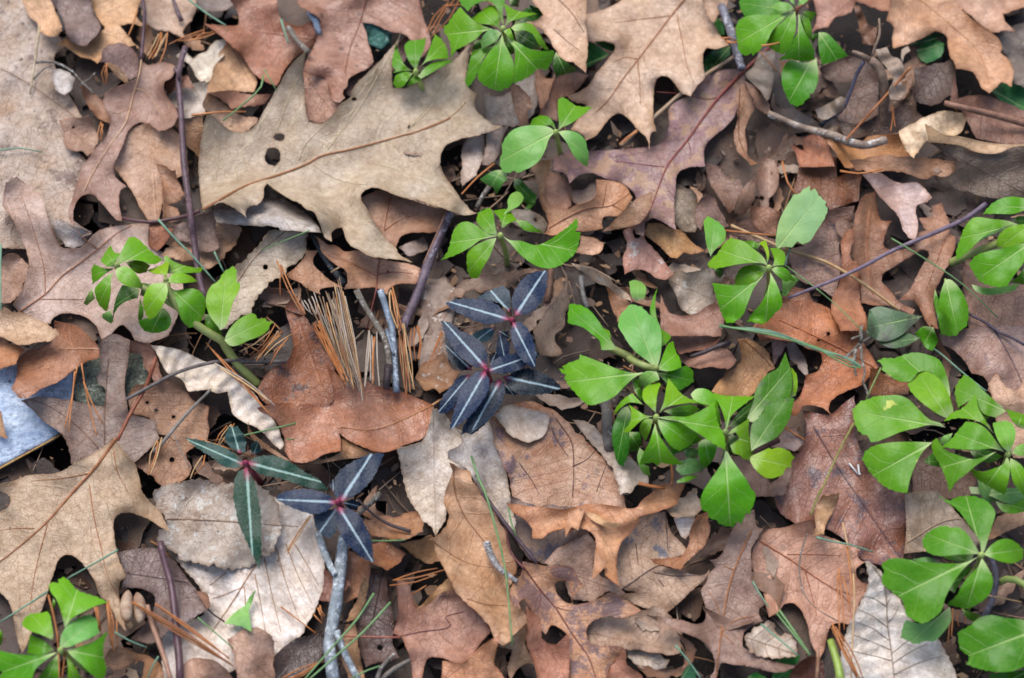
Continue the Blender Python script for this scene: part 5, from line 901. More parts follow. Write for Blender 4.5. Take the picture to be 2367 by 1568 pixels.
stick('straw', 'grey stem leaning on the spotted brown leaf', 'C1 2020,590,3 1830,780,2 1740,880 1530,1130 1470,1190', 0.8, plain_mat('#8d867c', '#6f675c'), 1.3, cat='stem', branches=[('C1 1670,1030 1720,1160 1820,1340', 0.4)])
stick('twig', 'long purple stick with a pale broken top at the lower left', 'D1 1345,420,3 1360,500,2 1385,600 1430,750 1465,1000 1490,1250 1505,1400 1510,1620', 2.1, plain_mat('#64484e', '#4b3338', 0.35, 180.0, 0.3), 2.3)
stick('twig', 'tan stalk with a black tip beside the purple stick', 'D1 1235,960,2 1265,1080 1330,1260 1390,1430 1440,1620', 1.5, plain_mat('#a5806a', '#8a6350', 0.5), 1.7)
stick('twig', 'grey lichen branch forking upward at the lower centre', 'D2 1165,380 1140,620 1115,850 1075,1100 1045,1280 1060,1420 1085,1620', 3.1, GREYL, 3.8, knob=0.09, seed=12, branches=[('D2 950,350 1000,500 1050,620 1095,700', 2.2), ('D2 1105,1170 1150,1300 1210,1430 1310,1620', 2.1)])
stick('twig', 'pale lichen twig fork at the bottom left of the mauve rust oak', 'D2 1430,1610 1500,1560 1600,1480 1725,1415', 1.7, LICH, 1.3, knob=0.12, branches=[('D2 1440,1600 1480,1480 1540,1410 1595,1365', 1.4)])
stick('twig', 'short scaly twig right of the dark striped leaves', 'D2 1470,20 1400,90 1330,150 1280,200', 2.0, LICH, 1.7, knob=0.18, seed=14)
stick('stem', 'thin black stem right of the dark striped leaves at the bottom', 'D2 1290,70,4 1420,200,2 1580,290 1725,335', 0.7, DARK, 1.1, cat='stem')
stick('twig', 'straight dark purple stem crossing the long tan leaf diagonally', 'D3 610,10 720,160 850,330 980,490 1065,600', 1.2, plain_mat('#4d3a40', '#3a2a30', 0.45), 1.3)
def catkin():
    a, hh = pts('D3 645,425 680,530 740,630 820,700 905,755'); a, hh = smooth(a, hh, False, 14); P = stick_path(a, hh, 1.7); P = path3(P, 0.0004); n = len(P); t = np.linspace(0, 1, n)
    s = np.concatenate([[0], np.cumsum(np.linalg.norm(np.diff(P, axis=0), axis=1))]); rr = 0.0023*(1-0.45*t)*(0.8+0.26*np.abs(np.sin(s/0.0019*math.pi)))
    v, f = tube_vf(P, rr, 12); o = mesh_obj('catkin', v, f, plain_mat('#a5a3a2', '#55504e', 0.8, 300.0, 0.8, 0.4, 1.0, '#d0d2d4'), None, None, P[n//2]); tag(o, 'grey ringed catkin like a grub on the long tan leaf', 'catkin')
catkin()
def husk():
    rt = root('nut_husk', unproj([(300, 1400)], [0.0])[0]); tag(rt, 'cream and brown split nut husk beside the tan oak leaf tip', 'nut husk')
    m = plain_mat('#b09a84', '#7a5238', 0.7, 90.0, 0.8)
    for s in ('D1 1075,830 1060,1000 1065,1100', 'D1 1150,850 1175,980 1170,1110'):
        a, hh = pts(s); a, hh = smooth(a, hh, False, 6); P = path3(stick_path(a, hh, 2.5), 0.002); t = np.linspace(0, 1, len(P)); rr = 0.0038*np.sqrt(np.maximum(0.03, 1-(2*t-1)**2))
        v, f = tube_vf(P, rr, 12); mesh_obj('shell', v, f, m, None, rt, np.array(rt.location))
husk()
# upper right corner: dead stalk, knobby twig
stick('twig', 'knobby grey brown twig with a pale cut end at the upper right', 'A4 1470,1085 1600,1140 1700,1185 1900,1250 A5 540,1300 680,1365 800,1390 940,1370 1035,1335', 2.0, plain_mat('#a08d7c', '#6f5c4e', 0.7, 160.0, 0.9, 0.35, 1.0, '#c9c3bc'), 2.9, knob=0.12, seed=15, lift=3.0)
def stalk():
    rt = root('dead_stalk', unproj([(2046, 310)], [-0.01])[0]); tag(rt, 'upright brown dead stalk with a bud and shrivelled leaves in the top right hollow', 'stalk')
    og = np.array(rt.location); m = plain_mat('#8d7562', '#6b5544', 0.7, 160.0, 0.9); bl = plain_mat('#5b5868', '#45404c', 0.5)
    def tb(nm, s, zs, r0, r1, mat, knob=0.0):
        a, _ = pts(s); P = path3(unproj(a, np.array(zs)/1000.0), 0.003); n = len(P); rr = np.linspace(r0, r1, n)/1000
        if knob: rr = rr*(1+knob*np.sin(np.linspace(0, 17, n)))
        v, f = tube_vf(P, rr, 9); mesh_obj(nm, v, f, mat, None, rt, og)
    tb('stem', 'A5 1015,1290 1015,1100 1020,900 1010,780 960,640 880,570', (-8, 6, 20, 28, 34, 37), 2.9, 2.7, m, 0.08)
    tb('bud', 'A5 870,570 800,530 730,500 705,495', (37, 39, 40, 40), 2.0, 0.8, m)
    tb('branch', 'A5 900,545 930,440 970,330 965,180', (37, 42, 46, 48), 1.0, 0.7, m)
    tb('petiole', 'A5 820,590 760,690 700,850 630,1030 540,1110 400,1190', (36, 30, 22, 12, 8, 4), 1.3, 1.0, bl)
    for s, c, zz in (('A5 930,480 1040,455 1090,540 1150,560 1195,620 1200,690 1150,770 1225,830 1222,890 1150,965 1070,950 1055,880 1100,760 1070,700 1030,640 960,560', '#ab9888', 26), ('A5 355,1050 470,1000 600,925 645,950 625,1040 540,1105 440,1150 380,1130', '#a8998a', 12),
                     ('A5 720,60 780,60 830,170 860,230 950,270 940,340 900,440 810,420 790,330 760,200', '#8a5f42', 20), ('A5 1180,480 1240,440 1265,490 1210,530 1190,600 1175,560', '#c2b09c', 30), ('A5 420,1230 500,1150 570,1110 560,1290', '#8d7868', 4)):
        p, l = pts(s); o, _ = smooth(p, None, True, 5); q, f = tri_mesh(o, [], 7); W = waves(int(q[0, 0])+3, 6, (0.008, 0.02)); z = (zz+3.5*wave_eval(W, q[:, 0]*PXM, q[:, 1]*PXM))/1000
        SEED[0] += 1; mesh_obj('shrivelled_leaf', unproj(q, z), f, litter_mat('shrivel_%d' % SEED[0], c, None, SEED[0], speck=0.5), np.zeros((len(q), 2)), rt, og, 0.0003)
stalk()
stick('stem', 'long bare brown stem crossing the right edge near the top', 'A5 1590,985 1800,1040 2100,1110 2400,1195', 1.7, plain_mat('#97705a', '#7a5644', 0.5), 2.4, cat='stem', lift=2.0)
stick('straw', 'broken pale straw passing under the big tan oak leaf', 'A4 60,1395 220,1250 370,1130 640,895 870,720 1040,610 1195,515', 1.3, plain_mat('#b09a80', '#97795c', 0.5, 150.0, 0.3), 1.2, cat='straw', lift=-6.0, markit=False, straight=0)
stick('straw', 'long jointed tan straw slanting across the right of centre', 'B4 1115,590,2 1500,760 1640,820 2000,930 2352,1130 B5 1160,1405', 1.0, plain_mat('#bfa076', '#9c784e', 0.5, 150.0, 0.3), 1.0, cat='straw', lift=1.0)
stick('twig', 'long thin purple twig slanting up to the right evergreen', 'B5 95,1285 250,1225 420,1160 780,1000 1100,830 1500,660 1800,520 1985,385', 1.0, plain_mat('#7a6a78', '#5b4c58', 0.5, 200.0, 0.5, 0.25, 1.0, '#a8a0a8'), 1.6, lift=3.5, knob=0.06, seed=18)
stick('twig', 'grey knotted rootlet hanging left of the right evergreen shoot', 'C5 1010,0,3 900,90,2 780,150 720,220 640,290', 1.5, LICH, 1.2, knob=0.3, seed=19, branches=[('C5 790,140 800,300 830,430 810,520 850,610 890,780', 1.0), ('C5 740,210 720,330 745,460', 1.1), ('C5 790,130 790,60 800,-20', 1.3), ('C5 700,110 780,80', 0.8)])
stick('petiole', 'dark smooth leaf stalk left of the tan smooth leaf', 'C4 725,280 850,240 960,190 1110,140', 1.2, DARK, 1.6, cat='stem', lift=1.5)
stick('stem', 'dark dead petiole sticking out under the dark folded green leaf', 'C4 1330,1200,10 1450,1140,10 1570,1075,10', 1.0, plain_mat('#5b3630', '#43262a', 0.5), 1.9, cat='stem')
stick('vine', 'thread like grey vine with fluff on the pink tan leaf', 'D4 1620,350 1565,520 1555,700 1600,880 1720,1000 1880,1090', 0.5, LICH, 0.4, cat='vine', knob=0.4)
stick('petiole', 'fuzzy dark stem hanging below the lower right shoot', 'D5 1785,550,14 1825,680,12 1830,780,10 1790,920,8 1725,1060,8', 1.6, plain_mat('#6d6672', '#45414c', 0.7, 400.0, 0.8), 1.9, cat='stem')
stick('stem', 'yellow green bare stem at the bottom right', 'D5 440,1250 470,1350 500,1450 530,1620', 2.2, plain_mat('#93a850', '#7d9440', 0.4, 120.0, 0.2), 2.6, cat='stem', lift=2)
stick('stem', 'long grey brown stem in the litter at the right edge', 'B5 1810,1430 2000,1530 C5 2120,50 2200,80 2400,190', 0.9, plain_mat('#5f5460', '#45393f'), 0.9, cat='stem')
stick('twig', 'short frayed stalk with white fluff at the bottom right', 'D5 330,1310,4 335,1400,2 320,1610', 1.2, plain_mat('#a98468', '#8a6048'), 1.3, knob=0.15)
for a_, lab in (('C5 680,1300 760,1400', 'tiny white splinter left of its pair on the rust mouldy leaf'), ('C5 765,1310 775,1410 790,1400', 'tiny white splinter right of its pair on the rust mouldy leaf')):
    stick('splinter', lab, a_, 0.6, plain_mat('#dcdcdc', '#c0c0c0'), cat='splinter')

# ------------------------------------------------------------------ pine needles and grass
OR = plain_mat('#bf7f4d', '#a3612f', 0.45, 120.0, 0.2); OR2 = plain_mat('#a86a3c', '#8a4f28', 0.45, 120.0, 0.2); PALE = plain_mat('#b3a597', '#948576', 0.6, 120.0, 0.2); STR = plain_mat('#c9a67c', '#ad8656', 0.5, 120.0, 0.2)
GR = plain_mat('#73955f', '#58794a', 0.5, 120.0, 0.2); TEAL = plain_mat('#7a9a80', '#5f8068', 0.5, 120.0, 0.2)
rn = random.Random(5)
def needle(label, s, mat, r=0.45, lift=0.3, group=None, name='pine_needle', cat='pine needle', **kw):
    kw.setdefault('straight', 0.6)
    return stick(name, label, s, r, mat, r*0.7, cat=cat, group=group, sides=5, lift=lift, **kw)
def bundle(label, group, a, b, n, mats, r=0.45, ja=14, lift=0.5):
    """n needles between two traced edges: a = start edge, b = end edge"""
    (A, _), (Bq, _) = pts(a), pts(b)
    for i in range(n):
        t = (i+0.5)/n+rn.uniform(-0.4, 0.4)/n; u = t+rn.uniform(-0.12, 0.12)
        p = A[0]+(A[-1]-A[0])*t+np.array([rn.uniform(-ja, ja), rn.uniform(-ja, ja)])*0.4; q = Bq[0]+(Bq[-1]-Bq[0])*u+np.array([rn.uniform(-ja, ja), rn.uniform(-ja, ja)])*0.4
        m = (p+q)/2+np.array([rn.uniform(-7, 7), rn.uniform(-7, 7)]); k_ = rn.uniform(-0.12, 0.1); q = q+(q-p)*k_; p = p-(q-p)*rn.uniform(-0.12, 0.1)
        needle(label, 'O %.1f,%.1f %.1f,%.1f %.1f,%.1f' % (*p, *m, *q), rn.choice(mats), r*rn.uniform(0.8, 1.15), lift+rn.uniform(0, 1.5), group)
bundle('weathered dry needle in the thick straw bundle above the copper leaf', 'straw bundle', 'B2 1070,1400 1330,1190', 'C2 1340,520 1520,570', 44, [PALE, STR, OR2, plain_mat('#8a745e', '#6b5642', 0.6, 120.0, 0.2), plain_mat('#938a80', '#756c62', 0.6, 120.0, 0.2), plain_mat('#a08468', '#7d6048', 0.6, 120.0, 0.2)], 0.34, 26)
bundle('orange needle along the left rim of the thick straw bundle', 'orange needles by the straw bundle', 'C2 1050,20 1120,-30', 'C2 1310,490 1370,510', 8, [OR, OR2], 0.5, 8)
bundle('orange needle left of the dark russet leaf', 'needles left of the russet leaf', 'C2 640,20 800,130', 'C2 350,250 640,330', 13, [OR, OR2, STR], 0.45, 30)
bundle('orange needle right of the blue grey twig', 'needles right of the blue twig', 'C2 1845,-20 1920,-20', 'C2 1900,620 2020,650', 7, [OR, STR, OR2], 0.5, 8)
bundle('tan needle left of the blue grey twig', 'needles left of the blue twig', 'C2 1560,30 1640,60', 'C2 1520,540 1660,560', 7, [OR, PALE, PALE], 0.5, 8)
bundle('brown needle on the rotting bark chunk', 'needles on the bark chunk', 'C3 20,-20 100,-20', 'C3 20,330 110,350', 4, [OR2], 0.5, 6)
bundle('brown needle leaning below the bark chunk', 'needles below the bark chunk', 'C3 300,60 320,90', 'C3 170,390 260,300', 3, [OR2], 0.5, 6)
bundle('orange needle hanging from the small tan oak leaf', 'needles under the small oak leaf', 'B2 1750,1200 1800,1180', 'B2 1830,1600 1900,1590', 4, [OR, STR], 0.5, 5)
bundle('orange needle leaning on the dark russet leaf', 'needles on the russet leaf', 'B2 705,945 740,980', 'B2 900,1400 990,1480', 3, [OR, OR2], 0.5, 5)
needle('orange needle standing in the dark gap left of the russet leaf', 'B2 740,980 720,1120 725,1290', OR2, 0.45)
bundle('pale needle in the dark gap above the russet leaf', 'needles in the dark gap', 'B2 920,1330 1050,1230', 'B2 1010,1440 1090,1430', 5, [PALE], 0.4, 10)
for s_, l_ in (('C1 740,370 690,650 620,960', 'orange needle leftmost of four on the grey mauve oak'), ('C1 715,420 690,700 655,1000', 'orange needle second from left of four on the grey mauve oak'), ('C1 780,340,2 830,650 925,1030', 'orange needle third from left of four on the grey mauve oak'), ('C1 800,520,1 880,720 980,915', 'orange needle rightmost of four on the grey mauve oak')):
    needle(l_, s_, OR, 0.55)
bundle('brown needle standing over the lower end of the grey stem', 'needles by the grey stem', 'C1 1500,1080 1545,1060', 'C1 1415,1390 1445,1385', 3, [OR, STR], 0.5, 3)
bundle('tan needle below the green striped sprig', 'needles below the green striped sprig', 'C1 1930,1230 1970,1230', 'C1 1790,1460 1920,1350', 3, [STR, OR], 0.45, 4)
bundle('pinkish needle above the green striped sprig', 'needles above the green striped sprig', 'C1 2190,920 2240,940', 'C1 2050,1110 2140,1120', 4, [STR, OR], 0.45, 4)
needle('orange needle crossing the green striped sprig', 'C1 1910,1070,2 2130,1140,2 2352,1215,3 C2 480,1245,3', OR, 0.55, 2.0)
bundle('long orange needle beside the lower evergreen stem', 'needles by the evergreen stem', 'C2 0,130 60,200', 'C2 530,740 570,770', 4, [OR, OR2], 0.5, 5)
bundle('pale straw needle on the cream pleated leaf edge', 'pale needles on the pleated leaf', 'C2 110,350 130,380', 'C2 640,720 660,740', 2, [STR, PALE], 0.6, 3)
bundle('orange needle crossing the purple stick at the bottom left', 'needles crossing the purple stick', 'D1 1250,910 1290,930', 'D1 1900,1380 1960,1440', 3, [OR], 0.55, 6)
bundle('orange needle crossing the purple stick lower down', 'lower needles crossing the purple stick', 'D1 1100,920 1130,950', 'D1 1880,1420 1960,1480', 4, [OR, OR2], 0.55, 8)
bundle('orange needle right of the bright bottom left shoot', 'needles right of the bottom left shoot', 'D1 790,980 830,970', 'D1 820,1180 860,1180', 4, [OR, OR2], 0.5, 3)
bundle('upright orange needle beside the tan oak leaf tip at the bottom left', 'needles by the oak tip', 'D1 890,950 920,940', 'D1 920,1300 960,1310', 4, [OR, OR2], 0.5, 3)
needle('single orange needle under the tan oak leaf tip', 'D1 980,1080 985,1300', OR, 0.5)
needle('orange needle on the lower part of the white pleated leaf', 'D2 640,970 760,1060 930,1190', OR, 0.5)
bundle('brown needle across the top of the white pleated leaf', 'needles on the white pleated leaf', 'D2 870,200 910,200', 'D2 660,500 730,510', 3, [STR, OR], 0.4, 4)
bundle('dull orange needle over the dark gap beside the long tan leaf', 'needles beside the long tan leaf', 'D2 1540,750 1550,790', 'D2 1980,630 2000,690', 3, [OR2], 0.5, 4)
needle('short orange needle left of the narrow tan curl', 'D2 1740,865 1860,790', OR2, 0.5)
bundle('thick orange needle at the bottom edge left of the grey branch', 'needles at the bottom edge', 'D2 620,1590 680,1610', 'D2 930,1440 980,1430', 5, [OR, OR2], 0.6, 5)
bundle('short orange needle in the dark gap right of the white pleated leaf', 'needles right of the white leaf', 'D2 900,1040 990,930', 'D2 975,1110 1020,1030', 4, [OR, OR2], 0.45, 5)
for s_, l_ in (('D5 510,640 530,850 555,1160', 'long orange needle on the pink tan leaf'), ('D5 500,700 505,950 515,1180', 'thin orange needle left of the long one on the pink tan leaf'), ('D5 540,720 580,850 605,1010', 'short orange needle slanting on the pink tan leaf')):
    needle(l_, s_, OR, 0.5)
needle('pale straw blade from the rust leaf down to the white pleated tip', 'D5 540,260 580,440 600,560 640,670', STR, 0.6)
needle('tan needle below the crossing of the pale straw', 'D5 578,460 600,650 615,760 600,930', OR, 0.6)
needle('very long pale straw down to the bottom edge at lower right', 'D5 630,690 640,900 625,1200 612,1610', STR, 0.55, 1.0)
bundle('orange needle in the bundle left of the white pleated tip', 'needles left of the white tip', 'D5 430,1140 480,1120', 'D5 660,1590 720,1590', 7, [OR, OR2], 0.55, 5)
bundle('orange needle below the smooth tan leaf at the top left', 'needles at upper left', 'A1 1500,330 1620,340', 'A1 1390,540 1540,580', 7, [OR, STR], 0.5, 5)
bundle('orange needle across the dark gap at the top left', 'needles in the top left gap', 'A1 1960,270 2060,340', 'A1 1620,420 1800,380', 5, [OR, OR2], 0.5, 5)
bundle('short brown needle below the purple hood', 'needles below the purple hood', 'A1 1000,620 1030,620', 'A1 990,810 1030,810', 3, [OR], 0.45, 2)
bundle('brown needle in the gap left of the mauve oak waist', 'needles left of the oak waist', 'A1 955,1170 1000,1180', 'A1 945,1350 975,1350', 3, [STR, OR], 0.4, 2)
needle('tan needle beside the purple petiole at the top left', 'A1 1315,100 1280,220 1225,350', OR, 0.6)
needle('orange needle left of the big grey oak top lobe', 'A1 1835,1105 2100,1075 2352,1070', OR, 0.7)
bundle('dull brown needle in the dark corner left of the top evergreen', 'needles left of the top evergreen', 'A3 300,60 470,0', 'A3 160,290 250,340', 4, [OR2], 0.5, 8)
needle('short orange stub over the dark gap left of the top evergreen', 'A3 330,60 500,48', OR2, 0.8)
bundle('tan needle end below the big tan oak leaf point', 'needles below the tan oak point', 'A3 2170,1240 2190,1260', 'A3 2010,1360 2040,1395', 2, [STR, OR], 0.7, 2)
bundle('orange needle between the big tan oak leaf and the evergreen', 'needles beside the big tan oak', 'A4 1020,350 1090,410', 'A4 1180,385 1180,410', 4, [OR], 0.6, 3)
needle('thin orange needle on the pale ribbed leaf', 'A4 1385,490 1480,590 1560,690', OR, 0.5, 1.0)
needle('orange petiole stub pointing right across the green leaf', 'A4 1410,440,44 1520,425,44 1605,400,44', OR, 0.8, 0.0, straight=0, markit=False)
needle('thick orange needle leaning across the dead stalk', 'A5 1265,648,36 1000,950,22 650,1335,6', OR2, 0.9, 0.0, straight=0, markit=False)
bundle('thin orange needle standing beside the dead stalk', 'needles by the dead stalk', 'A5 1075,1000 1105,1000', 'A5 1045,1280 1140,1230', 2, [OR2], 0.5, 2)
needle('orange needle above the pinkish white pointed leaf', 'B5 595,70,2 760,95,2 1000,50,3', OR, 0.8, 1.0)
needle('bent orange needle left of the fallen grey green leaf', 'B5 40,-20 90,180 175,300', OR, 0.7)
needle('thin tan needle parallel to the jointed straw', 'B4 1060,640 1300,665 1540,690', OR, 0.6)
needle('brown needle beside the orange tan oak', 'B3 810,0 650,130 500,290', OR, 0.7)
needle('brown stem stub below the big oak leaf tip', 'B3 350,460 270,650 130,960', plain_mat('#94705c', '#7a5646'), 0.7)
needle('red brown needle across the mauve scrap near the clump', 'C4 1620,950 1730,1020 1820,1075', OR, 0.8)
needle('dull needle under the bright clump', 'C4 540,1300 555,1400 550,1500', OR2, 0.8)
needle('orange stub below the bright clump', 'C4 230,1490 350,1520 480,1540', OR2, 1.2)
bundle('orange needle under the lower right shoot', 'needles under the lower right shoot', 'D5 1450,980 1540,990', 'D5 1390,1270 1600,1090', 4, [OR, OR2], 0.5, 5)
needle('pale needle on the litter right of the lower right shoot', 'D5 1740,870 1900,900 2040,930', STR, 0.6)

def grass(label, s, mat=GR, r=0.5, lift=1.5, **kw): needle(label, s, mat, r, lift, 'grass blades on the litter', 'grass_blade', 'grass', **kw)
for l_, s_, m_, r_ in [
 ('teal grass blade over the dark gap at the top left', 'A1 1780,-20 1980,130 2160,245', TEAL, 0.8),
 ('teal grass blade at the left edge on the grey leaf', 'A1 -20,1440 190,1420 410,1460', TEAL, 0.6),
 ('short teal blade on the rust oak leaf', 'A2 730,190 760,290 800,415', TEAL, 0.9),
 ('curved green blade on the tan leaf at upper left', 'A2 560,725 540,830 400,970 175,1155', GR, 0.7),
 ('thin green blade left of the big oak top lobe', 'A2 570,670 630,770 690,875', GR, 0.5),
 ('teal blade crossing behind the purple stick', 'B1 1515,535 1680,720 1840,880 2060,1135', TEAL, 0.8),
 ('teal blade right of the purple stick', 'B1 2050,840 2090,930 2145,1045', TEAL, 0.7),
 ('teal blade along the left edge', 'B1 10,770 5,1100 10,1400', TEAL, 0.7),
 ('thin green blade on the long cream grey leaf', 'B2 1000,640 780,730 540,825', GR, 0.45),
 ('grey green blade over the tan oak leaf at the lower left', 'D1 990,490 780,610 560,735', TEAL, 0.7),
 ('grey green blade at the left edge beside the bright shoot', 'D1 400,840 200,970 -20,1110', TEAL, 0.7),
 ('thin teal blade in the gap at the bottom left', 'D1 960,1180 1080,1250 1235,1312', TEAL, 0.6),
 ('short teal blade at the bottom edge left of the tan stalk', 'D1 1330,1385 1280,1470 1225,1610', TEAL, 0.6),
 ('green blade lying on the orange needles at the bottom left', 'D1 1660,1060 1800,1180 1960,1320', GR, 0.5),
 ('green blade left of the pair at the bottom centre', 'D2 1420,855 1280,1070 1060,1320 810,1610', GR, 0.75),
 ('green blade right of the pair at the bottom centre', 'D2 1560,930 1330,1180 1080,1400 840,1610', GR, 0.8),
 ('short green blade at the bottom edge under the pair', 'D2 1470,1465 1370,1500 1230,1570', GR, 0.6),
 ('bright thin blade across the rust leaf right of the striped leaves', 'D2 1390,415 1530,415 1680,408', GR, 0.5),
 ('thin green blade over the copper curled leaf', 'C2 875,915,3 560,990,3 260,1055,3', GR, 0.6),
 ('tiny green blade end on the copper leaf', 'C2 860,1070 770,1070', GR, 0.45),
 ('long green blade running down the long tan leaf', 'C3 590,1230 660,1440 D3 630,0 720,300 800,640 830,900 862,1285', GR, 0.75),
 ('short green blade on the specked papery leaf', 'D3 830,140 850,250 895,375', GR, 0.6),
 ('green blade across the white rotten leaf', 'D4 1230,1115 1380,1240 1540,1375', TEAL, 0.7),
 ('upper green blade of the pair left of the frayed stalk', 'D4 1385,1000 1520,1190 1640,1370', GR, 0.8),
 ('lower green blade of the pair left of the frayed stalk', 'D4 1360,1020 1480,1170 1640,1375', GR, 0.6),
 ('short teal blade in the gap beside the pink tan leaf', 'D4 1160,755 1220,860 1295,975', TEAL, 0.6),
 ('teal blade in the dark gap at the bottom right of centre', 'D4 510,1290 620,1420 750,1610', TEAL, 0.7),
 ('thin blade crossing the purple twig at the right', 'B5 1085,715,3 1450,940,3 1760,1150,2 2100,1475', GR, 0.6),
 ('thin dark green blade right of the small evergreen', 'B4 1640,975 1950,1210 2150,1380 2360,1590', GR, 0.5),
 ('pale blade stub under the fallen grey green leaf', 'B4 1685,815 1650,900 1635,985', TEAL, 0.7),
 ('pale grey blade running under the right evergreen shoot', 'C5 1400,145 1540,240 1750,420 1990,610', TEAL, 0.7),
 ('olive blade leaning on the rust mouldy leaf', 'C5 725,915 600,1150 400,1590', plain_mat('#8f8a45', '#75703a', 0.5), 0.8),
 ('short olive blade over the copper leaf at the right', 'C5 985,385 920,520 840,690', plain_mat('#7d8a50', '#65733f', 0.5), 0.8),
 ('olive blade end by the crumpled tan scrap', 'D4 1740,-20 1690,90 1645,200', plain_mat('#7d7a35', '#65622c', 0.5), 0.9),
 ('green forked blade on the pink tan leaf', 'D5 320,385 450,420 590,445 800,510', TEAL, 0.7)]:
    grass(l_, s_, m_, r_)
def green_needles():
    lb = 'long green pine needle in the bundle right of the bright clump'
    for k, (a, b, c, d) in enumerate([(0, 0, 0, 0), (8, -14, 10, 0), (-4, 12, 16, 6), (12, 2, 26, -10), (4, 22, 8, 14)]):
        needle(lb, 'C4 %d,%d,4 %d,%d,4 %d,%d,4 2352,%d,4 C5 790,%d,3' % (1000+k*6, -18+a, 1480, 45+b, 1900, 178+c, 372+d, 380), [GR, TEAL][k % 2], 0.65, 1.0, 'green needle bundle')
green_needles()
# ------------------------------------------------------------------ evergreen ground cover: rosettes of glossy spoon shaped leaves
G1 = ('#67a93a', '#579b30'); G2 = ('#5aa03a', '#4a8f33'); GD = ('#3a7a2a', '#2c6424'); GP = ('#82b868', '#74aa5c'); GG = ('#6fa56c', '#5f965f'); GDD = ('#2a5f26', '#1f4a1f'); GY = ('#84ba58', '#76ac4a')  # GD, GDD: dark greens with the shade under upper leaves painted in
def brighten(h):
    c = [int(h[i:i+2], 16) for i in (1, 3, 5)]
    if c[2] > 0.5*c[1]: return '#%02x%02x%02x' % (c[0], int(c[1]*0.97), int(c[2]*0.85))
    c = [min(255, int(c[0]*1.07)), min(255, int(c[1]*0.97)), int(c[2]*0.34)]; return '#%02x%02x%02x' % tuple(c)
def gblade(rt, og, s, hc, lev=0, cols=G1, arch=4.0, droop=9.0, fold=0.18, stripe=None, part='leaf', minz=True, res=9.0, label=None, teeth=0.0, **mk):
    SEED[0] += 1; sd = SEED[0]
    p, l = pts(s); o, lo = smooth(p, l, True, 5.0, 50, 75)
    if not stripe and not mk.get('dirt'):      # a few blunt teeth towards the tip
        bb = p[0]; cc = o.mean(0); dd = (cc-bb)/max(np.hypot(*(cc-bb)), 1e-6); vv = ((o-bb)@dd); vv = vv/max(vv.max(), 1e-6)
        nr = np.roll(o, -1, 0)-np.roll(o, 1, 0); nr = np.stack([nr[:, 1], -nr[:, 0]], 1)/np.maximum(np.hypot(nr[:, 0], nr[:, 1]), 1e-6)[:, None]
        if np.sum(o[:, 0]*np.roll(o[:, 1], -1)-np.roll(o[:, 0], -1)*o[:, 1]) < 0: nr = -nr
        ph = (np.arange(len(o))*0.31) % 1.0; am = np.clip((vv-0.6)/0.2, 0, 1)*min(1.0, vv.max()*np.hypot(*(cc-bb))/60.0)*2.6
        o = o+nr*(am*(np.abs(ph*2-1)-0.6))[:, None]
    if teeth:
        nr = np.roll(o, -1, 0)-np.roll(o, 1, 0); nr = np.stack([nr[:, 1], -nr[:, 0]], 1)/np.maximum(np.hypot(nr[:, 0], nr[:, 1]), 1e-6)[:, None]
        if np.sum(o[:, 0]*np.roll(o[:, 1], -1)-np.roll(o[:, 0], -1)*o[:, 1]) < 0: nr = -nr
        o = o+nr*(teeth*(np.arange(len(o)) % 4 == 0))[:, None]
    q, f = tri_mesh(o, [], res)
    b = p[0]; c = o.mean(0); d = c-b; d = d/max(np.hypot(*d), 1e-6); Lm = max(((o-b)@d).max(), 8.0)
    axis = np.array([b, b+d*Lm])
    u, v = axis_uv(q, axis); u0, _ = axis_uv(o, axis); hw = max(np.percentile(np.abs(u0), 95), 3.0); un = u/hw
    W = waves(sd, 5, (0.012, 0.03))
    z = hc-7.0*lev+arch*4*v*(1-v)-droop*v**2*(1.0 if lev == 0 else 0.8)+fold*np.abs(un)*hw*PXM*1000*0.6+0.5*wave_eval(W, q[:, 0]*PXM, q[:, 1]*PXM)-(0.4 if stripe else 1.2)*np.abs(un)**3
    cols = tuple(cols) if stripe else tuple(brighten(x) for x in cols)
    if np.any(lo): Dp = np.hypot(q[:, None, 0]-o[None, :, 0], q[:, None, 1]-o[None, :, 1]); wt = 1/(Dp**2+30.0); z = z+(wt*lo).sum(1)/wt.sum(1)
    z = z/1000.0
    for _ in range(3):
        ww = unproj(q, z); g = smp(HS, ww[:, 0], ww[:, 1])+0.0012; z = np.maximum(z, g) if minz else z
    V = unproj(q, z)
    if np.cross(V[f[0][1]]-V[f[0][0]], V[f[0][2]]-V[f[0][0]])[2] < 0: f = f[:, ::-1]
    if stripe: o = o
    if stripe: m = stripe_mat('striped_leaf_%d' % sd, cols[0], cols[1], stripe, sd)
    else: m = green_mat('green_leaf_%d' % sd, cols[0], cols[1], seed=sd, **mk)
    ob = mesh_obj(part, V, f, m, np.stack([un, v], 1), rt, og, 0.0003)
    if label: ob['label'] = label
    return ob
HS = filt(filt(H, 3, 'max'), 3, 'b')
STEM = plain_mat('#a9b86a', '#8ea352', 0.4, 120.0, 0.2); STEMB = plain_mat('#8f9a58', '#7a8248', 0.45, 120.0, 0.3); RED = plain_mat('#8f2f4c', '#5f2236', 0.4, 200.0, 0.2)
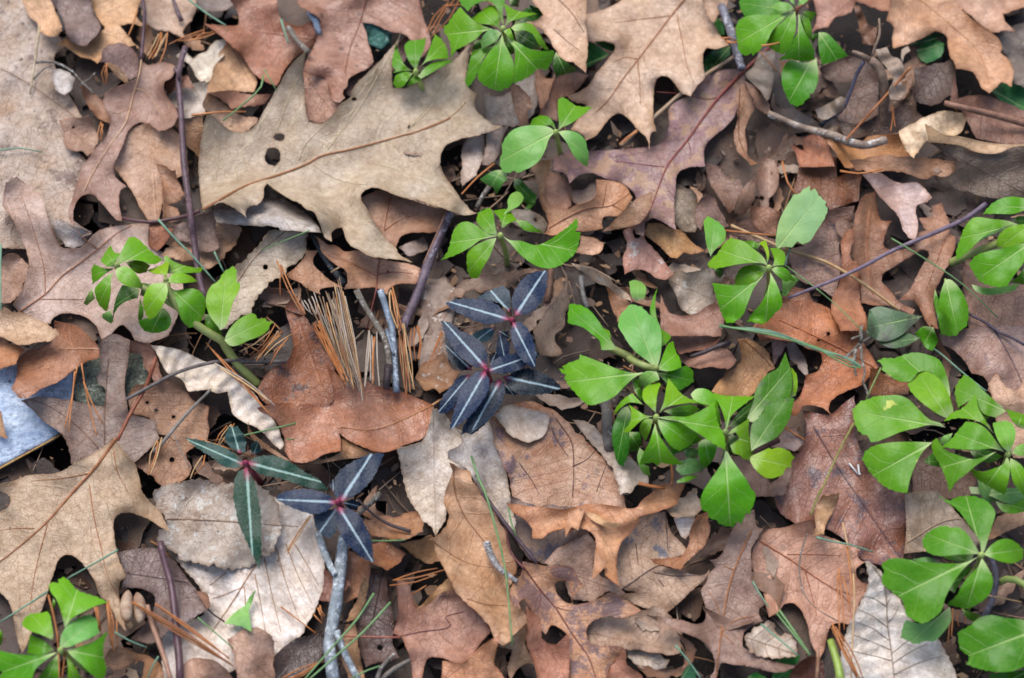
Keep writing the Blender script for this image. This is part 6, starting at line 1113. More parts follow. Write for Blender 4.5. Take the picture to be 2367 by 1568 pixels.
def plant(name, label, cat, centre, hc, leaves, stem=STEM, group='evergreen ground cover plants', stems=(), sr=1.8, bud=True, **kw):
    c, _ = pts(centre); top = unproj(c[:1], [hc/1000.0])[0]; gz = smp(H, top[:1], top[1:2])[0]
    og = np.array([top[0], top[1], gz-0.004]); rt = root(name, og); tag(rt, label, cat, group)
    if not stems:
        foot = np.array([top[0]+0.004, top[1]+0.006, -0.02]); P = path3(np.array([foot, (foot+top)/2+np.array([0.001, -0.001, 0]), top]), 0.004); v, f = tube_vf(P, np.linspace(sr*1.1, sr*0.8, len(P))/1000, 8); mesh_obj('stem', v, f, stem, None, rt, og)
    for s, zs, r0, r1 in stems:
        a, _ = pts(s); P = path3(unproj(a, np.array(zs)/1000.0), 0.004); v, f = tube_vf(P, np.linspace(r0, r1, len(P))/1000, 9); mesh_obj('stem', v, f, stem, None, rt, og)
    if bud:
        for cc in c:
            t0 = unproj([cc], [hc/1000.0])[0]; P = np.array([t0+np.array([0, 0, -0.004]), t0, t0+np.array([0, 0, 0.002]), t0+np.array([0, 0, 0.003])]); v, f = tube_vf(P, np.array([1.6, 2.0, 1.5, 0.4])/1000, 8); mesh_obj('bud', v, f, stem if not kw.get('stripe') else RED, None, rt, og)
    for L_ in leaves:
        d = dict(kw); d.update(L_[1] if len(L_) > 1 else {}); h = d.pop('hc', hc); gblade(rt, og, L_[0], h, **d)
    return rt
D1_ = dict(lev=1, cols=G2); D2_ = dict(lev=2, cols=GD); D3_ = dict(lev=3, cols=GDD)  # deeper levels get darker greens, shade put into the leaf colour
PN = 'pachysandra_plant'; PC = 'plant'
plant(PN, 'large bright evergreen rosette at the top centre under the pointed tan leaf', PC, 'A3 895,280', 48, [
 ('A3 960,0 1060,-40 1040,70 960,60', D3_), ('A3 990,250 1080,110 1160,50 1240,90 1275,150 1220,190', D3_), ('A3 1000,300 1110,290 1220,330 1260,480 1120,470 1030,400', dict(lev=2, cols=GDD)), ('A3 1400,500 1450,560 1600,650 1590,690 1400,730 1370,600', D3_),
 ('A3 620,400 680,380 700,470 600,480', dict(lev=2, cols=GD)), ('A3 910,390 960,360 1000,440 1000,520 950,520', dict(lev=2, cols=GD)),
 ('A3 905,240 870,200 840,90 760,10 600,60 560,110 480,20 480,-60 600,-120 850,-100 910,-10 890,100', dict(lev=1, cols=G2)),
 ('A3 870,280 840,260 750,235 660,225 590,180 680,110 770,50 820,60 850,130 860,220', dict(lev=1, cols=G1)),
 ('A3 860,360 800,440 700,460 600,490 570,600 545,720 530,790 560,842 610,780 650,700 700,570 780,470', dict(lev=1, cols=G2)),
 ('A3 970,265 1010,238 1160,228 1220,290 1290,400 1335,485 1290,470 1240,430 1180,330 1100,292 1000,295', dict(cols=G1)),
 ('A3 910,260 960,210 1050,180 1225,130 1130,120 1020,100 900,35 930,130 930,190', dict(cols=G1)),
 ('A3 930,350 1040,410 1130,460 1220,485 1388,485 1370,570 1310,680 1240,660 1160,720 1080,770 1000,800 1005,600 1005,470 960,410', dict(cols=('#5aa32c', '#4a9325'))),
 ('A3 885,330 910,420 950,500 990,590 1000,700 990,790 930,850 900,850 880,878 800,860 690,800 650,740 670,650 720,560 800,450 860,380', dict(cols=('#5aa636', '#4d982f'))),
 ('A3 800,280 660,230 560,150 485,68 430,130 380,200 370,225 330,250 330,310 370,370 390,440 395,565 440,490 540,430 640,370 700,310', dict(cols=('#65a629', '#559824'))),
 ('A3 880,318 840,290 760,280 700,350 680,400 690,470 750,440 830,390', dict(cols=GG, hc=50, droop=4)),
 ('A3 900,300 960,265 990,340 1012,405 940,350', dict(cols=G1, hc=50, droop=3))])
plant(PN, 'small evergreen rosette between two points of the big grey oak leaf', PC, 'A2 2020,690', 26, [
 ('A2 1995,700 1900,685 1830,720 1800,800 1830,842 1890,835 1950,760', D1_), ('A2 2010,710 1950,790 1930,835 2000,805 2075,765', D1_),
 ('A2 1990,680 1920,630 1850,480 1835,405 1800,540 1790,630 1830,670 1800,700 1900,680', D1_), ('A2 2020,680 2000,650 1950,580 1920,500 1910,450 1940,400 2050,380 2118,362 2100,460 2060,560', dict(cols=G2)),
 ('A2 2060,640 2100,590 2150,470 2202,328 2270,380 2320,470 2335,560 2200,570 2110,600', dict(cols=G1)), ('A2 2040,730 2120,640 2250,580 2390,580 2250,650 2150,710 2070,755', dict(cols=G2))], droop=4)
plant(PN, 'three leaved evergreen sprig right of the big grey oak leaf', PC, 'A3 1400,1270', 34, [
 ('B3 870,60 930,80 935,150 890,190 870,235 830,295 790,220 750,205 670,150 800,70', dict(lev=2, cols=('#4a8a48', '#3c7a3c'))), ('B3 1000,150 1050,145 1130,220 1215,300 1200,380 1110,380 1040,280 1000,220', dict(lev=3, cols=GD)), ('B3 1100,440 1130,390 1200,380 1150,440', dict(lev=3, cols=GD)),
 ('A3 1400,1250 1350,1200 1250,1215 1150,1200 1180,1140 1260,1105 1330,1120 1380,1180', dict(lev=1, cols=G2)),
 ('A3 1395,1262 1340,1220 1200,1200 1080,1210 980,1250 900,1350 880,1420 890,1440 870,1500 862,1570 890,1650 950,1655 1010,1632 1030,1662 1110,1625 1180,1590 1240,1540 1300,1430 1340,1320', dict(cols=('#76b468', '#69a85a'), rough=0.3)),
 ('A3 1420,1260 1500,1250 1600,1270 1680,1340 1700,1420 1718,1480 1700,1600 1640,1560 1580,1500 1500,1360', dict(cols=('#78b565', '#68a556'))),
 ('A3 1420,1250 1430,1180 1420,1080 1420,950 1470,930 1520,960 1590,1010 1755,1025 1700,1070 1620,1130 1530,1190 1460,1220', dict(cols=('#63a848', '#569c3e')))])
plant(PN, 'evergreen sprig with one long curved leaf above the dark striped plant', PC, 'B3 870,690', 34, [
 ('B3 1010,540 1110,548 1190,600 1250,640 1285,662 1180,652 1090,632', dict(lev=1, cols=G2)), ('B3 650,480 700,430 760,430 700,520', dict(lev=2, cols=GD)),
 ('B3 880,620 900,480 940,420 940,340 1000,270 1060,270 1097,330 1050,400 980,440 920,480', dict(lev=1, cols=GP, arch=7)),
 ('B3 880,620 870,540 800,450 860,440 930,435 1000,500 1025,540 950,570 900,610', dict(cols=G1)), ('B3 840,680 760,670 690,620 640,540 655,470 700,450 765,418 800,470 812,560', dict(cols=('#5da034', '#4f9130'))),
 ('B3 830,710 740,730 620,790 560,840 545,920 560,1050 600,1102 660,1092 700,1000 760,900 800,800', dict(cols=G1)), ('B3 840,690 720,650 640,590 540,553 480,570 420,640 390,750 360,840 300,925 450,870 580,800 680,730', dict(cols=('#62a835', '#53992e'))),
 ('B3 890,690 950,728 1070,740 1210,780 1320,740 1450,650 1540,580 1600,518 1612,590 1590,650 1640,660 1620,760 1590,850 1520,920 1430,980 1330,1002 1220,980 1120,920 1040,850 980,780', dict(cols=('#57a23c', '#489433'), arch=1, droop=3, fold=0.5, rough=0.28))])
plant(PN, 'left evergreen with two rosettes on one long pale stem', PC, 'B1 1120,980 1590,1120', 40, [
 ('B1 880,1190 910,1290 830,1358 800,1340 840,1250', dict(lev=3, cols=('#7da35a', '#6c934c'))), ('B1 1060,1400 1085,1510 1060,1532 980,1480 978,1440', dict(lev=3, cols=GP)),
 ('B1 1340,1200 1320,1280 1180,1330 1110,1400 1072,1505 1090,1370 1120,1260 1170,1160', dict(lev=2, cols=GD)), ('B1 1340,1280 1375,1440 1350,1510 1318,1490', dict(lev=2, cols=G2)), ('B1 1440,1150 1360,1140 1340,1260 1400,1280', dict(lev=2, cols=GD)),
 ('B1 1560,1370 1620,1440 1640,1500 C1 1610,10 1500,52 1380,30 B1 1320,1510 1390,1480 1460,1480', dict(lev=2, cols=('#47902c', '#3c8226'))),
 ('B1 1200,940 1330,925 1440,970 1400,1040 1320,1052 1240,990', dict(lev=1, cols=('#6a9a34', '#5d8c2e'))),
 ('B1 1100,1000 1000,1000 900,963 878,1000 885,1155 930,1120 1000,1060', dict(lev=1, cols=G2)), ('B1 1090,1040 1030,1070 940,1150 905,1200 920,1290 960,1370 1022,1418 1040,1350 1060,1220 1065,1100', dict(cols=('#63a53e', '#549534'))),
 ('B1 1110,980 1040,990 960,930 1000,860 1040,800 1060,783 1100,850 1150,860 1120,920', dict(cols=G1)),
 ('B1 1130,970 1130,920 1180,800 1230,708 1290,702 1380,770 1460,850 1565,922 1470,962 1350,930 1230,925', dict(cols=('#6fb54a', '#60a83f'))),
 ('B1 1110,1010 1180,980 1260,1010 1320,1080 1367,1160 1340,1192 1250,1182 1160,1140 1110,1070', dict(cols=('#7cba60', '#6dad52'), hc=42, droop=4)),
 ('B1 1590,1050 1568,890 1600,878 1640,920 1720,960 1840,990 1945,995 1920,1042 1800,1045 1650,1052', dict(lev=1, cols=G1)), ('B1 1590,1110 1560,1060 1480,1052 1405,1020 1540,970 1600,930 1620,950 1600,1050', dict(cols=GY)),
 ('B1 1610,1170 1680,1210 1760,1200 1870,1200 1950,1260 1972,1350 1950,1450 1880,1552 1810,1570 1740,1500 1700,1350', dict(lev=1, cols=('#5fa83f', '#519a36'))),
 ('B1 1590,1130 1650,1060 1760,1050 1850,1090 1893,1130 1760,1142 1660,1142', dict(cols=('#7fc05c', '#70b350'))), ('B1 1590,1150 1500,1140 1430,1170 1380,1260 1368,1360 1390,1430 1420,1492 1480,1470 1520,1420 1580,1310 1607,1210', dict(cols=('#7dbd55', '#6fb04a'), hc=42)),
 ('B2 0,1440 60,1450 110,1530 172,1640 120,1685 60,1625 10,1575', dict(hc=26, lev=1, cols=G2)),
 ('B2 150,1590 40,1440 10,1290 60,1170 130,1120 180,1040 272,978 300,1010 310,1130 342,1150 330,1210 280,1300 240,1430 200,1550', dict(hc=28, droop=2, cols=('#74b43c', '#64a634'))),
 ('B2 190,1690 200,1650 270,1540 370,1460 460,1433 490,1450 500,1480 580,1478 590,1502 658,1510 620,1550 612,1582 560,1630 480,1670 420,1690 320,1737 240,1742', dict(hc=24, droop=4, cols=('#72b052', '#5f9d48'), dirt=0.3))],
 stem=STEMB, stems=[('C2 520,560 330,370 200,190 C1 2130,130 1950,20 B1 1750,1430 1600,1200 1590,1120', (-4, 6, 14, 18, 24, 30, 38, 40), 2.9, 2.2), ('B1 1700,1380 1400,1200 1150,1050 1120,980', (30, 36, 39, 40), 1.8, 1.6)])
plant(PN, 'evergreen with a thick bare stem in the middle of the bright clump', PC, 'C4 400,395', 36, [
 ('B4 210,1315 170,1280 140,1130 180,1113 270,1140 302,1180 290,1290', dict(lev=2, cols=GP)), ('C4 420,30 360,-90 340,-150 370,-290 412,-380 392,-260 400,-120 440,0', dict(lev=1, cols=G2)), ('C4 440,190 445,120 440,10 520,60 545,90 500,150', dict(lev=1, cols=G2)),
 ('C3 1910,130 1850,80 1840,0 1910,30 1928,100', dict(lev=2, cols=G2)), ('C3 1990,210 1900,215 1835,215 1820,130 1740,60 1660,0 1515,-40 1515,-130 1528,-230 1640,-213 1720,-168 1790,-88 1850,0 1920,110', dict(lev=1, cols=('#55a52a', '#469624'))),
 ('C4 410,430 500,430 590,400 690,363 755,410 760,520 700,560 630,602 540,560 470,500', dict(lev=1, cols=('#4d9c28', '#409024'))),
 ('C4 410,400 450,310 480,230 520,150 562,128 590,230 630,300 642,380 560,412 480,417', dict(cols=('#63b03c', '#54a234'))),
 ('C4 395,390 330,330 200,230 120,130 80,60 40,0 50,-110 90,-160 150,-225 200,-215 260,-195 330,-130 410,-60 440,0 452,150 440,270 412,370', dict(cols=('#77bb66', '#69ad58'), rough=0.28, droop=4)),
 ('C3 2245,430 2150,435 2000,400 1850,340 1720,290 1630,258 1620,300 1540,330 1460,372 1480,402 1430,393 1440,420 1492,450 1480,490 1550,590 1580,620 1640,690 1720,742 1830,720 1960,660 2060,560 2150,480', dict(cols=('#62ac34', '#539d2b'))),
 ('C4 400,420 300,420 235,480 232,550 300,582 360,530 432,500 420,450', dict(cols=GP, hc=38))], stem=STEMB, stems=[('C3 1840,160 2000,230 2150,300 C4 150,300 300,370 400,395', (14, 20, 26, 31, 35, 36), 2.4, 2.2)])
plant(PN, 'evergreen rosette of pinwheel leaves at the lower left of the bright clump', PC, 'C4 400,860', 46, [
 ('C4 600,1490 600,1465 700,1420 812,1418 700,1472', dict(lev=3, cols=G2)), ('C4 600,1290 720,1250 820,1270 862,1360 740,1402 640,1412 588,1360', dict(lev=3, cols=GG)), ('C4 660,1180 740,1148 805,1170 790,1252 690,1242', dict(lev=3, cols=GG)),
 ('C4 240,1150 285,1190 255,1300 332,1330 345,1422 280,1402 240,1330 218,1240', dict(lev=3, cols=('#74ad5c', '#66a050'))),
 ('C4 130,750 165,850 130,960 145,1100 130,1230 80,1335 30,1300 0,1200 -22,1000 20,860 70,780', dict(lev=3, cols=('#2f7a1f', '#266a1b'))), ('C4 140,1000 240,1000 262,1100 220,1180 150,1190', dict(lev=3, cols=GD)),
 ('C4 430,950 500,900 700,980 860,1060 700,1160 560,1222', dict(lev=2, cols=GD)), ('C4 470,800 600,760 740,740 820,780 740,840 600,850', dict(lev=2, cols=('#4a9030', '#3c8026'))), ('C4 860,1070 985,1100 980,1160 940,1270 870,1352 830,1310 805,1200 800,1110', dict(lev=2, cols=('#4a9c2e', '#3d8e28'))),
 ('C4 730,640 780,590 850,583 920,610 980,700 1010,830 1018,955 980,880 940,750 870,740 760,690', dict(lev=1, cols=('#5fae3a', '#52a032'))),
 ('C4 280,740 200,720 130,720 60,770 -5,835 10,780 80,690 170,628 230,690', dict(lev=1, cols=('#6fb33c', '#60a534'))), ('C4 190,600 170,500 230,490 270,620 260,700', dict(lev=2, cols=GD)),
 ('C4 370,850 290,870 220,920 170,970 130,1005 78,1000 150,900 160,800 138,738 230,800 300,840', dict(lev=0, cols=('#76b746', '#68aa3c'))), ('C4 370,880 340,990 302,1082 270,1050 240,970 260,910 310,870', dict(lev=1, cols=G1)),
 ('C4 430,815 470,720 500,560 518,488 580,560 650,640 750,690 850,710 872,752 760,722 640,732 500,762', dict(cols=('#78b847', '#6aab3e'))), ('C4 395,815 340,760 280,700 270,610 310,560 420,520 443,540 410,640 400,740', dict(cols=('#7bba52', '#6dad48'))),
 ('C4 410,880 500,890 620,910 740,980 802,1020 760,1090 680,1152 620,1182 560,1150 490,1070 440,980', dict(cols=('#5fab41', '#529e38'))), ('C4 390,920 410,1000 480,1110 560,1220 665,1312 540,1312 430,1300 410,1335 390,1302 238,1312 270,1220 330,1110 360,1020', dict(cols=('#5fa82f', '#529a29'))),
 ('C4 410,860 520,850 700,850 800,810 900,750 955,708 970,800 1000,930 1050,1030 1068,1175 960,1120 830,1030 730,970 620,900 500,880', dict(cols=('#63ae3a', '#55a031'), hc=49, droop=2))])
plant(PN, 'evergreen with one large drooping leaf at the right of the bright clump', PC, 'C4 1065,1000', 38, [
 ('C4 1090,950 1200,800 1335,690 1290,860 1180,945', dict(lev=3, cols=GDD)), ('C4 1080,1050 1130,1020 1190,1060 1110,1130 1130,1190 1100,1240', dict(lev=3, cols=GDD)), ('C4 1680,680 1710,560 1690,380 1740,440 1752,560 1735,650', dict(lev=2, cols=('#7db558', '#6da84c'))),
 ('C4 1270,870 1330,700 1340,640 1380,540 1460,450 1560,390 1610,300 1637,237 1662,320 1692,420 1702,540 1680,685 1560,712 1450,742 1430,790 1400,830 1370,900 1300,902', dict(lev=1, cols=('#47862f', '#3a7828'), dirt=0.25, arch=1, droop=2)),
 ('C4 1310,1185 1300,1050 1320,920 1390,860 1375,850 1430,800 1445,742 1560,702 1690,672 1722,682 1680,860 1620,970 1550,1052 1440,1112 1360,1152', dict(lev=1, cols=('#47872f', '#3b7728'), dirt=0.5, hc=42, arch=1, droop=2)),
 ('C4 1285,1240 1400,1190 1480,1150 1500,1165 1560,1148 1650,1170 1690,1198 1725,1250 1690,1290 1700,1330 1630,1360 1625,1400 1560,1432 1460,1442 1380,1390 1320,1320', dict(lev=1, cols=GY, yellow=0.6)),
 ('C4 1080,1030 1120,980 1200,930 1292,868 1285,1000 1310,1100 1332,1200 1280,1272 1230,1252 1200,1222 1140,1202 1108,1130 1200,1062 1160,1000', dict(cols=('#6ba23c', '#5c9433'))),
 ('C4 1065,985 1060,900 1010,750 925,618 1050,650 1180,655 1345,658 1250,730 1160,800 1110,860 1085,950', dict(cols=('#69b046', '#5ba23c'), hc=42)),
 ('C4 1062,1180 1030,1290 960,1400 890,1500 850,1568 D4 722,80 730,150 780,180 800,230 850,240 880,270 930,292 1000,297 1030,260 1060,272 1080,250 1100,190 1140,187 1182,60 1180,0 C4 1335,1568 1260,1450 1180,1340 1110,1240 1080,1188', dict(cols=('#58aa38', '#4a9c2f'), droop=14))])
plant(PN, 'evergreen rosette right of centre below the fallen grey green leaf', PC, 'B4 1480,1000', 36, [
 ('B4 950,1000 1030,988 1045,1060 1010,1095', dict(lev=3, cols=GD)), ('B4 1600,1080 1680,1060 1778,1100 1700,1190 1630,1272 1603,1272 1610,1160', dict(lev=2, cols=('#93c97c', '#84bc6c'))), ('B4 1400,770 1370,820 1290,780 1230,740 1330,740', dict(lev=1, cols=G2)),
 ('B4 920,890 880,770 865,650 858,540 900,498 930,520 970,540 1000,560 1062,640 1052,740 1000,790 950,840', dict(lev=1, cols=('#6fb25c', '#61a550'), droop=2)),
 ('B4 1460,960 1450,850 1410,780 1378,760 1447,728 1470,800 1482,880', dict(cols=GY)), ('B4 1510,985 1530,920 1510,850 1488,808 1560,808 1610,830 1638,890 1622,970 1570,972', dict(cols=G1)),
 ('B4 1500,1010 1570,980 1650,1010 1690,1060 1738,1127 1680,1120 1640,1132 1570,1080', dict(cols=('#5aa33c', '#4d9634'))), ('B4 1480,1000 1400,970 1300,968 1210,1000 1160,1080 1148,1150 1180,1167 1300,1150 1400,1080', dict(lev=1, cols=G1)),
 ('B4 1490,1040 1520,1090 1560,1170 1602,1290 1602,1370 1540,1430 1480,1500 1430,1530 1350,1520 1265,1507 1330,1420 1400,1340 1460,1220 1490,1110', dict(cols=('#5aa62c', '#4c9826'))),
 ('B4 1430,1060 1350,1130 1260,1160 1130,1160 935,1138 960,1230 990,1330 1030,1450 1070,1522 1130,1522 1220,1460 1270,1350 1330,1200', dict(cols=('#57a22c', '#4a9526'))),
 ('B4 1470,980 1430,900 1340,820 1250,750 1110,708 1040,770 990,850 910,930 888,970 930,1002 1050,990 1200,960 1330,950 1420,955', dict(cols=('#6bad3a', '#5d9f31')))])
plant(PN, 'evergreen rosette at the top edge right of the big tan oak leaf', PC, 'A4 1745,95', 46, [
 ('A4 1955,310 2030,318 2120,400 2200,490 2240,532 2150,570 2060,602 1988,622 1960,500 1950,400', dict(lev=3, cols=('#47933a', '#3a8430'), droop=2)), ('A4 1880,590 1800,602 1680,568 1620,640 1598,750 1610,830 1650,930 1680,990 1750,1025 1810,992 1830,960 1872,932 1870,890 1902,897 1942,800 1952,700 1932,560', dict(lev=3, cols=('#4a9a38', '#3d8c2e'), droop=3)),
 ('A4 1880,330 1950,320 1900,430', dict(lev=3, cols=GD)), ('A4 1760,140 1830,160 1870,300 1860,400 1800,250', dict(lev=2, cols=GDD)),
 ('A4 1700,100 1560,140 1400,150 1250,158 1218,110 1195,20 1230,-40 1500,-30 1620,30', dict(lev=1, cols=('#458c3c', '#398032'))), ('A4 1780,130 1850,160 1882,250 1892,405 1840,330 1810,240', dict(lev=1, cols=G2)), ('A4 1790,110 1850,108 1940,123 1900,180 1890,212 1840,160', dict(lev=1, cols=G2)),
 ('A4 1760,130 1790,220 1820,300 1870,390 1912,480 1917,572 1800,592 1690,570 1570,578 1640,510 1700,400 1750,320 1760,240', dict(cols=('#55a02a', '#489224'), droop=12)), ('A4 1730,100 1738,200 1732,300 1700,400 1650,500 1600,522 1500,470 1458,420 1480,360 1530,280 1620,200 1680,140', dict(cols=('#58a32c', '#4b9526'))),
 ('A4 1712,105 1620,130 1500,145 1350,143 1250,160 1190,200 1163,260 1165,340 1178,420 1190,490 1250,537 1310,513 1322,533 1370,500 1400,470 1460,400 1510,300 1580,220', dict(cols=('#5da72e', '#4f9927'))),
 ('A4 1722,90 1680,40 1600,20 1540,30 1498,60 1540,92 1620,112', dict(cols=GP, hc=49, droop=2)), ('A4 1740,70 1700,-40 1655,-40 1690,20', dict(cols=GP, hc=49, droop=1)), ('A4 1752,62 1840,20 1870,-30 1780,-40', dict(cols=GP, hc=49, droop=1))],
 stems=[('A4 1750,95 1800,40 1880,-20', (46, 40, 30), 1.4, 1.8)], stem=plain_mat('#96604a', '#7d4a38', 0.5))
plant('evergreen_leaf', 'detached grey green evergreen leaf showing its pale underside right of centre', 'leaf', 'B4 1640,760', 16, [
 ('B4 1560,812 1545,780 1550,680 1580,540 1640,420 1720,290 1760,292 1800,250 1872,212 1880,262 1922,233 1950,290 2032,370 2020,400 2047,430 2010,530 1930,650 1870,742 1800,772 1750,743 1700,802 1620,795', dict(cols=('#9ac79a', '#8bb98b'), baseamt=0.1, rough=0.5, droop=-8, part='blade'))], bud=False, sr=0.5, group=None)
plant(PN, 'evergreen shoot at the right edge above the brown spotted leaf', PC, 'B5 2420,640', 40, [
 ('B5 2352,1000 2280,1090 2230,1130 2400,1160 2440,1000', dict(lev=2, cols=G2)), ('B5 1850,1155 2000,1190 2150,1170 2305,1148 2280,1200 2150,1242 1980,1252 1880,1212', dict(lev=3, cols=GP)), ('B5 2240,540 2300,500 2420,520 2420,600 2300,570', dict(lev=2, cols=GD)), ('B5 2200,620 2000,700 1900,760 1930,700 2100,600', dict(lev=3, cols=GG)),
 ('B5 2420,420 2250,480 2100,480 1955,482 2060,370 2200,318 2352,330 2440,360', dict(lev=1, cols=('#5dab38', '#4f9d30'), droop=3)), ('B5 2290,580 2200,548 2050,530 1870,518 1790,600 1740,720 1700,860 1710,925 1780,870 1850,810 1980,690 2130,620', dict(lev=1, cols=('#63aa34', '#549c2c'))),
 ('B5 2440,560 2352,578 2250,590 2150,640 2088,740 2100,802 2200,802 2352,750 2440,700', dict(cols=('#76b85c', '#68aa50'))), ('B5 2440,740 2352,758 2200,800 2000,840 1890,880 1825,960 1860,1030 1920,1120 2000,1160 2100,1182 2190,1172 2250,1080 2352,940', dict(cols=('#5da83a', '#4f9a32')))],
 stem=STEMB, stems=[('B5 1640,955 1850,860 2080,770 2420,640', (4, 16, 28, 40), 2.6, 2.2)])
plant(PN, 'two leaved green sprig below the right edge shoot with a needle across it', PC, 'B5 1600,1110', 10, [
 ('B5 1500,1200 1545,1340 1532,1500 1488,1300', dict(lev=0, cols=('#4a8f3c', '#3c8032'))), ('C5 1480,0 1532,130 1480,222 1420,202 1360,110 1305,60 1390,-10', dict(cols=('#4a962c', '#3e8826'))),
 ('B5 1600,1105 1650,1110 1740,1200 1812,1350 1822,1450 1792,1568 C5 1752,20 1710,72 1620,82 1560,62 B5 1535,1480 1550,1250', dict(cols=('#52993f', '#458b35'), droop=0))], bud=False, sr=1.0)
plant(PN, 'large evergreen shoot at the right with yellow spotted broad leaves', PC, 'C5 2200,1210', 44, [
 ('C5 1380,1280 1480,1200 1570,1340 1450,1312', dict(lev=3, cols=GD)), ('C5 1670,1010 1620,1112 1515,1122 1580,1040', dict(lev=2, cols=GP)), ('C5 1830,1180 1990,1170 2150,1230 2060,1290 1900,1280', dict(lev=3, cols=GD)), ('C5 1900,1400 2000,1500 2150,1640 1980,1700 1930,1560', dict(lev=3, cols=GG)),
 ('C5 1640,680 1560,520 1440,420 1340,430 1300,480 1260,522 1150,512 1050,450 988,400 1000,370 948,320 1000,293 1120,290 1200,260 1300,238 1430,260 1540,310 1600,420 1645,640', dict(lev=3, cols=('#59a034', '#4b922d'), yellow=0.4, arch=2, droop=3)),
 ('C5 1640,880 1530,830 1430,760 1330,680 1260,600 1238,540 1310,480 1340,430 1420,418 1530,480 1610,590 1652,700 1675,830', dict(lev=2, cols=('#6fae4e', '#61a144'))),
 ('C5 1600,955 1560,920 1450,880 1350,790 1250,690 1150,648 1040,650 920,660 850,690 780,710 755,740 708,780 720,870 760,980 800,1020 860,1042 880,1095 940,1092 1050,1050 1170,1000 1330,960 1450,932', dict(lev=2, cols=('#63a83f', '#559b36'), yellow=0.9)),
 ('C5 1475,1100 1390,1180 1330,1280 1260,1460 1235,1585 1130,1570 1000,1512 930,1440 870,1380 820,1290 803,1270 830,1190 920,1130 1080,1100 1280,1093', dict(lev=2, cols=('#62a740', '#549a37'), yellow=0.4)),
 ('C5 2180,800 2080,862 1960,820 1890,680 1810,712 1720,772 1690,600 1720,520 1785,448 1850,490 1950,590 2050,680 2120,740', dict(lev=2, cols=('#5fa04a', '#52923f'))), ('C5 2290,950 2180,780 2352,830 2440,870 2440,980', dict(lev=1, cols=G1)), ('C5 1900,690 1990,700 2130,760 2150,820 2020,860 1960,930', dict(lev=2, cols=('#5a9440', '#4c8636'))),
 ('C5 2060,1010 1960,920 1850,880 1700,870 1585,902 1640,830 1760,770 1892,635 1920,780 1990,900', dict(lev=1, cols=('#68aa3e', '#5a9c35'))),
 ('C5 2090,1185 2000,1250 1880,1330 1800,1400 1700,1480 1640,1580 1600,1440 1540,1300 1480,1200 1473,1100 1512,1055 1600,1170 1720,1220 1870,1260', dict(lev=0, cols=('#5a9c35', '#4d8f2e'), yellow=0.3)),
 ('C5 2165,1190 2060,1160 1900,1170 1700,1162 1560,1142 1660,1060 1750,950 1800,898 1910,920 1990,970 2080,1080', dict(cols=('#5fa63c', '#519833'))),
 ('C5 2190,1240 2150,1310 2060,1350 1950,1382 1825,1348 1900,1450 1980,1500 2080,1562 2170,1600 2215,1400 2215,1290', dict(cols=('#5fa540', '#529837'))), ('C5 2220,1250 2300,1290 2352,1350 2440,1500 2380,1640 2250,1480 2222,1350', dict(cols=('#63a844', '#559b3b'))),
 ('C5 2215,1200 2150,1150 2100,1070 2060,960 2055,910 2180,893 2240,920 2272,1010 2250,1120', dict(cols=('#74b45c', '#66a750'), hc=47, droop=2)), ('C5 2230,1200 2290,1130 2400,1100 2440,1200 2330,1230', dict(cols=GP, hc=47, droop=2)),
 ('D5 1750,30 1620,20 1600,-40 1800,-30 2060,-30 2120,60 1950,105', dict(lev=3, cols=GG)), ('D5 1820,80 1950,110 2063,60 2160,120 2000,185 1880,165', dict(lev=3, cols=G2))])
plant(PN, 'five leaved evergreen shoot at the lower right above the white pleated leaf', PC, 'D5 1705,535', 44, [
 ('D5 1400,800 1600,620 1630,650 1530,760 1480,855', dict(lev=3, cols=GD)), ('D5 1350,590 1200,597 1125,570 1260,553', dict(lev=2, cols=GG)), ('D5 1620,600 1400,560 1380,540 1640,530', dict(lev=3, cols=GD)), ('D5 1540,985 1700,1040 1640,1100 1580,1060', dict(lev=3, cols=G2)),
 ('D5 1440,970 1452,1080 1380,1190 1300,1262 1250,1255 1150,1282 1080,1250 1028,1232 1040,1150 1070,1078 1200,1110 1300,1080 1400,1000', dict(lev=3, cols=('#84bb7c', '#76ad6e'))),
 ('D5 1710,560 1760,640 1802,740 1792,820 1740,900 1650,960 1590,988 1500,970 1415,950 1500,870 1540,790 1620,690 1680,630', dict(cols=('#519a37', '#448c2f'))),
 ('D5 1680,548 1560,600 1450,605 1200,590 950,563 880,600 863,630 887,660 868,720 880,780 940,830 980,870 1030,900 1060,970 1075,1040 1120,1072 1210,1108 1280,1080 1370,1000 1400,900 1450,800 1530,680 1620,590', dict(cols=('#4f9633', '#41882b'))),
 ('D5 1705,510 1690,420 1600,280 1500,150 1400,80 1340,32 1440,75 1500,48 1560,38 1640,38 1700,58 1750,80 1822,180 1800,270 1760,400 1730,500', dict(cols=('#4c9434', '#3f862c'))),
 ('D5 1690,522 1650,450 1580,350 1500,298 1470,305 1400,288 1310,310 1260,340 1212,400 1220,470 1270,520 1350,542 1500,532 1620,527', dict(cols=('#579f42', '#499138'))),
 ('D5 1720,530 1790,450 1850,410 1930,398 2000,430 2060,490 2052,570 1980,602 1880,592 1790,557', dict(cols=('#62a752', '#549a46')))])
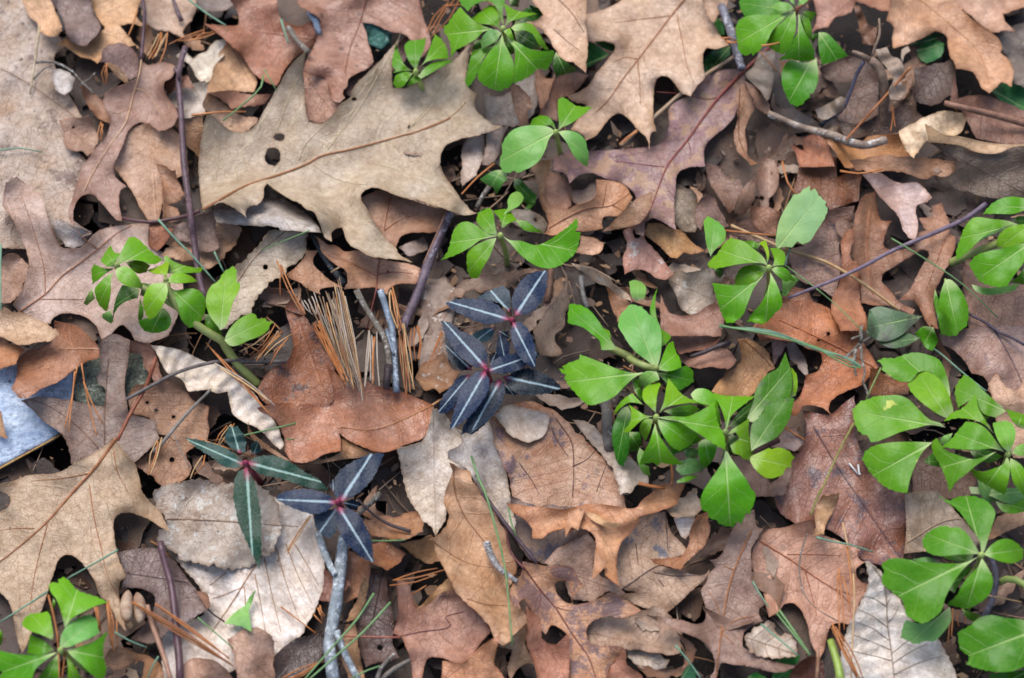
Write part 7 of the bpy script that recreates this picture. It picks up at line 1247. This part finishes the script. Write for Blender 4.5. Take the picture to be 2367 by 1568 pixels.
plant(PN, 'broad dark evergreen leaf on a green stem in the bottom right corner', PC, 'D5 2200,1200', 30, [
 ('D5 2200,1470 2063,1500 1780,1525 1760,1600 2200,1620', dict(lev=3, cols=GD)),
 ('D5 2200,1150 2063,1080 1900,1060 1780,1038 1690,1060 1600,1130 1508,1180 1513,1260 1530,1330 1602,1390 1578,1450 1680,1490 1800,1512 1950,1512 2063,1470 2200,1350', dict(cols=('#4a9140', '#3d8335'), droop=6))], stem=STEM, stems=[('D5 1860,765 1920,735 2000,745 2080,790 2200,1200', (6, 14, 18, 20, 30), 2.0, 2.2)])
plant(PN, 'bright evergreen rosette in the bottom left corner', PC, 'D1 510,1335', 42, [
 ('D1 -60,1150 0,1160 22,1200 12,1290 -60,1300', dict(lev=2, cols=G1)), ('D1 450,900 465,930 435,1000 410,1010', dict(lev=2, cols=G2)), ('D1 460,1332 380,1260 250,1200 228,1362 330,1372', dict(lev=1, cols=('#56a032', '#4a9329'))), ('D1 490,1360 495,1610 290,1610 400,1460', dict(lev=1, cols=('#4f9530', '#438828'))),
 ('D1 550,1370 600,1430 710,1610 560,1610 570,1480', dict(lev=1, cols=('#66a84c', '#589a40'))), ('D1 445,1250 340,1200 250,1170 188,1130 190,1090 250,1030 330,1020 400,1008 420,1040 430,1100 447,1200', dict(cols=('#6fb544', '#60a73a'))),
 ('D1 480,1350 380,1420 300,1490 260,1610 -40,1610 20,1520 -40,1480 -40,1325 100,1360 250,1375 370,1370', dict(cols=('#51a02c', '#459326'))), ('D1 560,1330 680,1300 800,1250 905,1175 870,1290 870,1380 893,1500 860,1590 780,1545 680,1450 600,1380', dict(cols=('#5aa835', '#4d9b2d'))),
 ('D1 500,1312 510,1220 570,1120 680,1050 750,1028 822,1080 820,1120 835,1190 780,1222 680,1262 590,1302', dict(cols=('#78bf66', '#6ab159'), hc=44, droop=4)),
 ('D1 545,1145 510,1000 470,900 430,850 408,790 440,758 490,772 490,740 530,718 570,740 640,820 700,850 800,880 910,930 800,962 700,1012 610,1062', dict(cols=('#6cb648', '#5da83d'), hc=46, droop=6))])
# needles lying on the bottom left rosette
needle('orange needle lying across the bottom left rosette', 'D1 405,870,40 440,1000,46 480,1200,48 500,1610,44', OR, 0.55, 0.0, straight=0, markit=False)
needle('short orange needle at the foot of the bottom left rosette', 'D1 548,1345,44 535,1450,43 515,1610,40', OR, 0.55, 0.0, straight=0, markit=False)
# wilted dark green leaves near the knotted rootlet
plant('evergreen_leaf', 'upper wilted blotched dark green leaf by the knotted rootlet', 'leaf', 'C5 1250,0', 6, [('B5 1385,1458 1300,1450 1100,1400 960,1368 870,1400 C5 840,60 950,122 1050,132 1200,60 1262,0', dict(cols=('#6c8a74', '#55735f'), dirt=0.7, baseamt=0.2, droop=0, part='blade'))], bud=False, sr=0.4, group=None)
plant('evergreen_leaf', 'lower wilted dark green leaf by the knotted rootlet', 'leaf', 'C5 1350,100', 5, [('C5 1365,100 1200,50 1050,120 950,142 1080,197 1200,182', dict(cols=('#64876c', '#4f7058'), dirt=0.6, baseamt=0.2, droop=0, part='blade'))], bud=False, sr=0.4, group=None)

# ------------------------------------------------------------------ striped dark plants
WS = dict(stripe='#a9bcc2', fold=0.05, arch=0.8, droop=3.0, res=7.0, teeth=2.0); WC = ('#1b2842', '#152036'); WD = ('#111a2a', '#0c131f'); WN = 'wintergreen_plant'
plant(WN, 'upper dark blue striped plant in the centre with red stem joint', 'plant', 'B3 985,1500', 40, [
 ('C3 805,0 700,18 600,60 620,92 680,132 760,122 803,60', dict(lev=2, cols=('#3c5a5e', '#324c50'))), ('C3 860,50 830,200 842,285 900,278 952,240 950,150 900,80', dict(lev=2, cols=WC)), ('C3 855,30 945,40 955,105 900,92', dict(lev=3, cols=WD)), ('C3 1200,230 1242,252 1210,295', dict(lev=3, cols=WD)),
 ('B3 955,1420 930,1390 850,1330 635,1290 780,1210 890,1168 950,1220 965,1300', dict(lev=2, cols=('#35424c', '#2b3740'))),
 ('B3 955,1490 890,1400 800,1330 650,1300 500,1293 345,1335 420,1400 500,1440 620,1500 750,1532 880,1512', dict(cols=WC)), ('B3 1015,1448 980,1340 990,1260 1040,1160 1110,1080 1250,1028 1322,1035 1312,1150 1290,1250 1230,1360 1130,1432', dict(cols=WC)),
 ('C3 990,-45 970,50 990,150 1040,260 1100,330 1197,390 1207,280 1190,150 1150,50 1100,-20 1050,-52', dict(cols=('#202d48', '#18233a'), hc=42))], stem=RED, group='striped dark plants', **WS)
plant(WN, 'middle dark blue striped plant with its leaves spread like a star', 'plant', 'C3 735,410', 36, [
 ('C3 590,405 480,400 400,330 350,200 338,60 400,160 480,280 595,370', dict(lev=2, cols=WD)), ('C3 575,450 480,470 400,560 320,660 285,760 288,825 380,800 460,700 505,600', dict(lev=2, cols=WC)), ('C3 760,880 700,920 560,980 555,1010 600,1022 680,960', dict(lev=3, cols=WD)), ('C3 910,540 920,630 1000,642 1045,642 960,590', dict(lev=3, cols=WD)), ('C3 770,360 760,280 830,240 850,290', dict(lev=3, cols=WD)),
 ('C3 865,505 800,520 730,650 640,760 560,870 510,960 498,1020 600,980 700,930 800,840 880,720 912,600 900,530', dict(lev=1, cols=('#1a2738', '#131d2c'))), ('C3 905,470 980,440 1060,400 1180,398 1300,450 1390,510 1455,577 1340,622 1200,642 1080,642 980,600 930,530', dict(lev=1, cols=('#18212a', '#121920'))),
 ('C3 755,412 790,330 880,280 1000,250 1060,247 1135,330 1050,400 930,437 820,432', dict(cols=WC)), ('C3 728,385 620,372 560,330 500,290 440,240 390,150 340,60 320,0 300,-62 400,-40 480,30 600,80 690,150 742,260 742,330', dict(cols=('#1b2640', '#141d30'))),
 ('C3 722,425 640,430 570,490 500,580 460,700 420,820 383,975 500,910 600,820 690,710 752,600 762,510', dict(cols=('#202d48', '#1b2740'), hc=38))], stem=RED, group='striped dark plants', **WS)
plant(WN, 'lower dark blue striped plant left of the grey forked branch', 'plant', 'D2 1120,90', 34, [
 ('D2 1160,92 1250,68 1305,100 1270,162 1190,132', dict(lev=2, cols=WD)), ('C2 1230,1568 1190,1520 1230,1450 1260,1500', dict(lev=3, cols=WD)), ('D2 1112,135 1000,170 915,200 930,290 1000,372 1050,392 1100,330 1105,230', dict(lev=1, cols=('#39434f', '#2e3742'))),
 ('D2 1140,85 1090,30 C2 1240,1500 1260,1420 1330,1340 1430,1280 1560,1220 1715,1202 1660,1340 1600,1450 1530,1530 D2 1300,5 1190,65', dict(cols=('#1f2b40', '#172234'))),
 ('D2 1102,90 1050,40 960,0 850,-20 740,-10 640,20 590,55 680,110 800,160 900,187 1000,172 1070,122', dict(cols=WC)), ('D2 1128,135 1240,160 1310,220 1350,300 1392,400 1418,595 1330,560 1250,490 1190,440 1150,380 1110,280 1103,200', dict(cols=('#1b2640', '#141d30')))], stem=RED, group='striped dark plants', **WS)
WG = dict(WS); WG['stripe'] = '#9fbcae'
plant(WN, 'green striped sprig with three long toothed leaves left of the lower dark plant', 'plant', 'C2 390,1300', 30, [
 ('C2 330,1195 240,1140 188,1060 230,950 312,948 362,1020 392,1100 382,1192', dict(lev=2, cols=('#2c4a44', '#233d38'))), ('C2 470,1212 440,1180 450,1120 490,1088 532,1140 532,1192', dict(lev=3, cols=('#2f5650', '#264842'))),
 ('C1 2335,1310 2250,1342 2130,1320 2030,1240 1900,1160 1775,1058 1930,1080 2100,1130 2230,1200 2322,1282', dict(cols=('#21463a', '#1b3a2d'))), ('C2 405,1290 500,1240 650,1228 800,1280 950,1380 1080,1450 1185,1555 1040,1542 900,1502 760,1452 620,1422 500,1382', dict(cols=('#1e402f', '#183526'))),
 ('C2 400,1345 340,1370 290,1440 280,1568 D2 240,40 260,150 280,250 330,370 380,480 457,655 472,500 472,350 467,180 440,30 C2 490,1530 440,1420', dict(cols=('#1a3e26', '#153420')))], stem=RED, group='striped dark plants', **WG)
# ------------------------------------------------------------------ torn shreds of leaf curling in the untidy spots
def shreds():
    t = NT('torn_leaf_shreds'); tc = t.n('ShaderNodeTexCoord').outputs['Object']; rnd = t.n('ShaderNodeNewGeometry').outputs['Random Per Island']
    cr = t.n('ShaderNodeValToRGB', {0: rnd}); e = cr.color_ramp.elements
    e[0].color = lin('#5f4432'); e[1].color = lin('#c2a88e')
    for pos, c in ((0.25, '#8a6348'), (0.45, '#7a5f50'), (0.65, '#a87e5c'), (0.85, '#a08c7c')): x = e.new(pos); x.color = lin(c)
    n1 = noise(t, tc, 260.0, 5.0, 0.7); n2 = noise(t, tc, 1300.0, 3.0)
    col = t.mix(t.ramp(n1, 0.3, 0.72), t.mix(1.0, cr.outputs[0], (0.55, 0.5, 0.47, 1), 'MULTIPLY'), cr.outputs[0])
    bp = t.n('ShaderNodeBump', {'Height': t.math('ADD', n1, n2), 'Strength': 0.6, 'Distance': 0.0006})
    m = t.out(t.n('ShaderNodeBsdfPrincipled', {'Base Color': col, 'Roughness': 0.5, 'Normal': bp.outputs[0]}).outputs[0])
    zones = [(1560, 1850, 330, 560, 46), (1430, 1700, 560, 800, 34), (1760, 2130, 120, 330, 50), (965, 1090, 610, 900, 20), (800, 970, 1150, 1310, 16), (1560, 1790, 1150, 1360, 14), (280, 430, 840, 1010, 10),
             (1240, 1400, 860, 1010, 14), (2080, 2360, 330, 480, 12), (960, 1180, 300, 480, 14), (580, 760, 640, 800, 10), (1480, 1700, 1440, 1560, 10), (2180, 2360, 1230, 1480, 14), (440, 640, 960, 1090, 10), (1200, 1330, 620, 860, 14), (300, 470, 60, 330, 10)]
    r = np.random.RandomState(91); V = []; F = []; Hm = filt(H, 10, 'b')
    for (xa, xb, ya, yb, n) in zones:
        made = 0
        for _ in range(n*12):
            if made >= max(3, int(n*0.3)): break
            px = (r.uniform(xa, xb), r.uniform(ya, yb)); c = unproj([px], [0.0])[0]; h = smp(HS, c[:1], c[1:2])[0]; hm = smp(Hm, c[:1], c[1:2])[0]; h0 = smp(H, c[:1], c[1:2])[0]
            if h0 > -0.003 and h0 > hm-0.0006: continue
            made += 1; h = h0 if h0 > -0.003 else r.uniform(-0.012, -0.005)
            L_ = r.uniform(0.014, 0.036); W_ = L_*r.uniform(0.07, 0.2); a = r.uniform(0, 6.3); cu = r.uniform(4, 28)*r.choice([1, 1, -0.3]); cw = r.uniform(-60, 190); tw = r.normal(0, 40); nv, nu = 11, 5; o = len(V)
            bend = r.normal(0, 18)
            for i in range(nv):
                v = i/(nv-1)-0.5; w = W_*(math.cos(v*2.9)**0.7 if abs(v) < 0.5 else 0.1)*r.uniform(0.7, 1.2)
                for k in range(nu):
                    u = (k/(nu-1)-0.5)*2; x = v*L_+r.normal(0, 0.0003); y = u*w*(1+0.2*r.normal())+bend*x*x
                    z = min(0.012, cu*x*x+cw*(u*w)**2+tw*x*u*w+r.normal(0, 0.00022))
                    V.append((c[0]+math.cos(a)*x-math.sin(a)*y, c[1]+math.sin(a)*x+math.cos(a)*y, h+0.0006+max(z, -0.0005)))
            for i in range(nv-1):
                for k in range(nu-1): q = o+i*nu+k; F += [(q, q+nu, q+nu+1), (q, q+nu+1, q+1)]
    ob = mesh_obj('leaf_shreds', np.array(V), np.array(F), m, thick=0.00022); tag(ob, 'curled torn shreds of brown leaf mixed into the litter', 'leaf litter', kind='stuff')
shreds()
# ------------------------------------------------------------------ crumbs of leaf and bark that collect in the gaps
def crumbs():
    t = NT('leaf_crumbs'); rnd = t.n('ShaderNodeNewGeometry').outputs['Random Per Island']
    cr = t.n('ShaderNodeValToRGB', {0: rnd}); e = cr.color_ramp.elements
    e[0].color = lin('#4a3528'); e[1].color = lin('#8f7862')
    for pos, c in ((0.25, '#7a5a44'), (0.5, '#94714f'), (0.75, '#6b5a50'), (0.94, '#a3835f')): x = e.new(pos); x.color = lin(c)
    m = t.out(t.n('ShaderNodeBsdfPrincipled', {'Base Color': cr.outputs[0], 'Roughness': 0.7}).outputs[0])
    r = np.random.RandomState(77); V = []; F = []; Hb = filt(H, 8, 'b'); n = 0; tries = 0
    while n < 4200 and tries < 60000:
        tries += 1
        x, y = r.uniform(-0.36, 0.36), r.uniform(-0.27, 0.27)
        h = smp(H, np.array([x]), np.array([y]))[0]; hb = smp(Hb, np.array([x]), np.array([y]))[0]
        gap_ = h < -0.0032; low = hb-h > 0.0015
        if not gap_ and n % 9: continue
        if not gap_ and not low and r.rand() > 0.06: continue
        if gap_:
            h = r.uniform(-0.021, -0.0085); s = r.uniform(0.0008, 0.0048)*r.uniform(0.4, 1.0); tl = 0.45
        else: s = r.uniform(0.0004, 0.0014 if low else 0.0007); tl = 0.2
        k = r.randint(4, 8); a0 = r.uniform(0, 6.3); o = len(V); tx, ty = r.normal(0, tl, 2)
        asp = r.uniform(0.12, 0.8); th = r.uniform(0, 3.14); rad = s*r.uniform(0.5, 1.25, k)
        for lay in (0.0002, 0.00045):
            for i in range(k):
                a = a0+6.283*i/k; dx, dy = rad[i]*math.cos(a), rad[i]*asp*math.sin(a)
                dx, dy = dx*math.cos(th)-dy*math.sin(th), dx*math.sin(th)+dy*math.cos(th)
                V.append((x+dx, y+dy, h+lay+(0.4*s if gap_ else 0.0)+tx*dx+ty*dy))
        F.append(tuple(range(o+k, o+2*k))); F.append(tuple(range(o+k-1, o-1, -1)))
        F += [(o+i, o+(i+1) % k, o+k+(i+1) % k, o+k+i) for i in range(k)]
        n += 1
    ob = mesh_obj('leaf_crumbs', V, F, m, smooth_sh=False); tag(ob, 'crumbs of broken leaf and bark scattered in the gaps', 'debris', kind='stuff')
crumbs()
def buried_needles():
    t = NT('old_needles'); rnd = t.n('ShaderNodeNewGeometry').outputs['Random Per Island']
    cr = t.n('ShaderNodeValToRGB', {0: rnd}); e = cr.color_ramp.elements
    e[0].color = lin('#5b3d28'); e[1].color = lin('#a8703f'); x = e.new(0.5); x.color = lin('#8a7866')
    m = t.out(t.n('ShaderNodeBsdfPrincipled', {'Base Color': cr.outputs[0], 'Roughness': 0.55}).outputs[0])
    r = np.random.RandomState(78); V = []; F = []; n = 0; tries = 0
    while n < 420 and tries < 30000:
        tries += 1
        x, y = r.uniform(-0.36, 0.36), r.uniform(-0.27, 0.27)
        if smp(H, np.array([x]), np.array([y]))[0] > -0.0032: continue
        L_ = r.uniform(0.012, 0.04); a = r.uniform(0, 6.3); z = r.uniform(-0.019, -0.0085); d = np.array([math.cos(a), math.sin(a), r.normal(0, 0.12)])*L_/2; b = np.array([-d[1], d[0], 0])*r.normal(0, 0.18); c = np.array([x, y, z])
        v, f = tube_vf(path3(np.array([c-d, c+b, c+d]), L_/5), r.uniform(0.0003, 0.0006), 5); v[:, 2] = np.minimum(v[:, 2], -0.0072); o = len(V); V += v.tolist(); F += [tuple(i+o for i in q) for q in f]; n += 1
    ob = mesh_obj('old_pine_needles', V, F, m); tag(ob, 'loose old pine needles and rootlets deep in the gaps', 'pine needles', kind='stuff')
buried_needles()
